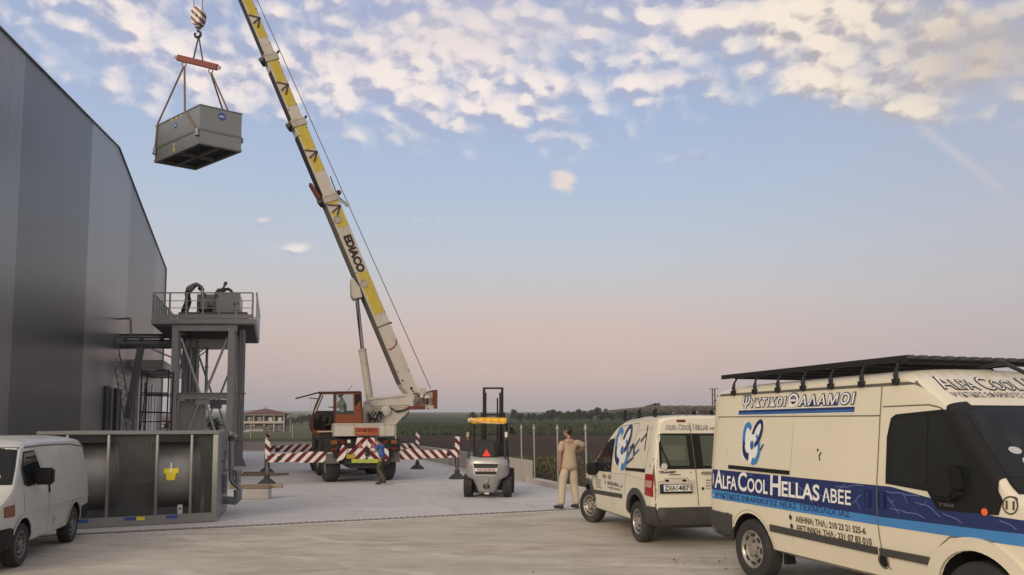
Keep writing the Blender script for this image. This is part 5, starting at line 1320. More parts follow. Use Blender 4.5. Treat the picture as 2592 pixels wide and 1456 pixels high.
trimb = mat('van_trim_black', (.012, .0115, .011), .6, 0, .12, 8, spec=.25)
seamm = mat('panel_gap', (.12, .105, .08), .8)
glassd = glass('dark_glass')
navy = mat('vinyl_navy', (.016, .028, .115), .35, 0, .1, 2); sky_b = mat('vinyl_blue', (.05, .20, .46), .35, 0, .1, 2); wvinyl = mat('vinyl_white', (.72, .71, .68), .4)
midb = mat('vinyl_midblue', (.035, .115, .32), .35, 0, .15, 3)
ink = mat('vinyl_ink', (.018, .017, .022), .5); inkb = mat('vinyl_brown', (.05, .035, .022), .5); inkv = mat('vinyl_violet', (.035, .026, .055), .5)
steelrim = mat('steel_rim', (.32, .30, .27), .38, .5, .12, 8, .5, (.16, .13, .1), ds=6)
def logo(D, parent_off, fx, fz, k, off=.005):
    """the interlocked-loops emblem; fx/fz map emblem units to panel coordinates"""
    M2 = lambda pts: [(fx(p[0]), fz(p[1])) for p in pts]
    def ring(cx, cy, rx, ry, rot, wd0, wd1, a0, a1, n=30):
        o_, i_ = [], []
        for q in range(n + 1):
            a = R(a0 + (a1 - a0) * q / n); wd = wd0 + (wd1 - wd0) * q / n
            for L, rrx, rry in ((o_, rx, ry), (i_, rx - wd, ry - wd)):
                px, py = rrx * cos(a), rry * sin(a); L.append((cx + px * cos(rot) - py * sin(rot), cy + px * sin(rot) + py * cos(rot)))
        vs = M2(o_) + M2(i_); m = n + 1
        return vs, [(q, q + 1, m + q + 1, m + q) for q in range(n)]
    for (cx, cy, rx, ry, rot, w0, w1, a0, a1, mm, dz) in (
        (.30, .56, .30, .52, .10, .0, .0, 0, 360, wvinyl, 0),):
        D.put('emblem_ground', ([(fx(.5), fz(.5))] + M2([(.04, .80), (.16, 1.0), (.34, .96), (.46, .86), (.60, .98), (.86, 1.02), (.99, .94), (.96, .80), (.80, .58), (.88, .36), (.80, .10), (.66, -.02), (.48, .0), (.34, .08), (.16, .10), (.05, .2), (.02, .5)]), [(0, 1 + q, 1 + (q + 1) % 17) for q in range(17)]), wvinyl, off)
    D.put('emblem_loop', ring(.30, .55, .25, .42, R(8), .13, .13, 40, 195), sky_b, off + .002)
    D.put('emblem_loop', ring(.40, .40, .33, .32, R(-10), .10, .17, 165, 275), navy, off + .003)
    D.put('emblem_loop', ring(.58, .36, .28, .37, R(10), .16, .08, -120, 60), sky_b, off + .004)
    D.put('emblem_loop', ring(.68, .70, .20, .36, R(-32), .11, .09, -60, 200), navy, off + .005)
    D.put('emblem_dot', ([(fx(.50), fz(.44))] + M2(circ(.50, .44, .08, .10, 16)), [(0, 1 + q, 1 + (q + 1) % 16) for q in range(16)]), midb, off + .006)
    D.put('emblem_dash', (M2([(.80, .30), (.96, .48), (1.0, .46), (.84, .27)]), [(0, 1, 2, 3)]), navy, off + .003)
    D.put('emblem_dash', (M2([(.22, .62), (.40, .60), (.40, .56), (.22, .57)]), [(0, 1, 2, 3)]), wvinyl, off + .006)

# ---- large service van, right foreground
tv = thing('service_van', 'large cream-white high-roof van with a blue lettered stripe and black roof rack', 'van', (3.784, 9.966, 0), math.atan2(-.954, .3))
SW = [(.3, .90), (.45, .945), (.62, .972), (.85, .985), (1.1, .982), (1.28, .972), (1.35, .962), (1.9, .905), (2.2, .868), (2.5, .84)]
TT = [(-.98, 2.27), (-.94, 2.31), (-.6, 2.345), (2.0, 2.36), (2.3, 2.345), (2.52, 2.24), (2.88, 1.97), (3.40, 1.34), (3.52, 1.26), (3.8, 1.17), (4.0, 1.05), (4.1, .88), (4.13, .6)]
TC = [(-1, .13), (2.1, .15), (2.5, .12), (2.9, .06), (3.4, .06), (3.8, .10), (4.2, .16)]
TPl = [(-.98, .955), (-.95, .98), (-.88, .997), (-.7, 1.0), (3.2, 1.0), (3.5, .985), (3.75, .95), (3.95, .88), (4.08, .77), (4.13, .66)]
TB = [(-.98, .52), (-.9, .42), (-.3, .36), (3.4, .34), (3.8, .30), (4.13, .36)]
def tsec(x):
    pl_ = interp(x, TPl)
    return rounded_section(lambda z_: interp(z_, SW) * pl_, interp(x, TB), interp(x, TT), interp(x, TC), 3.0)
st = sorted(set([-.98, -.965, -.95, -.92, -.88, -.8] + [-.7 + .1 * k for k in range(48)] + [3.95, 4.02, 4.07, 4.1, 4.12, 4.13]))
tb, tbv = van_body('body', tv, [x for x in st if x <= 4.13], tsec, [(-.08, .37, .405), (3.12, .37, .42)], [whitep1, trimb, trimg], paint=lambda c: 2 if (c.x < -.46 and c.z < .66) or c.x < -.4 and c.z < .45 else 0)
D = Dec(tbv, tb, 'R')
# stripes
D.poly('stripe_navy', [(-.965, 1.255), (2.2, 1.245), (3.3, 1.09), (3.98, 1.07), (3.98, .985), (2.1, .955), (-.965, 1.00)], navy, .003)
D.poly('stripe_blue', [(-.965, 1.00), (2.1, .955), (3.98, .985), (3.98, .885), (2.1, .875), (-.965, .885)], sky_b, .003)
D.line('panel_gap', [(2.02, 2.19), (2.02, 1.3), (2.03, .9), (2.06, .6), (2.2, .38)], seamm, .011, .0062)
D.line('panel_gap', [(-.85, 1.925), (2.01, 1.905)], seamm, .012); D.line('panel_gap', [(.72, 2.19), (.70, 1.3), (.72, .40)], mat('faint_gap', (.42, .385, .31), .7), .006)
D.line('panel_gap', [(2.05, 1.99), (2.6, 1.995), (2.72, 1.97), (2.8, 1.93)], seamm, .012)
D.line('panel_gap', [(-.90, 1.26), (-.88, 1.85), (-.8, 1.925)], MATS['faint_gap'], .008)
D.line('panel_gap', [(2.70, .42), (2.70, .62), (2.75, .78), (2.86, .87), (3.0, .885), (3.3, .89)], seamm, .010, .0055)
D.line('roof_gutter', [(-.93, 2.205), (2.55, 2.20)], mat('gutter_dark', (.10, .09, .075), .7), .028, .006)  # dark line along the roof gutter
D.solid('slide_rail', [(-.52, 1.28), (.69, 1.27), (.69, 1.315), (-.52, 1.325)], trimb, .012)
D.solid('rub_strip', [(.33, .615), (2.0, .60), (2.0, .665), (.33, .69)], trimg, .022); D.solid('rub_strip', [(2.04, .60), (2.62, .60), (2.64, .635), (2.62, .668), (2.04, .665)], trimg, .022)
D.solid('wheel_lip', [(3.12 + .55 * cos(R(a)), .37 + .53 * sin(R(a))) for a in range(12, 170, 8)] + [(3.12 + .425 * cos(R(a)), .37 + .425 * sin(R(a))) for a in range(168, 10, -8)], whitep1, .035, .1)
D.line('arch_edge', [(-.08 + .44 * cos(R(a)), .37 + .44 * sin(R(a))) for a in range(-2, 180, 10)], MATS['faint_gap'], .012)
D.solid('rear_bumper', [(-.965, .36), (-.50, .36), (-.48, .55), (-.45, .72), (-.965, .74)], trimg, .03)
D.poly('fuel_cap', circ(2.06, .545, .055, .06, 18), trimb, .006, None); D.line('cap_ring', circ(2.06, .545, .066, .07, 18) + [(2.126, .545)], seamm, .01, .005)
# front quarter: side glass, black shoulder, mirror
D.poly('side_glass_surround', [(2.13, 1.27), (2.12, 1.7), (2.16, 1.88), (2.22, 1.915), (2.84, 1.955), (2.96, 1.78), (3.20, 1.46), (3.34, 1.29), (3.38, 1.22), (3.34, 1.10), (2.74, 1.085), (2.63, 1.235)], trimb, .006)
D.poly('side_window', [(2.19, 1.30), (2.18, 1.7), (2.21, 1.865), (2.25, 1.88), (2.60, 1.90), (2.62, 1.28)], glassd, .009); D.poly('quarter_window', [(2.64, 1.28), (2.62, 1.90), (2.76, 1.91), (3.05, 1.47), (3.10, 1.32)], glassd, .009)
for x in (1.90, 2.09):
    h_ = D.solid('handle_recess', [(x - .045, 1.03), (x + .05, 1.03), (x + .05, 1.19), (x - .045, 1.19)], mat('recess_navy', (.008, .012, .05), .4), .006)
    D.solid('handle', [(x - .0, 1.04), (x + .035, 1.04), (x + .035, 1.18), (x - .0, 1.18)], navy, .03, parent=h_)
D.poly('indicator_lamp', circ(3.22, 1.115, .03, .03, 14), mat('lamp_orange', (.75, .14, .03), .3), .012, None)
m_ = MB()
m_.prism([V((2.80, -.97, 1.20)), V((2.98, -.95, 1.18)), V((3.04, -.95, 1.26)), V((2.98, -.95, 1.48)), V((2.84, -.96, 1.47)), V((2.79, -.97, 1.38))], (0, -.15, 0)); m_.beam((3.02, -.86, 1.24), (2.95, -1.0, 1.24), .1, .1)
m_.build('door_mirror', trimb, tb, local=True, bevel=.03)
# cab front
xs_ = [2.80 + .03 * k for k in range(19)]
for s_ in (-1, 1):
    rows = []
    for x in xs_:
        q = tsec(x)[2:]; q = q[9:13] + q[13:18]; rows.append([V((x, s_ * (p[0] + .006), p[1] + .004)) for p in q])
    nn = len(rows[0]); m_ = MB(); m_.add([p for r_ in rows for p in r_], [(k * nn + j, k * nn + j + 1, (k + 1) * nn + j + 1, (k + 1) * nn + j) for k in range(len(rows) - 1) for j in range(nn - 1)])
    m_.build('pillar_trim', trimb, tb, local=True, smooth=True)
DW = Dec(tbv, tb, 'F')
DW.poly('screen_frame', [(-.90, 1.27), (.90, 1.27), (.87, 1.5), (.83, 1.93), (.7, 1.985), (-.7, 1.985), (-.83, 1.93), (-.87, 1.5)], trimb, .003, .06)
DW.poly('windscreen', [(-.86, 1.39), (.86, 1.39), (.80, 1.93), (.6, 1.965), (-.6, 1.965), (-.80, 1.93)], glassd, .006, .08)
DW.poly('screen_base', [(-.88, 1.29), (.88, 1.29), (.865, 1.385), (-.865, 1.385)], trimb, .006, .08)
DW.line('wiper_arm', [(-.5, 1.37), (.1, 1.41)], trimb, .02, .02); DW.line('wiper_arm', [(.15, 1.36), (.7, 1.41)], trimb, .02, .02)
for (cy, cz, rx, ry) in ((-.60, 1.60, .065, .03), (-.55, 1.50, .06, .045)):
    DW.poly('sticker', circ(cy, cz, rx, ry, 18), mat('sticker_pale', (.42, .42, .42), .4), .010, None)
DW.poly('sticker_mark', rect(-.575, -.525, 1.485, 1.515), mat('sticker_mark', (.12, .04, .03), .5), .012, None)
DW.poly('paper', [(-.55, 1.435), (-.36, 1.44), (-.38, 1.465), (-.53, 1.455)], MATS['sticker_pale'], .010, None)
sh = text2d('Alfa Cool Hellas', -.74, .74, 2.13, 2.25, .035, 0, .75); DW.put('roof_lettering', sh, ink, .008)
sh = text2d('Alfa Cool Hellas', -.74, .74, 2.13, 2.25, -.012, 0, .75); DW.put('roof_lettering_fill', sh, wvinyl, .011)
sh = text2d('ΨΥΚΤΙΚΕΣ ΕΦΑΡΜΟΓΕΣ ΝΕΑΣ ΤΕΧΝΟΛΟΓΙΑΣ', -.74, .74, 2.055, 2.105, .0); DW.put('roof_lettering', sh, inkv, .008)
DW.solid('front_grille', [(-.55, .72), (.55, .72), (.62, .95), (-.62, .95)], trimb, .01); DW.solid('front_bumper', [(-.8, .38), (.8, .38), (.85, .62), (-.85, .62)], trimg, .03)
for s_ in (-1, 1): DW.solid('headlight', [(s_ * .58, .78), (s_ * .66, .74), (s_ * .72, .98), (s_ * .63, 1.02)][::s_], lens_w, .008)
# lettering on the side
def outlined(D, body, x0, x1, y0, y1, m1, m2, o1=.05, o2=-.004, shear=0, small=0, off=.007, spc=1.0):
    a = D.put('lettering', text2d(body, x0, x1, y0, y1, o1, shear, small, spc), m1, off); D.put('lettering_fill', text2d(body, x0, x1, y0, y1, o2, shear, small, spc), m2, off + .003, a)
outlined(D, 'Ψ', -.30, -.155, 2.02, 2.165, navy, wvinyl, .085, .018, .15, spc=1.22); outlined(D, 'ΥΚΤΙΚΟΙ', -.14, .55, 2.035, 2.135, navy, wvinyl, .085, .018, .15, spc=1.22)
outlined(D, 'Θ', .60, .765, 2.02, 2.165, navy, wvinyl, .085, .018, .02); outlined(D, 'ΑΛΑΜΟΙ', .79, 1.66, 2.03, 2.14, navy, wvinyl, .085, .018, .15, spc=1.22)
D.poly('underline', rect(-.38, 1.66, 1.945, 2.0), navy, .005); D.poly('underline_light', rect(-.37, 1.65, 1.950, 1.972), midb, .008)
D.line('underline_edge', [(-.385, 1.94), (1.665, 1.94)], wvinyl, .01, .0045); D.line('underline_edge', [(-.385, 2.005), (1.665, 2.005)], wvinyl, .008, .0045)
logo(D, 0, lambda u_: -.28 + .47 * u_, lambda v_: 1.35 + .525 * v_, 1)
D.put('lettering', text2d('A', -.82, -.645, 1.03, 1.245, .022), wvinyl, .007); D.put('lettering', text2d('LFA', -.63, -.33, 1.03, 1.185, .022), wvinyl, .007)
D.put('lettering', text2d('C', -.29, -.12, 1.03, 1.245, .022), wvinyl, .007); D.put('lettering', text2d('OOL', -.095, .30, 1.03, 1.185, .022), wvinyl, .007)
D.put('lettering', text2d('H', .36, .54, 1.03, 1.245, .022), wvinyl, .007); D.put('lettering', text2d('ELLAS', .57, 1.20, 1.03, 1.19, .022), wvinyl, .007)
D.put('lettering', text2d('ΑΒΕΕ', 1.255, 1.67, 1.03, 1.165, .02), wvinyl, .007)
D.put('lettering', text2d('ΨΥΚΤΙΚΕΣ ΕΦΑΡΜΟΓΕΣ ΝΕΑΣ ΤΕΧΝΟΛΟΓΙΑΣ', -.82, 1.66, .905, .97, .004), navy, .007)
for z_, tx, xe, xs in ((.80, 'ΑΘΗΝΑ: ΤΗΛ.: 210 23 21 525-6', 1.86, .80), (.705, 'ΘΕΣ/ΝΙΚΗ: ΤΗΛ.: 231 07 83 010', 1.93, .81)):
    D.put('lettering', text2d(tx, xs, xe, z_ - .032, z_ + .034, .022), inkb, .006); D.poly('bullet', circ(xs - .09, z_ + .01, .024, .028, 14), ink, .006, None)
D.put('model_badge', text2d('T350', 2.76, 2.92, 1.125, 1.15, .02), mat('badge_grey', (.2, .2, .2), .4, .6), .012)
D.put('lettering', text2d('11', 3.405, 3.475, 1.155, 1.22, .02), inkb, .006); D.line('number_ring', circ(3.44, 1.187, .062, .066, 22) + [(3.502, 1.187)], inkb, .011, .006)
random.seed(3)
crk = mat('vinyl_pale_line', (.15, .20, .38), .5)
def crack(x, z_, ang, ln, dep=0):
    p = [(x, z_)]
    for k in range(int(ln / .05)):
        ang += random.uniform(-.35, .35); q = (p[-1][0] + .05 * cos(ang), p[-1][1] + .05 * sin(ang))
        lo = .96 + (0.04 if q[0] > 2.3 else .02); hi = 1.235 if q[0] < 2.3 else 1.235 - (q[0] - 2.3) * .16
        if not (lo < q[1] < hi) or (1.84 < q[0] < 2.14 and 1.0 < q[1] < 1.2): break
        p.append(q)
        if dep < 2 and random.random() < .28: crack(q[0], q[1], ang + random.choice((-1.2, 1.2)), .08 + random.random() * .06, dep + 2)
    if len(p) > 1: D.line('ice_crack', p, crk, .0045 if dep else .006, .0058)
for (x, z_, a, l) in ((.75, 1.2, -.15, .9), (1.15, 1.12, -.05, .7), (1.45, 1.2, .05, .4), (1.7, 1.05, .3, .4), (2.15, 1.2, -.35, .8), (2.2, 1.05, .1, .5), (2.16, 1.15, -.9, .3), (2.8, 1.06, -.1, .5), (3.35, 1.06, -.1, .5), (2.5, 1.13, -.5, .4), (-.1, 1.22, -.1, .5), (-.75, 1.21, -.2, .3)): crack(x, z_, a, l)
D.put('paint_chip', stroke([(1.20, 1.53), (1.17, 1.49), (1.185, 1.45)], .016), ink, .006); D.poly('paint_chip', circ(1.145, 1.555, .013, .016, 10), inkb, .006, None)
D.line('scratch', [(-.58, 1.44), (-.57, 1.52)], MATS['faint_gap'], .008)
# roof rack
rk = bpy.data.objects.new('roof_rack', None); col.objects.link(rk); rk.parent = tv; 
rackm = mat('rack_black', (.018, .018, .018), .45, .3, .15, 8); racka = mat('rack_aluminium', (.10, .10, .10), .4, .6, .1, 8)
feetx = [-.51 + (2.21 + .51) * k / 6 for k in range(7)]
m_ = MB(); 
for k in range(11):
    y_ = -.78 + k * .156; m_.beam((-.88, y_, 2.455), (2.30, y_, 2.455), .075, .03)
m_.build('slat', racka, rk, local=True)
m_ = MB()
for x in feetx: m_.beam((x - .05, -.82, 2.42), (x - .05, .82, 2.42), .05, .035)
m_.beam((-.88, -.81, 2.44), (2.28, -.81, 2.44), .03, .05); m_.beam((-.88, .81, 2.44), (2.28, .81, 2.44), .03, .05)
m_.build('crossbar', rackm, rk, local=True)
for x in feetx:
    for s_ in (-1, 1):
        m_ = MB(); m_.tube([(x, s_ * .87, 2.19), (x, s_ * .885, 2.28), (x + .0, s_ * .87, 2.35), (x - .03, s_ * .80, 2.42)], [.014, .024, .013, .012], 8); m_.box((x, s_ * .885, 2.225), (.06, .045, .05)); m_.build('rack_foot', rackm, rk, smooth=True, local=True)
m_ = MB(); m_.tube([(2.15, .1, 2.36), (2.5, .1, 2.40), (2.75, .1, 2.28)], .02, 6); m_.build('aerial', rackm, tv, local=True, smooth=True)
for x, y_, st_ in ((-.08, -.86, 0), (-.08, .86, 0), (3.12, -.87, .10), (3.12, .87, .10)): van_wheel(tv, x, y_, .352, .215, .222, 8, steelrim, st_)
m_ = MB(); m_.box((-.08, 0, .36), (.12, 1.5, .12)); m_.box((1.5, 0, .32), (3.0, .5, .12)); m_.build('underbody', trimb, tv, local=True)
m_ = MB(); m_.box((.42, -.8, .33), (.05, .12, .16)); m_.box((.45, -.8, .28), (.1, .06, .03)); m_.build('spring_hanger', trimb, tv, local=True)
DB_ = Dec(tbv, tb, 'B')
for s_ in (-1, 1): DB_.solid('tail_light', [(s_ * .80, .95), (s_ * .90, .95), (s_ * .88, 1.55), (s_ * .79, 1.55)][::s_], lens_r, .01)
DB_.line('panel_gap', [(0, .55), (0, 2.2)], seamm, .012)

# ---- small van, middle right
cv = thing('small_van', 'small white panel van with blue loop emblem and number plate seen from behind', 'van', (2.816, 13.076, 0), math.atan2(.98, -.198))
CWd = [(.25, .80), (.4, .845), (.62, .872), (.85, .878), (1.02, .868), (1.2, .855), (1.6, .80), (1.85, .755), (2.0, .70)]
CT = [(-.76, 1.93), (-.72, 1.965), (-.5, 1.985), (.3, 1.985), (.8, 1.95), (1.15, 1.85), (1.45, 1.69), (2.2, 1.20), (2.42, 1.08), (2.9, 1.0), (3.2, .86), (3.34, .68), (3.36, .5)]
CPl = [(-.76, .955), (-.73, .975), (-.66, .997), (-.5, 1), (2.2, 1), (2.6, .98), (2.9, .93), (3.15, .83), (3.3, .70), (3.36, .58)]
CB = [(-.76, .42), (-.7, .34), (-.4, .27), (2.9, .26), (3.36, .3)]
CC = [(-.8, .12), (.5, .15), (1.2, .10), (2.2, .06), (2.6, .10), (3.4, .16)]
def csec(x):
    pl_ = interp(x, CPl); return rounded_section(lambda z_: interp(z_, CWd) * pl_, interp(x, CB), interp(x, CT), interp(x, CC), 3.2)
st = [-.76, -.745, -.73, -.7, -.66, -.58] + [-.5 + .1 * k for k in range(37)] + [3.15, 3.22, 3.28, 3.32, 3.35, 3.36]
cb_, cbv = van_body('body', cv, st, csec, [(0, .34, .40), (2.665, .34, .39)], [whitep2, trimb, trimg], paint=lambda c: 2 if c.x < -.38 and c.z < .55 else 0, lean=lambda x, z_: (.07 * (z_ - .9) * max(0, -(x + .4)) / .36 if z_ > .9 and x < -.4 else 0))
D = Dec(cbv, cb_, 'L'); X_ = lambda pts: [(-p[0], p[1]) for p in pts]
D.poly('side_glass_surround', X_([(1.22, 1.60), (1.60, 1.56), (2.12, 1.22), (2.42, .98), (2.42, .90), (2.02, .95), (1.95, 1.0), (1.26, 1.015)]), trimb, .005)
D.poly('side_window', X_([(1.27, 1.57), (1.58, 1.53), (2.10, 1.18), (2.28, 1.05), (1.98, 1.04), (1.30, 1.045)]), glassd, .008)
D.line('window_post', X_([(1.80, 1.38), (1.84, 1.04)]), trimb, .03, .010)
D.solid('slide_rail', X_([(.51, 1.085), (-.37, 1.10), (-.37, 1.155), (.51, 1.13)]), trimb, .008)
D.solid('rub_strip', X_([(2.30, .575), (1.30, .60), (.68, .62), (.67, .69), (1.30, .67), (2.30, .645)]), trimg, .015)
for cx, r_ in ((0, .40), (2.665, .39)):
    D.solid('wheel_lip', X_([(cx + (r_ + .10) * cos(R(a)), .34 + (r_ + .10) * sin(R(a))) for a in range(4 if cx else 14, 172, 8)] + [(cx + (r_ - .0) * cos(R(a)), .34 + (r_ - .0) * sin(R(a))) for a in range(170, 2, -8)])[::-1], trimg, .022, .1)
D.line('panel_gap', X_([(.13, 1.86), (.20, 1.62), (.46, 1.1), (.55, .75), (.50, .66)]), seamm, .009); D.line('panel_gap', X_([(1.20, 1.66), (1.24, 1.1), (1.25, .75), (1.22, .30)]), seamm, .009)
D.line('panel_gap', X_([(2.30, 1.0), (2.36, .8), (2.3, .68)]), seamm, .009); D.line('panel_gap', X_([(.13, 1.86), (1.1, 1.80)]), seamm, .008); D.line('panel_gap', X_([(-.5, 1.78), (.12, 1.73)]), MATS['faint_gap'], .012)
D.line('roof_gutter', X_([(-.6, 1.905), (.2, 1.905), (.8, 1.875)]), MATS['faint_gap'], .014); D.line('panel_gap', X_([(-.36, 1.1), (-.42, 1.45), (-.46, 1.8)]), MATS['faint_gap'], .02); D.line('panel_gap', X_([(-.5, .98), (.5, 1.02), (1.2, 1.0)]), MATS['faint_gap'], .01)
for x in (1.585, 1.31): D.solid('door_handle', X_(circ(x, .93, .075, .035, 18)), mat('handle_grey', (.22, .20, .17), .4), .02, None)
logo(D, 0, lambda u_: -1.20 + .88 * u_, lambda v_: 1.08 + .74 * v_, 1)
def ltr(pts, wd, mm=inkv):
    for a in pts: D.put('lettering', stroke(X_(a), wd), mm, .007)
ltr([[(.49, 1.32), (.23, 1.50), (.20, 1.30), (.45, 1.21), (.49, 1.32)], [(.40, 1.45), (.27, 1.52)]], .035); ltr([[(.0, 1.61), (.19, 1.47), (.16, 1.35), (-.02, 1.44)]], .035, midb); ltr([[(-.27, 1.81), (-.27, 1.45)], [(-.07, 1.57), (-.25, 1.68)]], .035); ltr([[(.60, 1.46), (.47, 1.58)]], .03)
D.put('lettering', text2d('Alfa Cool Hellas', -1.43, -.86, .795, .86, .03, 0, .75), inkv, .005); D.put('lettering', text2d('ΑΒΕΕ', -.83, -.72, .79, .815, .03), inkv, .005); D.put('lettering', text2d('ΨΥΚΤΙΚΕΣ ΕΦΑΡΜΟΓΕΣ', -1.43, -.72, .73, .765, .01), inkb, .005)
for k, (tx, xe) in enumerate((('ΑΘΗΝΑ', -1.98), ('ΤΗΛ 210 23 21', -1.80), ('ΘΕΣ/ΝΙΚΗ', -1.85), ('ΤΗΛ 231 07', -1.82), ('ΝΕΑΣ ΤΕΧΝΟΛΟΓΙΑΣ', -1.76))): D.put('lettering', text2d(tx, -2.1, xe, .875 - k * .045, .90 - k * .045, .02), inkb, .005)
for x in (.66, 1.56): D.poly('sticker', X_(circ(x, .82, .018, .035, 12)), inkb, .006, None)
D.poly('side_repeater', X_(circ(2.38, .80, .03, .04, 12)), lens_o, .01, None)
D = Dec(cbv, cb_, 'B')
D.poly('rear_glass_surround', rect(-.77, .78, 1.165, 1.70, .06), trimb, .005); gw = glass('rear_glass', (.075, .09, .07), .15)
D.poly('rear_window', [(-.73, 1.21), (-.29, 1.215), (-.335, 1.665), (-.74, 1.67)], gw, .009); D.poly('rear_window', [(-.07, 1.21), (.66, 1.215), (.68, 1.665), (-.11, 1.665)], gw, .009)
D.poly('screen_print', rect(-.70, -.36, 1.30, 1.52), mat('print_grey', (.10, .115, .09), .3), .010)
D.line('wiper_arm', [(-.74, 1.50), (-.72, 1.43), (-.62, 1.22), (-.58, 1.18)], trimb, .022, .03); D.poly('window_sticker', circ(-.70, 1.205, .05, .05, 20), mat('sticker_pale2', (.48, .48, .47), .4), .014, None)
D.line('door_gap', [(-.275, 1.96), (-.25, 1.70), (-.20, 1.165), (-.17, .62)], seamm, .011, .012); D.line('door_gap', [(-.83, 1.94), (-.845, 1.1), (-.84, .62)], seamm, .016)
D.line('door_gap', [(.80, 1.94), (.83, 1.1), (.83, .62)], seamm, .012)
D.solid('brake_light', rect(-.47, -.33, 1.872, 1.905, .012), mat('lens_dark_red', (.12, .01, .015), .25), .012)
outlined(D, 'Alfa Cool Hellas', -.65, .03, 1.755, 1.835, inkv, wvinyl, .05, -.005, 0, .8); D.put('lettering', text2d('ΑΒΕΕ', .055, .22, 1.757, 1.79, .02), inkv, .006)
D.put('lettering', text2d('TRANSIT', -.78, -.51, 1.105, 1.135, .05), ink, .008); D.put('lettering', text2d('CONNECT', -.63, -.44, 1.075, 1.09, .05), ink, .008)
D.poly('plate_recess', [(-.80, .79), (-.22, .79), (-.22, .985), (-.30, .985), (-.33, 1.03), (-.69, 1.03), (-.72, .985), (-.80, .985)], mat('recess_shade', (.50, .46, .39), .5), .003); D.line('recess_edge', [(-.22, .79), (-.22, .985), (-.30, .985), (-.33, 1.03), (-.69, 1.03), (-.72, .985), (-.80, .985), (-.80, .79)], MATS['faint_gap'], .012)
for y_ in (-.66, -.385): D.solid('plate_lamp', circ(y_, .995, .032, .018, 14), trimb, .012, None)
pf = D.solid('number_plate', rect(-.775, -.265, .805, .945, .012), trimb, .016)
D.poly('plate_face', rect(-.72, -.275, .835, .935), mat('plate_white', (.62, .61, .58), .4), .019, None, parent=pf); D.poly('plate_band', rect(-.765, -.725, .835, .935), navy, .019, None, parent=pf)
D.put('plate_number', text2d('ZXA', -.70, -.535, .85, .92, .025), ink, .021, pf); D.put('plate_number', text2d('4871', -.485, -.285, .85, .92, .025), ink, .021, pf)
for z_ in (.868, .905): D.poly('plate_seal', circ(-.51, z_, .014, .016, 10), mat('seal', (.22, .2, .1), .5), .021, None, parent=pf)
D.solid('door_handle', rect(-.11, .09, 1.085, 1.125, .02), MATS['handle_grey'], .025); D.poly('lock', circ(-.09, .87, .022, .024, 14), ink, .006, None); D.poly('lock', circ(-.28, 1.115, .012, .012, 10), MATS['handle_grey'], .006, None)
for k, (tx, xe) in enumerate((('ΑΘΗΝΑ', .09), ('ΤΗΛ.: 210', .10), ('ΘΕΣ/ΝΙΚΗ', .13), ('ΤΗΛ.: 231', .10))): D.put('lettering', text2d(tx, -.04, xe, .985 - k * .042, 1.005 - k * .042, .025), inkb, .005)
D.solid('rear_bumper', [(-.84, .30), (.84, .30), (.85, .60), (-.85, .60)], trimg, .035)
D.poly('tow_cutout', rect(-.6, .5, .33, .37), trimb, .0, None)
lamp_r = mat('tail_red', (.30, .012, .010), .2, 0, .06); 
for s_, DD in ((-1, D), (1, D)):
    a = [(s_ * .775, .74), (s_ * .845, .74), (s_ * .835, 1.09), (s_ * .765, 1.09)]
D2 = Dec(cbv, cb_, 'L')
tl_ = D2.solid('tail_light', X_([(-.40, .76), (-.41, 1.08), (-.70, 1.09), (-.71, .75)]), lamp_r, .012); D2.poly('reversing_lens', X_([(-.44, .885), (-.44, .985), (-.68, .99), (-.68, .885)]), mat('lens_pink', (.42, .26, .22), .25), .016, parent=tl_)
D2.solid('bumper_corner', X_([(-.39, .28), (-.75, .30), (-.75, .61), (-.41, .60)])[::-1], trimg, .035)
D3 = Dec(cbv, cb_, 'R'); D3.solid('tail_light', [(-.71, .75), (-.70, 1.09), (-.41, 1.08), (-.40, .76)], lamp_r, .012)
DF = Dec(cbv, cb_, 'F'); DF.poly('windscreen', [(-.74, 1.12), (.74, 1.12), (.62, 1.72), (-.62, 1.72)], glassd, .006)
m_ = MB(); m_.prism([V((2.02, .86, .92)), V((2.24, .86, .92)), V((2.24, .86, 1.15)), V((2.06, .86, 1.14))], (0, .17, 0)); m_.build('door_mirror', trimb, cb_, local=True, bevel=.03)
m_ = MB(); m_.prism([V((2.02, -.86, .92)), V((2.24, -.86, .92)), V((2.24, -.86, 1.15)), V((2.06, -.86, 1.14))], (0, -.17, 0)); m_.build('door_mirror', trimb, cb_, local=True, bevel=.03)
rk2 = bpy.data.objects.new('roof_rack', None); col.objects.link(rk2); rk2.parent = cv
rackg = mat('rack_grey', (.20, .19, .17), .5, .4, .15, 8, .4)
m_ = MB()
for k in range(9): y_ = -.64 + k * .16; m_.beam((-.55, y_, 2.115), (2.15, y_, 2.09), .05, .025)
m_.build('slat', rackg, rk2, local=True)
m_ = MB()
for x in (-.25, .45, 1.15, 1.85): m_.beam((x, -.68, 2.08), (x, .68, 2.08), .04, .03)
m_.build('crossbar', rackg, rk2, local=True)
for x in (-.25, .45, 1.15):
    for s_ in (-1, 1): m_ = MB(); m_.beam((x, s_ * .64, 1.9), (x, s_ * .64, 2.08), .06, .04, (0, 1, 0)); m_.build('rack_foot', rackm, rk2, local=True)
m_ = MB(); m_.beam((-.4, -.5, 2.115), (.9, -.1, 2.11), .05, .03); m_.build('loose_bar', mat('bar_pale', (.35, .33, .3), .5), rk2, local=True)
for x, y_, st_ in ((0, .775, 0), (0, -.775, 0), (2.665, .765, .35), (2.665, -.765, .35)): van_wheel(cv, x, y_, .315, .195, .20, 14, steelrim, st_)
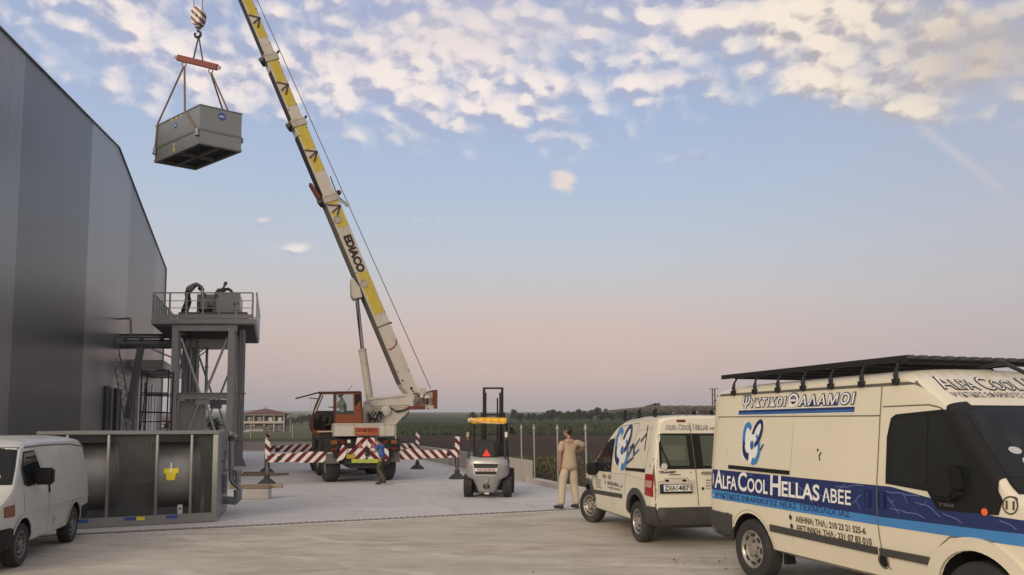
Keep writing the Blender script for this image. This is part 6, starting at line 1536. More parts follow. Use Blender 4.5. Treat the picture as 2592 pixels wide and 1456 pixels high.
m_ = MB(); m_.box((0, 0, .30), (.1, 1.4, .1)); m_.box((1.3, 0, .26), (2.4, .5, .08)); m_.tube([(-.5, -.3, .3), (-.62, -.3, .28)], .035, 8); m_.build('underbody', trimb, cv, local=True)

# ---- old van, left foreground
ov_ = thing('old_van', 'plain white old panel van with amber indicators parked at the left edge', 'van', (-7.66, 12.71, 0), math.atan2(-.972, .235)); ov_.scale = (.87, .87, .87)
VW_ = [(.25, .86), (.4, .90), (.6, .915), (.78, .92), (.95, .912), (1.15, .895), (1.6, .80), (1.75, .765), (1.95, .72)]
VT = [(-.98, 1.60), (-.93, 1.78), (-.7, 1.88), (-.2, 1.915), (1.6, 1.92), (2.2, 1.88), (2.48, 1.78), (2.98, 1.25), (3.05, 1.17), (3.3, 1.05), (3.55, .90), (3.66, .70), (3.68, .5)]
VP = [(-.98, .93), (-.94, .97), (-.85, .995), (-.7, 1), (2.6, 1), (3.0, .985), (3.3, .95), (3.5, .88), (3.62, .80), (3.68, .72)]
VB = [(-.98, .45), (-.9, .36), (-.4, .30), (3.0, .28), (3.68, .26)]
VC = [(-1, .14), (2.0, .16), (2.5, .08), (3.0, .05), (3.4, .08), (3.7, .12)]
def vsec(x):
    pl_ = interp(x, VP); return rounded_section(lambda z_: interp(z_, VW_) * pl_, interp(x, VB), interp(x, VT), interp(x, VC), 3.0)
st = [-.98, -.96, -.94, -.9, -.85, -.78] + [-.7 + .1 * k for k in range(42)] + [3.5, 3.56, 3.62, 3.66, 3.68]
vb_, vbv = van_body('body', ov_, st, vsec, [(0, .33, .385), (2.66, .33, .385)], [whitep3, trimb])
D = Dec(vbv, vb_, 'L')
D.poly('side_glass_surround', X_([(2.48, 1.16), (1.58, 1.19), (1.70, 1.32), (1.92, 1.70), (2.40, 1.69), (2.62, 1.45), (2.62, 1.2)]), trimb, .005)
D.poly('side_window', X_([(2.45, 1.20), (1.66, 1.22), (1.74, 1.34), (1.95, 1.67), (2.38, 1.655), (2.56, 1.44)]), glassd, .008)
D.line('panel_gap', X_([(2.62, 1.66), (2.66, 1.2), (2.64, .8)]), seamm, .012); D.line('panel_gap', X_([(1.86, 1.72), (1.60, 1.3), (1.52, 1.1), (1.52, .4)]), seamm, .010); D.line('panel_gap', X_([(.57, 1.68), (.56, 1.2)]), MATS['faint_gap'], .012); D.line('panel_gap', X_([(1.5, 1.19), (.56, 1.20), (-.8, 1.22)]), MATS['faint_gap'], .012)
D.line('roof_gutter', X_([(2.45, 1.745), (1.5, 1.765), (0, 1.755), (-.8, 1.70)]), MATS['gutter_dark'], .022, .006)
D.solid('body_crease', X_([(2.2, .765), (-.92, .77), (-.92, .79), (2.2, .785)]), whitep3, .012)
D.solid('door_handle', X_([(1.50, 1.0), (1.47, 1.0), (1.47, 1.13), (1.50, 1.13)])[::-1], trimb, .02, None)
D.solid('indicator', X_([(3.02, .77), (3.02, .94), (3.32, .93), (3.32, .78)])[::-1], mat('indicator_amber', (.17, .05, .018), .3), .01)
D.line('wheel_lip', X_([(2.66 + .41 * cos(R(a)), .33 + .41 * sin(R(a))) for a in range(0, 181, 10)]), whitep3, .05, .012); D.line('wheel_lip', X_([(.41 * cos(R(a)), .33 + .41 * sin(R(a))) for a in range(0, 181, 10)]), whitep3, .05, .012)
D.solid('rear_bumper', X_([(-.42, .34), (-.95, .36), (-.95, .63), (-.44, .60)])[::-1], trimb, .02)
D.solid('front_bumper', X_([(2.98, .27), (3.05, .58), (3.12, .62), (3.67, .62), (3.67, .27)]), trimb, .02)
D.line('sill_rust', X_([(2.2, .30), (1.9, .33), (1.75, .34)]), mat('sill_dirt', (.10, .08, .05), .8), .03, .005); D.poly('fuel_flap', X_(rect(1.1, 1.25, .44, .56, .01)), MATS['faint_gap'], .002)
D.poly('dirt_patch', X_([(1.22, .47), (1.28, .55), (1.15, .58), (1.12, .52), (1.2, .5)])[::-1], mat('dirt_patch', (.30, .28, .23), .8), .004, None)
DF = Dec(vbv, vb_, 'F')
DF.poly('screen_rubber', [(-.84, 1.22), (.84, 1.22), (.80, 1.45), (.73, 1.755), (-.73, 1.755), (-.80, 1.45)], trimb, .004); DF.poly('windscreen', [(-.80, 1.26), (.80, 1.26), (.765, 1.45), (.70, 1.72), (-.70, 1.72), (-.765, 1.45)], glassd, .008)
DF.poly('dash_paper', rect(.50, .66, 1.285, 1.36, .03), mat('paper_pale', (.30, .30, .29), .7), .011, None)
DF.solid('front_bumper', [(-.72, .27), (.72, .27), (.74, .62), (-.74, .62)], trimb, .03); DF.solid('front_grille', rect(-.45, .45, .76, .93), trimb, .01)
for s_ in (-1, 1): DF.solid('headlight', rect(min(s_ * .48, s_ * .72), max(s_ * .48, s_ * .72), .76, .93), mat('headlight_glass', (.45, .45, .42), .1), .012)
m_ = MB(); m_.box((2.16, 1.03, 1.30), (.14, .26, .26)); m_.beam((2.2, .86, 1.24), (2.18, .98, 1.26), .06, .06); m_.build('door_mirror', trimb, vb_, local=True, bevel=.03)
m_ = MB(); m_.box((2.16, -1.03, 1.30), (.14, .26, .26)); m_.beam((2.2, -.86, 1.24), (2.18, -.98, 1.26), .06, .06); m_.build('door_mirror', trimb, vb_, local=True, bevel=.03)
DR = Dec(vbv, vb_, 'R'); DR.poly('side_window', [(1.62, 1.2), (2.45, 1.18), (2.58, 1.42), (2.40, 1.67), (1.92, 1.68)], glassd, .006)
for x, y_, st_ in ((0, .80, 0), (0, -.80, 0), (2.66, .80, -.05), (2.66, -.80, -.05)): van_wheel(ov_, x, y_, .32, .20, .205, 14, mat('dull_rim', (.16, .16, .155), .5, .4, .1, 8, .4), st_)
m_ = MB(); m_.box((1.3, 0, .30), (2.6, .5, .1)); m_.build('underbody', trimb, ov_, local=True)
# ---------------------------------------------------------------- people
skinm = mat('skin', (.30, .16, .10), .55, 0, .06, 12); hairm = mat('hair_dark', (.012, .010, .009), .6, 0, .3, 60); eyem = mat('eye_dark', (.02, .015, .012), .3); lipm = mat('lips', (.22, .09, .07), .5)
def skin_mesh(name, pts, edges, root, parent, m__, sub=2):
    me = bpy.data.meshes.new(name); me.from_pydata([V(p[0]) for p in pts], edges, [])
    ob = bpy.data.objects.new(name, me); col.objects.link(ob)
    md = ob.modifiers.new('s', 'SKIN'); md.use_smooth_shade = True; md.branch_smoothing = 1.0
    sv = me.skin_vertices[0].data
    for k, p in enumerate(pts): sv[k].radius = p[1] if isinstance(p[1], tuple) else (p[1], p[1]); sv[k].use_root = (k == root)
    m2 = ob.modifiers.new('d', 'SUBSURF'); m2.levels = m2.render_levels = sub
    bpy.context.view_layer.update()
    nm = bpy.data.meshes.new_from_object(ob.evaluated_get(bpy.context.evaluated_depsgraph_get()))
    ob.modifiers.clear(); ob.data = nm; nm.materials.clear(); nm.materials.append(m__)
    nm.polygons.foreach_set('use_smooth', [True] * len(nm.polygons)); ob.parent = parent
    return ob
STAND = dict(pelvis=(0, 0, .96), spine=(0, .0, 1.14), chest=(0, 0, 1.34), neck=(0, -.01, 1.49), head=(0, .02, 1.64),
    shR=(.175, 0, 1.425), elR=(.235, -.02, 1.14), wrR=(.25, .05, .90), shL=(-.175, 0, 1.425), elL=(-.235, -.02, 1.14), wrL=(-.25, .05, .90),
    hipR=(.09, 0, .92), knR=(.10, .02, .50), anR=(.10, -.02, .085), hipL=(-.09, 0, .92), knL=(-.10, .02, .50), anL=(-.10, -.02, .085), footR=(0, 1), footL=(0, 1), look=(0, 1, 0))
def person(label, loc, rz, sc_, pose, shirt, trous, shoe=None, sleeve=.55, fat=1.0, hem=-.06, grip=.35, group=None):
    J = {k: (V(v_) if len(v_) == 3 else V((v_[0], v_[1], 0))) for k, v_ in {**STAND, **pose}.items()}
    r_ = thing('person', label, 'person', loc, rz, group); r_.scale = (sc_,) * 3
    P, E = [], []
    def nd(p, r__, par=None):
        P.append((p, r__)); k = len(P) - 1
        if par is not None: E.append((par, k))
        return k
    up_ = (J['chest'] - J['spine']).normalized()
    pe = nd(J['pelvis'], (.135, .105)); sp_ = nd(J['spine'], (.13 * fat, .10 * fat), pe); ch = nd(J['chest'], (.14, .095), sp_); ne = nd(J['neck'], .052, ch)
    hd_ = nd(J['neck'].lerp(J['head'], .55), .05, ne)
    for s_ in 'RL':
        a = nd(J['sh' + s_], .046, ch); b_ = nd(J['sh' + s_].lerp(J['el' + s_], .5), .042, a); c = nd(J['el' + s_], .039, b_); d_ = nd(J['el' + s_].lerp(J['wr' + s_], .4), .038, c); e = nd(J['wr' + s_], .026, d_)
        fd = (J['wr' + s_] - J['el' + s_]).normalized(); side_ = fd.cross(V((0, 1, 0)) if abs(fd.y) < .8 else V((0, 0, 1))).normalized()
        nrm = side_.cross(fd)
        pm = nd(J['wr' + s_] + fd * .055, (.032, .018), e)
        for q, (off, ln) in enumerate(((-.028, .070), (-.009, .082), (.010, .078), (.028, .062))):
            b0 = J['wr' + s_] + fd * .085 + side_ * off; k1 = nd(b0, .0085, pm)
            k2 = nd(b0 + (fd * cos(grip) + nrm * sin(grip)) * ln * .55, .008, k1); nd(b0 + (fd * cos(grip) + nrm * sin(grip)) * ln * .55 + (fd * cos(grip * 2.4) + nrm * sin(grip * 2.4)) * ln * .5, .0065, k2)
        t0 = J['wr' + s_] + fd * .03 + side_ * .028; k1 = nd(t0, .010, pm); k2 = nd(t0 + (fd * .6 + side_ * .7).normalized() * .035 + nrm * .01, .009, k1); nd(t0 + (fd * .9 + side_ * .5).normalized() * .068 + nrm * .02, .0075, k2)
        a = nd(J['hip' + s_], .082, pe); b_ = nd(J['hip' + s_].lerp(J['kn' + s_], .5), .072, a); c = nd(J['kn' + s_], .052, b_); d_ = nd(J['kn' + s_].lerp(J['an' + s_], .35), .052, c); e = nd(J['an' + s_], .034, d_)
        f_ = J['foot' + s_].normalized(); nd(J['an' + s_] + f_ * .12 - V((0, 0, .05)), .024, e)
    body = skin_mesh('body', P, E, 0, r_, skinm, 1)
    # head joined into the same mesh
    hd = MB(); lk = J['look'].normalized(); upv = (J['head'] - J['neck']).normalized(); rt = lk.cross(upv).normalized(); lk = upv.cross(rt).normalized()
    HM = Matrix((rt, lk, upv)).transposed(); C_ = J['head']
    def hv(m_): 
        for k, p in enumerate(m_.v): m_.v[k] = C_ + HM @ p
        return m_
    m_ = MB(); m_.ell((0, -.005, .02), (.073, .092, .098), 20, 14); m_.ell((0, .035, -.055), (.052, .058, .058), 16, 10); m_.ell((0, .095, -.02), (.013, .02, .028), 10, 8)
    for s_ in (-1, 1): m_.ell((s_ * .075, -.01, -.005), (.012, .02, .032), 10, 8)
    m_.mi = 1
    for s_ in (-1, 1): m_.ell((s_ * .030, .078, .012), (.012, .010, .007), 8, 6)
    m_.mi = 2; m_.ell((0, .083, -.065), (.022, .008, .007), 8, 6)
    ho = hv(m_).build('head', [skinm, eyem, lipm], None, smooth=True)
    bm = bmesh.new(); bm.from_mesh(body.data); n0 = len(bm.faces); bm.from_mesh(ho.data); bm.faces.ensure_lookup_table()
    body.data.materials.append(eyem); body.data.materials.append(lipm); bm.to_mesh(body.data); bm.free(); hm_ = ho.data; bpy.data.objects.remove(ho); bpy.data.meshes.remove(hm_)
    m_ = MB(); m_.ell((0, -.014, .028), (.081, .096, .104), 22, 18)
    m_.f = [f for f in m_.f if sum(m_.v[k].z for k in f) / 4 > (.055 if sum(m_.v[k].y for k in f) / 4 > .03 else (-.02 if sum(m_.v[k].y for k in f) / 4 > -.01 else -.10))]; m_.i = m_.i[:len(m_.f)]
    hv(m_).build('hair', hairm, body, smooth=True, local=True)
    # shirt
    P, E = [], []
    hemv = (J['pelvis'] - J['spine']).normalized()
    a = nd(J['pelvis'] - hemv * hem, (.182 * fat, .140 * fat)); b_ = nd(J['spine'], (.16 * fat, .125 * fat), a); c = nd(J['chest'], (.168, .122), b_); d_ = nd(J['chest'].lerp(J['neck'], .62), (.112, .085), c); nd(J['chest'].lerp(J['neck'], .9), .062, d_)
    for s_ in 'RL':
        e = nd(J['sh' + s_], .080, c); f_ = nd(J['sh' + s_].lerp(J['el' + s_], .5), .074, e)
        if sleeve > .5: nd(J['sh' + s_].lerp(J['el' + s_], min(1, sleeve)), .072, f_)
    sh_ = skin_mesh('shirt', P, E, 0, r_, shirt, 2)
    P, E = [], []
    w0 = nd(J['pelvis'].lerp(J['spine'], .55), (.135 * fat, .11 * fat)); a = nd(J['pelvis'] - V((0, 0, .01)), (.145 * fat, .12 * fat), w0)
    for s_ in 'RL':
        b_ = nd(J['hip' + s_] - V((0, 0, .03)), .105 * fat ** .5, a); c = nd(J['hip' + s_].lerp(J['kn' + s_], .5), .098 * fat ** .5, b_); d_ = nd(J['kn' + s_], .082 * fat ** .5, c); e = nd(J['kn' + s_].lerp(J['an' + s_], .5), .078 * fat ** .5, d_); nd(J['an' + s_] + (J['an' + s_] - J['kn' + s_]).normalized() * .02, .072 * fat ** .5, e)
    skin_mesh('trousers', P, E, 0, r_, trous, 2)
    for s_ in 'RL':
        f_ = J['foot' + s_].normalized(); A_ = J['an' + s_]; P, E = [], []
        a = nd(A_ - f_ * .05 - V((0, 0, .04)), (.048, .05)); b_ = nd(A_ + f_ * .05 - V((0, 0, .04)), (.052, .048), a); nd(A_ + f_ * .19 - V((0, 0, .054)), (.046, .034), b_)
        skin_mesh('shoe', P, E, 0, r_, shoe or black, 1)
    return r_
beige = mat('cloth_beige', (.38, .29, .20), .9, 0, .12, 5, .25, (.25, .17, .11), .9, 9); beige2 = mat('cloth_sand', (.43, .36, .275), .9, 0, .14, 6, .3, (.26, .20, .14), .9, 9)
person('man in beige short-sleeved shirt and trousers standing with his back turned beside the small van', gp(1441, 1287), R(22), 1.035,
       dict(shR=(.185, 0, 1.425), elR=(.40, .02, 1.30), wrR=(.24, .22, 1.16), elL=(-.225, -.03, 1.15), wrL=(-.215, .0, .90), knL=(-.15, .03, .5), anL=(-.195, -.02, .085), footL=(-.55, .8), hipR=(.09, 0, .92), knR=(.13, .03, .5), anR=(.18, .0, .085), footR=(-.2, 1), look=(-.55, .85, .02), head=(-.02, .02, 1.64)),
       beige, beige2, mat('shoe_dark', (.03, .02, .016), .5), .85, 1.16, -.19)
person('man in blue t-shirt and olive trousers walking behind the striped crane tail', gp(967, 1227), R(62), .90,
       dict(pelvis=(0, 0, .93), spine=(0, .04, 1.12), chest=(0, .10, 1.30), neck=(0, .17, 1.43), head=(0, .25, 1.56), shR=(.17, .1, 1.38), elR=(.21, .17, 1.12), wrR=(.12, .38, 1.13), shL=(-.17, .1, 1.38), elL=(-.2, .16, 1.12), wrL=(-.1, .38, 1.15), knR=(.09, .12, .50), anR=(.09, .16, .085), knL=(-.08, .10, .52), anL=(-.07, -.18, .14), look=(0, .9, -.25)),
       mat('cloth_blue', (.045, .085, .26), .9, 0, .1, 6), mat('cloth_olive', (.055, .050, .032), .9, 0, .15, 6), None, .6, .98, -.06)
gsh = mat('cloth_grey', (.26, .255, .26), .9, 0, .1, 6); gsh2 = mat('cloth_dark_grey', (.07, .07, .075), .9, 0, .1, 6); dtr = mat('cloth_black', (.018, .018, .022), .9)
ZP = ZF + .60
p1 = at(474, 790, 36.75); p1.z = ZP
person('worker in grey shirt bending over beside the condenser on the tower platform', p1, R(-80), 1.08,
       dict(pelvis=(0, -.02, .98), spine=(0, .12, 1.15), chest=(0, .28, 1.32), neck=(0, .44, 1.29), head=(0, .50, 1.14), shR=(.18, .38, 1.30), elR=(.2, .58, 1.12), wrR=(.17, .58, .86), shL=(-.18, .38, 1.30), elL=(-.2, .60, 1.12), wrL=(-.17, .58, .86), hipR=(.10, -.05, .94), knR=(.11, .10, .5), hipL=(-.10, .02, .94), knL=(-.11, -.06, .5), anL=(-.11, -.22, .085), look=(0, .4, -.9)), gsh, dtr, None, .7, 1.5, -.05)
p2 = at(571, 790, 39.95); p2.z = ZP + .24
person('worker in dark clothes leaning on the top of the condenser on the tower platform', p2, R(180), 1.06,
       dict(pelvis=(.42, .0, .95), spine=(.34, .04, 1.1), chest=(.20, .08, 1.30), neck=(.06, .12, 1.45), head=(.0, .16, 1.58), shR=(.33, .08, 1.34), elR=(.40, .26, 1.13), wrR=(.15, .34, 1.09), shL=(-.10, .08, 1.38), elL=(-.40, .18, 1.20), wrL=(-.18, .34, 1.09), hipR=(.50, 0, .92), knR=(.52, .02, .5), anR=(.52, -.02, .085), hipL=(.33, 0, .92), knL=(.30, .02, .5), anL=(.28, -.02, .085)), gsh2, dtr, None, .8, 1.3)
p3 = at(514, 795, 36.35); p3.z = ZP
person('worker in grey shirt sitting with his back turned on the tower platform', p3, R(3), 1.06,
       dict(pelvis=(0, 0, .11), spine=(0, .0, .28), chest=(0, .03, .48), neck=(0, .06, .62), head=(0, .10, .74), shR=(.18, .03, .56), elR=(.27, .10, .32), wrR=(.12, .33, .30), shL=(-.18, .03, .56), elL=(-.27, .10, .32), wrL=(-.12, .33, .30), hipR=(.10, .05, .11), knR=(.22, .38, .34), anR=(.12, .52, .09), hipL=(-.10, .05, .11), knL=(-.22, .38, .34), anL=(-.12, .52, .09)), gsh, dtr, None, .95, 1.1, -.03)
p4 = crp(866, 1052, 1.58)
person('crane operator in pale shirt sitting in the orange operator cab', p4, R(27 + 90), .93,
       dict(pelvis=(0, 0, .08), spine=(0, -.02, .26), chest=(0, 0, .48), neck=(0, .03, .62), head=(0, .06, .76), shR=(.17, 0, .55), elR=(.22, .12, .32), wrR=(.16, .34, .30), shL=(-.17, 0, .55), elL=(-.22, .12, .32), wrL=(-.16, .34, .30), hipR=(.09, .05, .08), knR=(.11, .42, .10), anR=(.11, .46, -.30), hipL=(-.09, .05, .08), knL=(-.11, .42, .10), anL=(-.11, .46, -.30)), mat('cloth_pale', (.40, .42, .38), .9), dtr, None, .9, 1.1)

# ---------------------------------------------------------------- beyond the yard
def gz(px, Y): X = (px - 1296) / F * Y; return V((X, Y, terrain_z(X, Y)))
stucco = mat('house_render', (.36, .33, .30), .85, 0, .08, .5); stucco_d = mat('house_render_dark', (.09, .082, .078), .85, 0, .1, .5); tile = mat('red_tiles', (.12, .045, .035), .8, 0, .2, 1.5); winw = mat('window_white', (.46, .44, .42), .5); wind = mat('window_dark', (.03, .033, .035), .2)
YH = 220.0
hs = thing('red_roof_house', 'two-storey house with red hipped roof and long balcony beyond the yard', 'house', gz(668, YH))
def H(px, py, dY=0): return at(px, py, YH + dY) if dY == 0 else at(px, py, YH) + V((-.2 * dY, dY, 0))
def hbox(name, px0, px1, py0, py1, y0, y1, m__, parent=hs):
    m_ = MB(); a, b_ = at(px0, py1, YH), at(px1, py0, YH); m_.hexa([V((a.x, YH + y0, a.z)), V((b_.x, YH + y0, a.z)), V((b_.x - .2 * (y1 - y0), YH + y1, a.z)), V((a.x - .2 * (y1 - y0), YH + y1, a.z)), V((a.x, YH + y0, b_.z)), V((b_.x, YH + y0, b_.z)), V((b_.x - .2 * (y1 - y0), YH + y1, b_.z)), V((a.x - .2 * (y1 - y0), YH + y1, b_.z))]); return m_.build(name, m__, parent)
wl_ = hbox('wall', 615.5, 718, 1049, 1098, 1.2, 8, stucco_d)
hbox('balcony', 613.5, 720, 1066.5, 1072, 0, 1.3, stucco); hbox('eaves', 612, 722, 1047.5, 1051.5, -.2, 8.4, stucco)
for px in (615.5, 641.5, 667, 693, 718.5): hbox('pillar', px - 1.4, px + 1.4, 1051, 1067, .1, .5, stucco)
for px in (615.5, 693, 718.5): hbox('pillar', px - 1.5, px + 1.5, 1072, 1093, .1, .5, stucco)
for px in (629, 654, 681.5, 705.5):
    f_ = hbox('window', px - 4.4, px + 4.4, 1056.5, 1067, 1.05, 1.25, winw)
    if px < 670:
        for q in (-1.9, 1.9): hbox('pane', px + q - 1.1, px + q + 1.1, 1058, 1066.5, .98, 1.04, wind, f_)
for px0, px1 in ((620, 640), (676, 690), (696, 704), (706, 716)): 
    f_ = hbox('window', px0, px1, 1077, 1090, 1.05, 1.25, winw); hbox('pane', px0 + .8, px1 - .8, 1078, 1089, .98, 1.04, wind, f_)
for px in (641, 667):
    hbox('balcony_lamp', px - 2, px + 2, 1074, 1079, .5, 1.1, stucco)
a, b_, c, d_ = at(610, 1047.5, YH), at(737, 1045.5, YH), at(669, 1033, YH), 0
m_ = MB(); ap = V((c.x - 1.0, YH + 4.5, c.z)); fl0, fr0 = V((a.x, YH - .8, a.z)), V((b_.x, YH - .8, a.z)); bl0, br0 = V((a.x - 2, YH + 9.5, a.z)), V((b_.x - 2, YH + 9.5, a.z))
m_.add([fl0, fr0, br0, bl0, ap], [(0, 1, 4), (1, 2, 4), (2, 3, 4), (3, 0, 4), (0, 3, 2, 1)]); rf_ = m_.build('roof', tile, hs)
m_ = MB(); m_.box(ap + V((0, 0, .2)), (.4, .4, .8)); m_.build('chimney', stucco, rf_)
hbox('annex', 721, 729.5, 1060, 1098, 2, 7, stucco_d); hbox('annex_pillar', 728.5, 731, 1060, 1094, 1.8, 2, stucco)
hbox('carport_roof', 638, 680, 1086.5, 1092, -5, -3, stucco)
gt = thing('white_gate', 'white slatted gate at the left of the red-roofed house', 'gate', gz(620, 190)); m_ = MB()
for k in range(14): m_.box(at(611 + k * 1.4, 1096, 190), (.1, .06, 1.1))
m_.box(at(620, 1092, 190), (1.9, .05, .1)); m_.box(at(620, 1100, 190), (1.9, .05, .1)); m_.build('slats', winw, gt)
h2 = thing('far_house', 'small house with red roof seen between the scaffold and the tower', 'house', gz(420, 170))
a = at(394, 1090, 170); b_ = at(452, 1064, 170); m_ = MB(); m_.box2((a.x, 170, a.z), (b_.x, 178, b_.z)); m_.build('wall', stucco, h2)
m_ = MB(); t_ = at(420, 1054, 170); m_.add([(a.x - .4, 169.4, b_.z), (b_.x + .4, 169.4, b_.z), (b_.x + .4, 178.6, b_.z), (a.x - .4, 178.6, b_.z), (a.x + 1.5, 174, t_.z), (b_.x - 1.5, 174, t_.z)], [(0, 1, 5, 4), (2, 3, 4, 5), (1, 2, 5), (3, 0, 4), (0, 3, 2, 1)]); m_.build('roof', tile, h2)
# palisade fence on the far wall
pf = thing('palisade_fence', 'tall thin galvanised fence on the grass before the red-roofed house', 'fence', gz(700, 80))
m_ = MB()
for k in range(92):
    b_ = gz(556 + k * 2.75, 80); m_.beam(b_, b_ + V((0, 0, 1.25)), .022, .022, (0, 1, 0))
m_.beam(gz(556, 80) + V((0, 0, 1.05)), gz(808, 80) + V((0, 0, 1.05)), .03, .03); m_.build('pales', mat('fence_grey', (.20, .205, .20), .6, .3), pf)
for px in (637, 742.5):
    b_ = gz(px, 79.8); m_ = MB(); m_.beam(b_, b_ + V((0, 0, 1.45)), .07, .07, (0, 1, 0)); m_.build('post', mat('fence_post_pale', (.36, .36, .34), .6), pf)
# pylon behind the vans
yp = 150.0
up_ = thing('utility_pole', 'twin-legged power pole with crossarm rising behind the small van', 'utility pole', gz(1806, yp))
polem = mat('pole_dark', (.07, .06, .055), .8, 0, .1, 2)
for px in (1803, 1809):
    m_ = MB(); b_ = at(px, 984, yp); m_.tube([V((b_.x, yp, terrain_z(b_.x, yp) - .2)), b_], .12, 8); m_.build('leg', polem, up_, smooth=True)
m_ = MB(); m_.beam(at(1795, 985, yp), at(1818, 984, yp), .14, .14); m_.beam(at(1807, 1014, yp), at(1827, 1013, yp), .16, .2); m_.box(at(1820, 1020, yp), (.5, .5, .6)); m_.beam(at(1803, 1020, yp), at(1809, 1020, yp), .1, .1); m_.beam(at(1803, 1000, yp), at(1809, 1001, yp), .08, .08); m_.build('crossarm', polem, up_)
# trees
leafs = [mat('foliage_dark', (.022, .032, .014), .8, 0, .5, .8), mat('foliage_mid', (.040, .055, .020), .8, 0, .5, .8)]
bark = mat('bark', (.05, .04, .03), .9)
def tree_parts(seed, h, wd, nleaf, lsz, clumps=9):
    rnd = random.Random(seed); t_ = MB(); c_ = MB(); th = h * .32
    t_.tube([(0, 0, -.3), (.03 * h, 0, th), (0, .02 * h, h * .75)], [h * .035, h * .025, h * .008], 7)
    cl = []
    for k in range(clumps):
        a = rnd.uniform(0, 2 * pi); q = rnd.uniform(.25, .95); rr_ = wd * .36 * sin(pi * min(.95, q * .8 + .15)) * rnd.uniform(.3, 1)
        ce = V((rr_ * cos(a), rr_ * sin(a), h * (.22 + .68 * q))); cl.append((ce, wd * rnd.uniform(.16, .30)))
        t_.tube([(0, 0, h * (.2 + .3 * q)), ce], [h * .012, h * .004], 5)
    for k in range(nleaf):
        ce, r_ = rnd.choice(cl); d_ = V((rnd.gauss(0, 1), rnd.gauss(0, 1), rnd.gauss(0, .8))).normalized() * r_ * rnd.random() ** .4
        p = ce + d_; p.z = max(p.z, h * .08); n = V((rnd.gauss(0, 1), rnd.gauss(0, 1), rnd.gauss(0, 1))).normalized(); u_ = n.orthogonal().normalized(); v__ = n.cross(u_); s_ = lsz * rnd.uniform(.6, 1.4)
        c_.mi = 1 if rnd.random() < .4 else 0
        c_.add([p - u_ * s_, p - v__ * s_ * .6, p + u_ * s_, p + v__ * s_ * .6], [(0, 1, 2, 3)])
    return t_, c_
def mk_tree(seed, h, wd, nleaf, lsz, nm='tree', cat='tree', clumps=9):
    r_ = thing(nm, 'x', cat); t_, c_ = tree_parts(seed, h, wd, nleaf, lsz, clumps); t_.build('trunk', bark, r_, local=True); c_.build('crown', leafs, r_, local=True); return r_
kinds = [mk_tree(1, 4, 3.2, 650, .20), mk_tree(2, 4, 4.2, 750, .20), mk_tree(3, 4, 2.2, 480, .18)]
used = [False] * 3
ROW = [(1196, 290, 4.0, 0), (1302, 300, 4.6, 2), (1318, 305, 2.7, 1), (1341, 300, 3.7, 0), (1353, 310, 3.2, 2), (1368, 300, 3.0, 1), (1384, 300, 3.5, 0), (1399, 305, 3.9, 1), (1417, 300, 3.7, 1), (1434, 300, 4.2, 0), (1451, 305, 4.0, 1), (1467, 300, 4.4, 0),
       (1481, 300, 4.7, 2), (1496, 305, 4.3, 1), (1513, 300, 4.0, 1), (1529, 300, 4.3, 0), (1546, 305, 3.8, 1), (1561, 300, 4.6, 0), (1576, 300, 4.9, 2), (1597, 300, 4.2, 1), (1618, 300, 4.3, 0), (1640, 300, 4.6, 1), (1659, 300, 6.6, 2), (1676, 305, 4.6, 1), (1698, 300, 4.3, 0), (1725, 300, 4.6, 1), (1752, 300, 4.4, 0), (1782, 300, 4.6, 1)]
LB = ['small dense dark tree in the row along the far edge of the field', 'broad low bushy tree in the row along the far edge of the field', 'slim upright tree in the row along the far edge of the field']
random.seed(21)
for px, Y, h, kd in ROW:
    o = kinds[kd] if not used[kd] else copy_tree(kinds[kd]); used[kd] = True
    o.location = gz(px, Y) - V((0, 0, .2)); s_ = h / 4 * random.uniform(.95, 1.4); o.scale = (s_ * random.uniform(1.0, 1.6), s_ * 1.2, s_); o.rotation_euler = (0, 0, random.uniform(0, 6.28)); o['label'] = LB[kd]; o['group'] = 'trees in the row beyond the field'
    if px == 1659: o['label'] = 'tallest slim tree of the far row, rising above the small van'; del o['group']
    if px == 1196: o['label'] = 'lone dark bushy tree just left of the forklift mast'; del o['group']
    if px == 1302: o['label'] = 'lone slim tree just right of the forklift mast'; del o['group']
big = [mk_tree(11, 6, 6.5, 900, .32), mk_tree(12, 6, 5, 800, .30)]
for k, (px, Y, h, lab) in enumerate(((739, 380, 4.2, 0), (753, 400, 4.0, 0), (767, 380, 5.0, 0), (783, 380, 5.4, 0), (800, 390, 5.0, 0), (822, 390, 4.6, 0), (842, 390, 4.6, 0))):
    o = big[k] if k < 2 else copy_tree(big[k % 2]); s_ = h / 6; o.location = gz(px, Y) - V((0, 0, .3)); o.scale = (s_ * 1.4, s_, s_); o.rotation_euler = (0, 0, k * 1.7); o['label'] = 'dark rounded tree behind the fence between the house and the crane'; o['group'] = 'trees right of the house'
o = copy_tree(big[0]); o.location = gz(536, 120); o.scale = (.62, .62, .42); o['label'] = 'dark spreading tree seen through the legs of the steel tower'
o = copy_tree(big[1]); o.location = gz(552, 122); o.scale = (.5, .5, .32); o.rotation_euler = (0, 0, 2); o['label'] = 'smaller dark tree at the right inside the tower legs'
sb_ = mk_tree(15, 1.6, 2.6, 260, .14, 'shrub', 'shrub', 7); sb_.location = gz(424, 100); sb_['label'] = 'green shrub in front of the small house seen behind the scaffold'
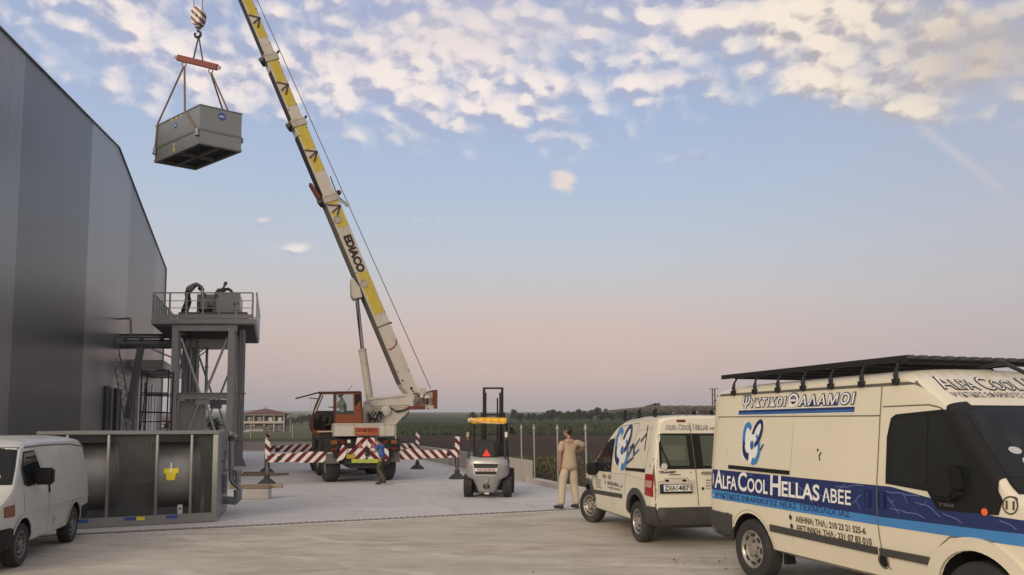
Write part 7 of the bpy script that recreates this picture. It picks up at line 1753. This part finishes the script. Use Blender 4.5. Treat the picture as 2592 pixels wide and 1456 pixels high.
# crop and rough growth on the field
rnd = random.Random(9); m_ = MB()
for k in range(16000):
    Y = rnd.uniform(108, 225) if k % 5 else rnd.uniform(84, 108); X = rnd.uniform(-.15, .50) * Y
    if k % 5: h = (.55 + .5 * mnoise.noise(V((X * .05, Y * .05, 8)))) * rnd.uniform(.6, 1.3)
    else: h = rnd.uniform(.15, .4)
    if h < .1: continue
    z_ = terrain_z(X, Y); a = rnd.uniform(0, pi); wd = rnd.uniform(.25, .7); dx, dy = cos(a) * wd, sin(a) * wd
    m_.mi = 0 if rnd.random() < .5 else 1
    m_.add([(X - dx, Y - dy, z_ - .1), (X + dx, Y + dy, z_ - .1), (X + dx * .5 + rnd.uniform(-.2, .2), Y + dy * .5, z_ + h), (X - dx * .4, Y - dy * .4 + .2, z_ + h * .8)], [(0, 1, 2, 3)])
tag(m_.build('crop', [mat('crop_dark', (.024, .031, .014), .85, 0, .4, .3), mat('crop_light', (.038, .048, .020), .85, 0, .4, .3)]), kind='stuff')
m_ = MB()
for k in range(5200):
    Y = rnd.uniform(18, 34); X = xkerb(Y) + .45 + abs(rnd.gauss(0, 1.2)) + rnd.uniform(0, 2.5) * rnd.random(); z_ = terrain_z(X, Y)
    if k % 6 == 0: X = xkerb(Y) + rnd.uniform(.5, 16)
    h = rnd.uniform(.05, .20) * (1.0 if mnoise.noise(V((X * .6, Y * .6, 2))) > -.1 else .3); a = rnd.uniform(0, pi); wd = rnd.uniform(.02, .07)
    m_.mi = k % 2
    z_ = terrain_z(X, Y); m_.add([(X - cos(a) * wd, Y - sin(a) * wd, z_ - .02), (X + cos(a) * wd, Y + sin(a) * wd, z_ - .02), (X + rnd.uniform(-.08, .08), Y + rnd.uniform(-.08, .08), z_ + h)], [(0, 1, 2)])
tag(m_.build('weeds', [mat('weed_green', (.045, .060, .022), .85, 0, .4, .8), mat('weed_dry', (.11, .09, .045), .85, 0, .4, .8)]), kind='stuff')
# loose stones and clods on the apron
m_ = MB()
for k in range(60):
    p = V((rnd.uniform(-7, 4), rnd.uniform(7, 15.5), 0)) if k % 2 else V((rnd.uniform(2.0, 3.6), rnd.uniform(10.4, 11.4), 0))
    if (p - DA).dot(DV) > -.4: continue
    s_ = rnd.uniform(.006, .02) * rnd.random() ** .5; m_.ell(p + V((0, 0, s_ * .4)), (s_, s_ * rnd.uniform(.6, 1), s_ * .6), 6, 4)
tag(m_.build('gravel', mat('stone_brown', (.16, .13, .10), .9, 0, .3, 9)), kind='stuff')
# hills and air
m_ = MB(); vs = []; fs = []
n = 90
for k in range(n + 1):
    px = 300 + 2300 * k / n; Y = 2600; X = (px - 1296) / F * Y
    hh = 44 + 9 * mnoise.noise(V((px * .004, 1, 0))) + 3 * mnoise.noise(V((px * .03, 2, 0))) + (8 * max(0, 1 - abs(px - 650) / 260)) - (6 if px > 1100 else 0)
    vs += [V((X, Y - 250, 20)), V((X, Y, max(42, hh))), V((X, Y + 300, 30))]
for k in range(n): fs += [(k * 3, k * 3 + 3, k * 3 + 4, k * 3 + 1), (k * 3 + 1, k * 3 + 4, k * 3 + 5, k * 3 + 2)]
m_.add(vs, fs); tag(m_.build('hills', mat('hill_green', (.035, .045, .025), .9, 0, .5, .01), smooth=True), kind='structure')
hzm = bpy.data.materials.new('haze'); hzm.use_nodes = True; nt = hzm.node_tree; nt.nodes.clear()
ou = nt.nodes.new('ShaderNodeOutputMaterial'); pv = nt.nodes.new('ShaderNodeVolumePrincipled'); pv.inputs['Color'].default_value = (.90, .90, .95, 1); pv.inputs['Density'].default_value = HAZE; pv.inputs['Anisotropy'].default_value = .1
nt.links.new(pv.outputs[0], ou.inputs['Volume'])
m_ = MB(); m_.box2((-3400, -120, -1.5), (3400, 3720, 82)); tag(m_.build('haze', hzm), kind='stuff')
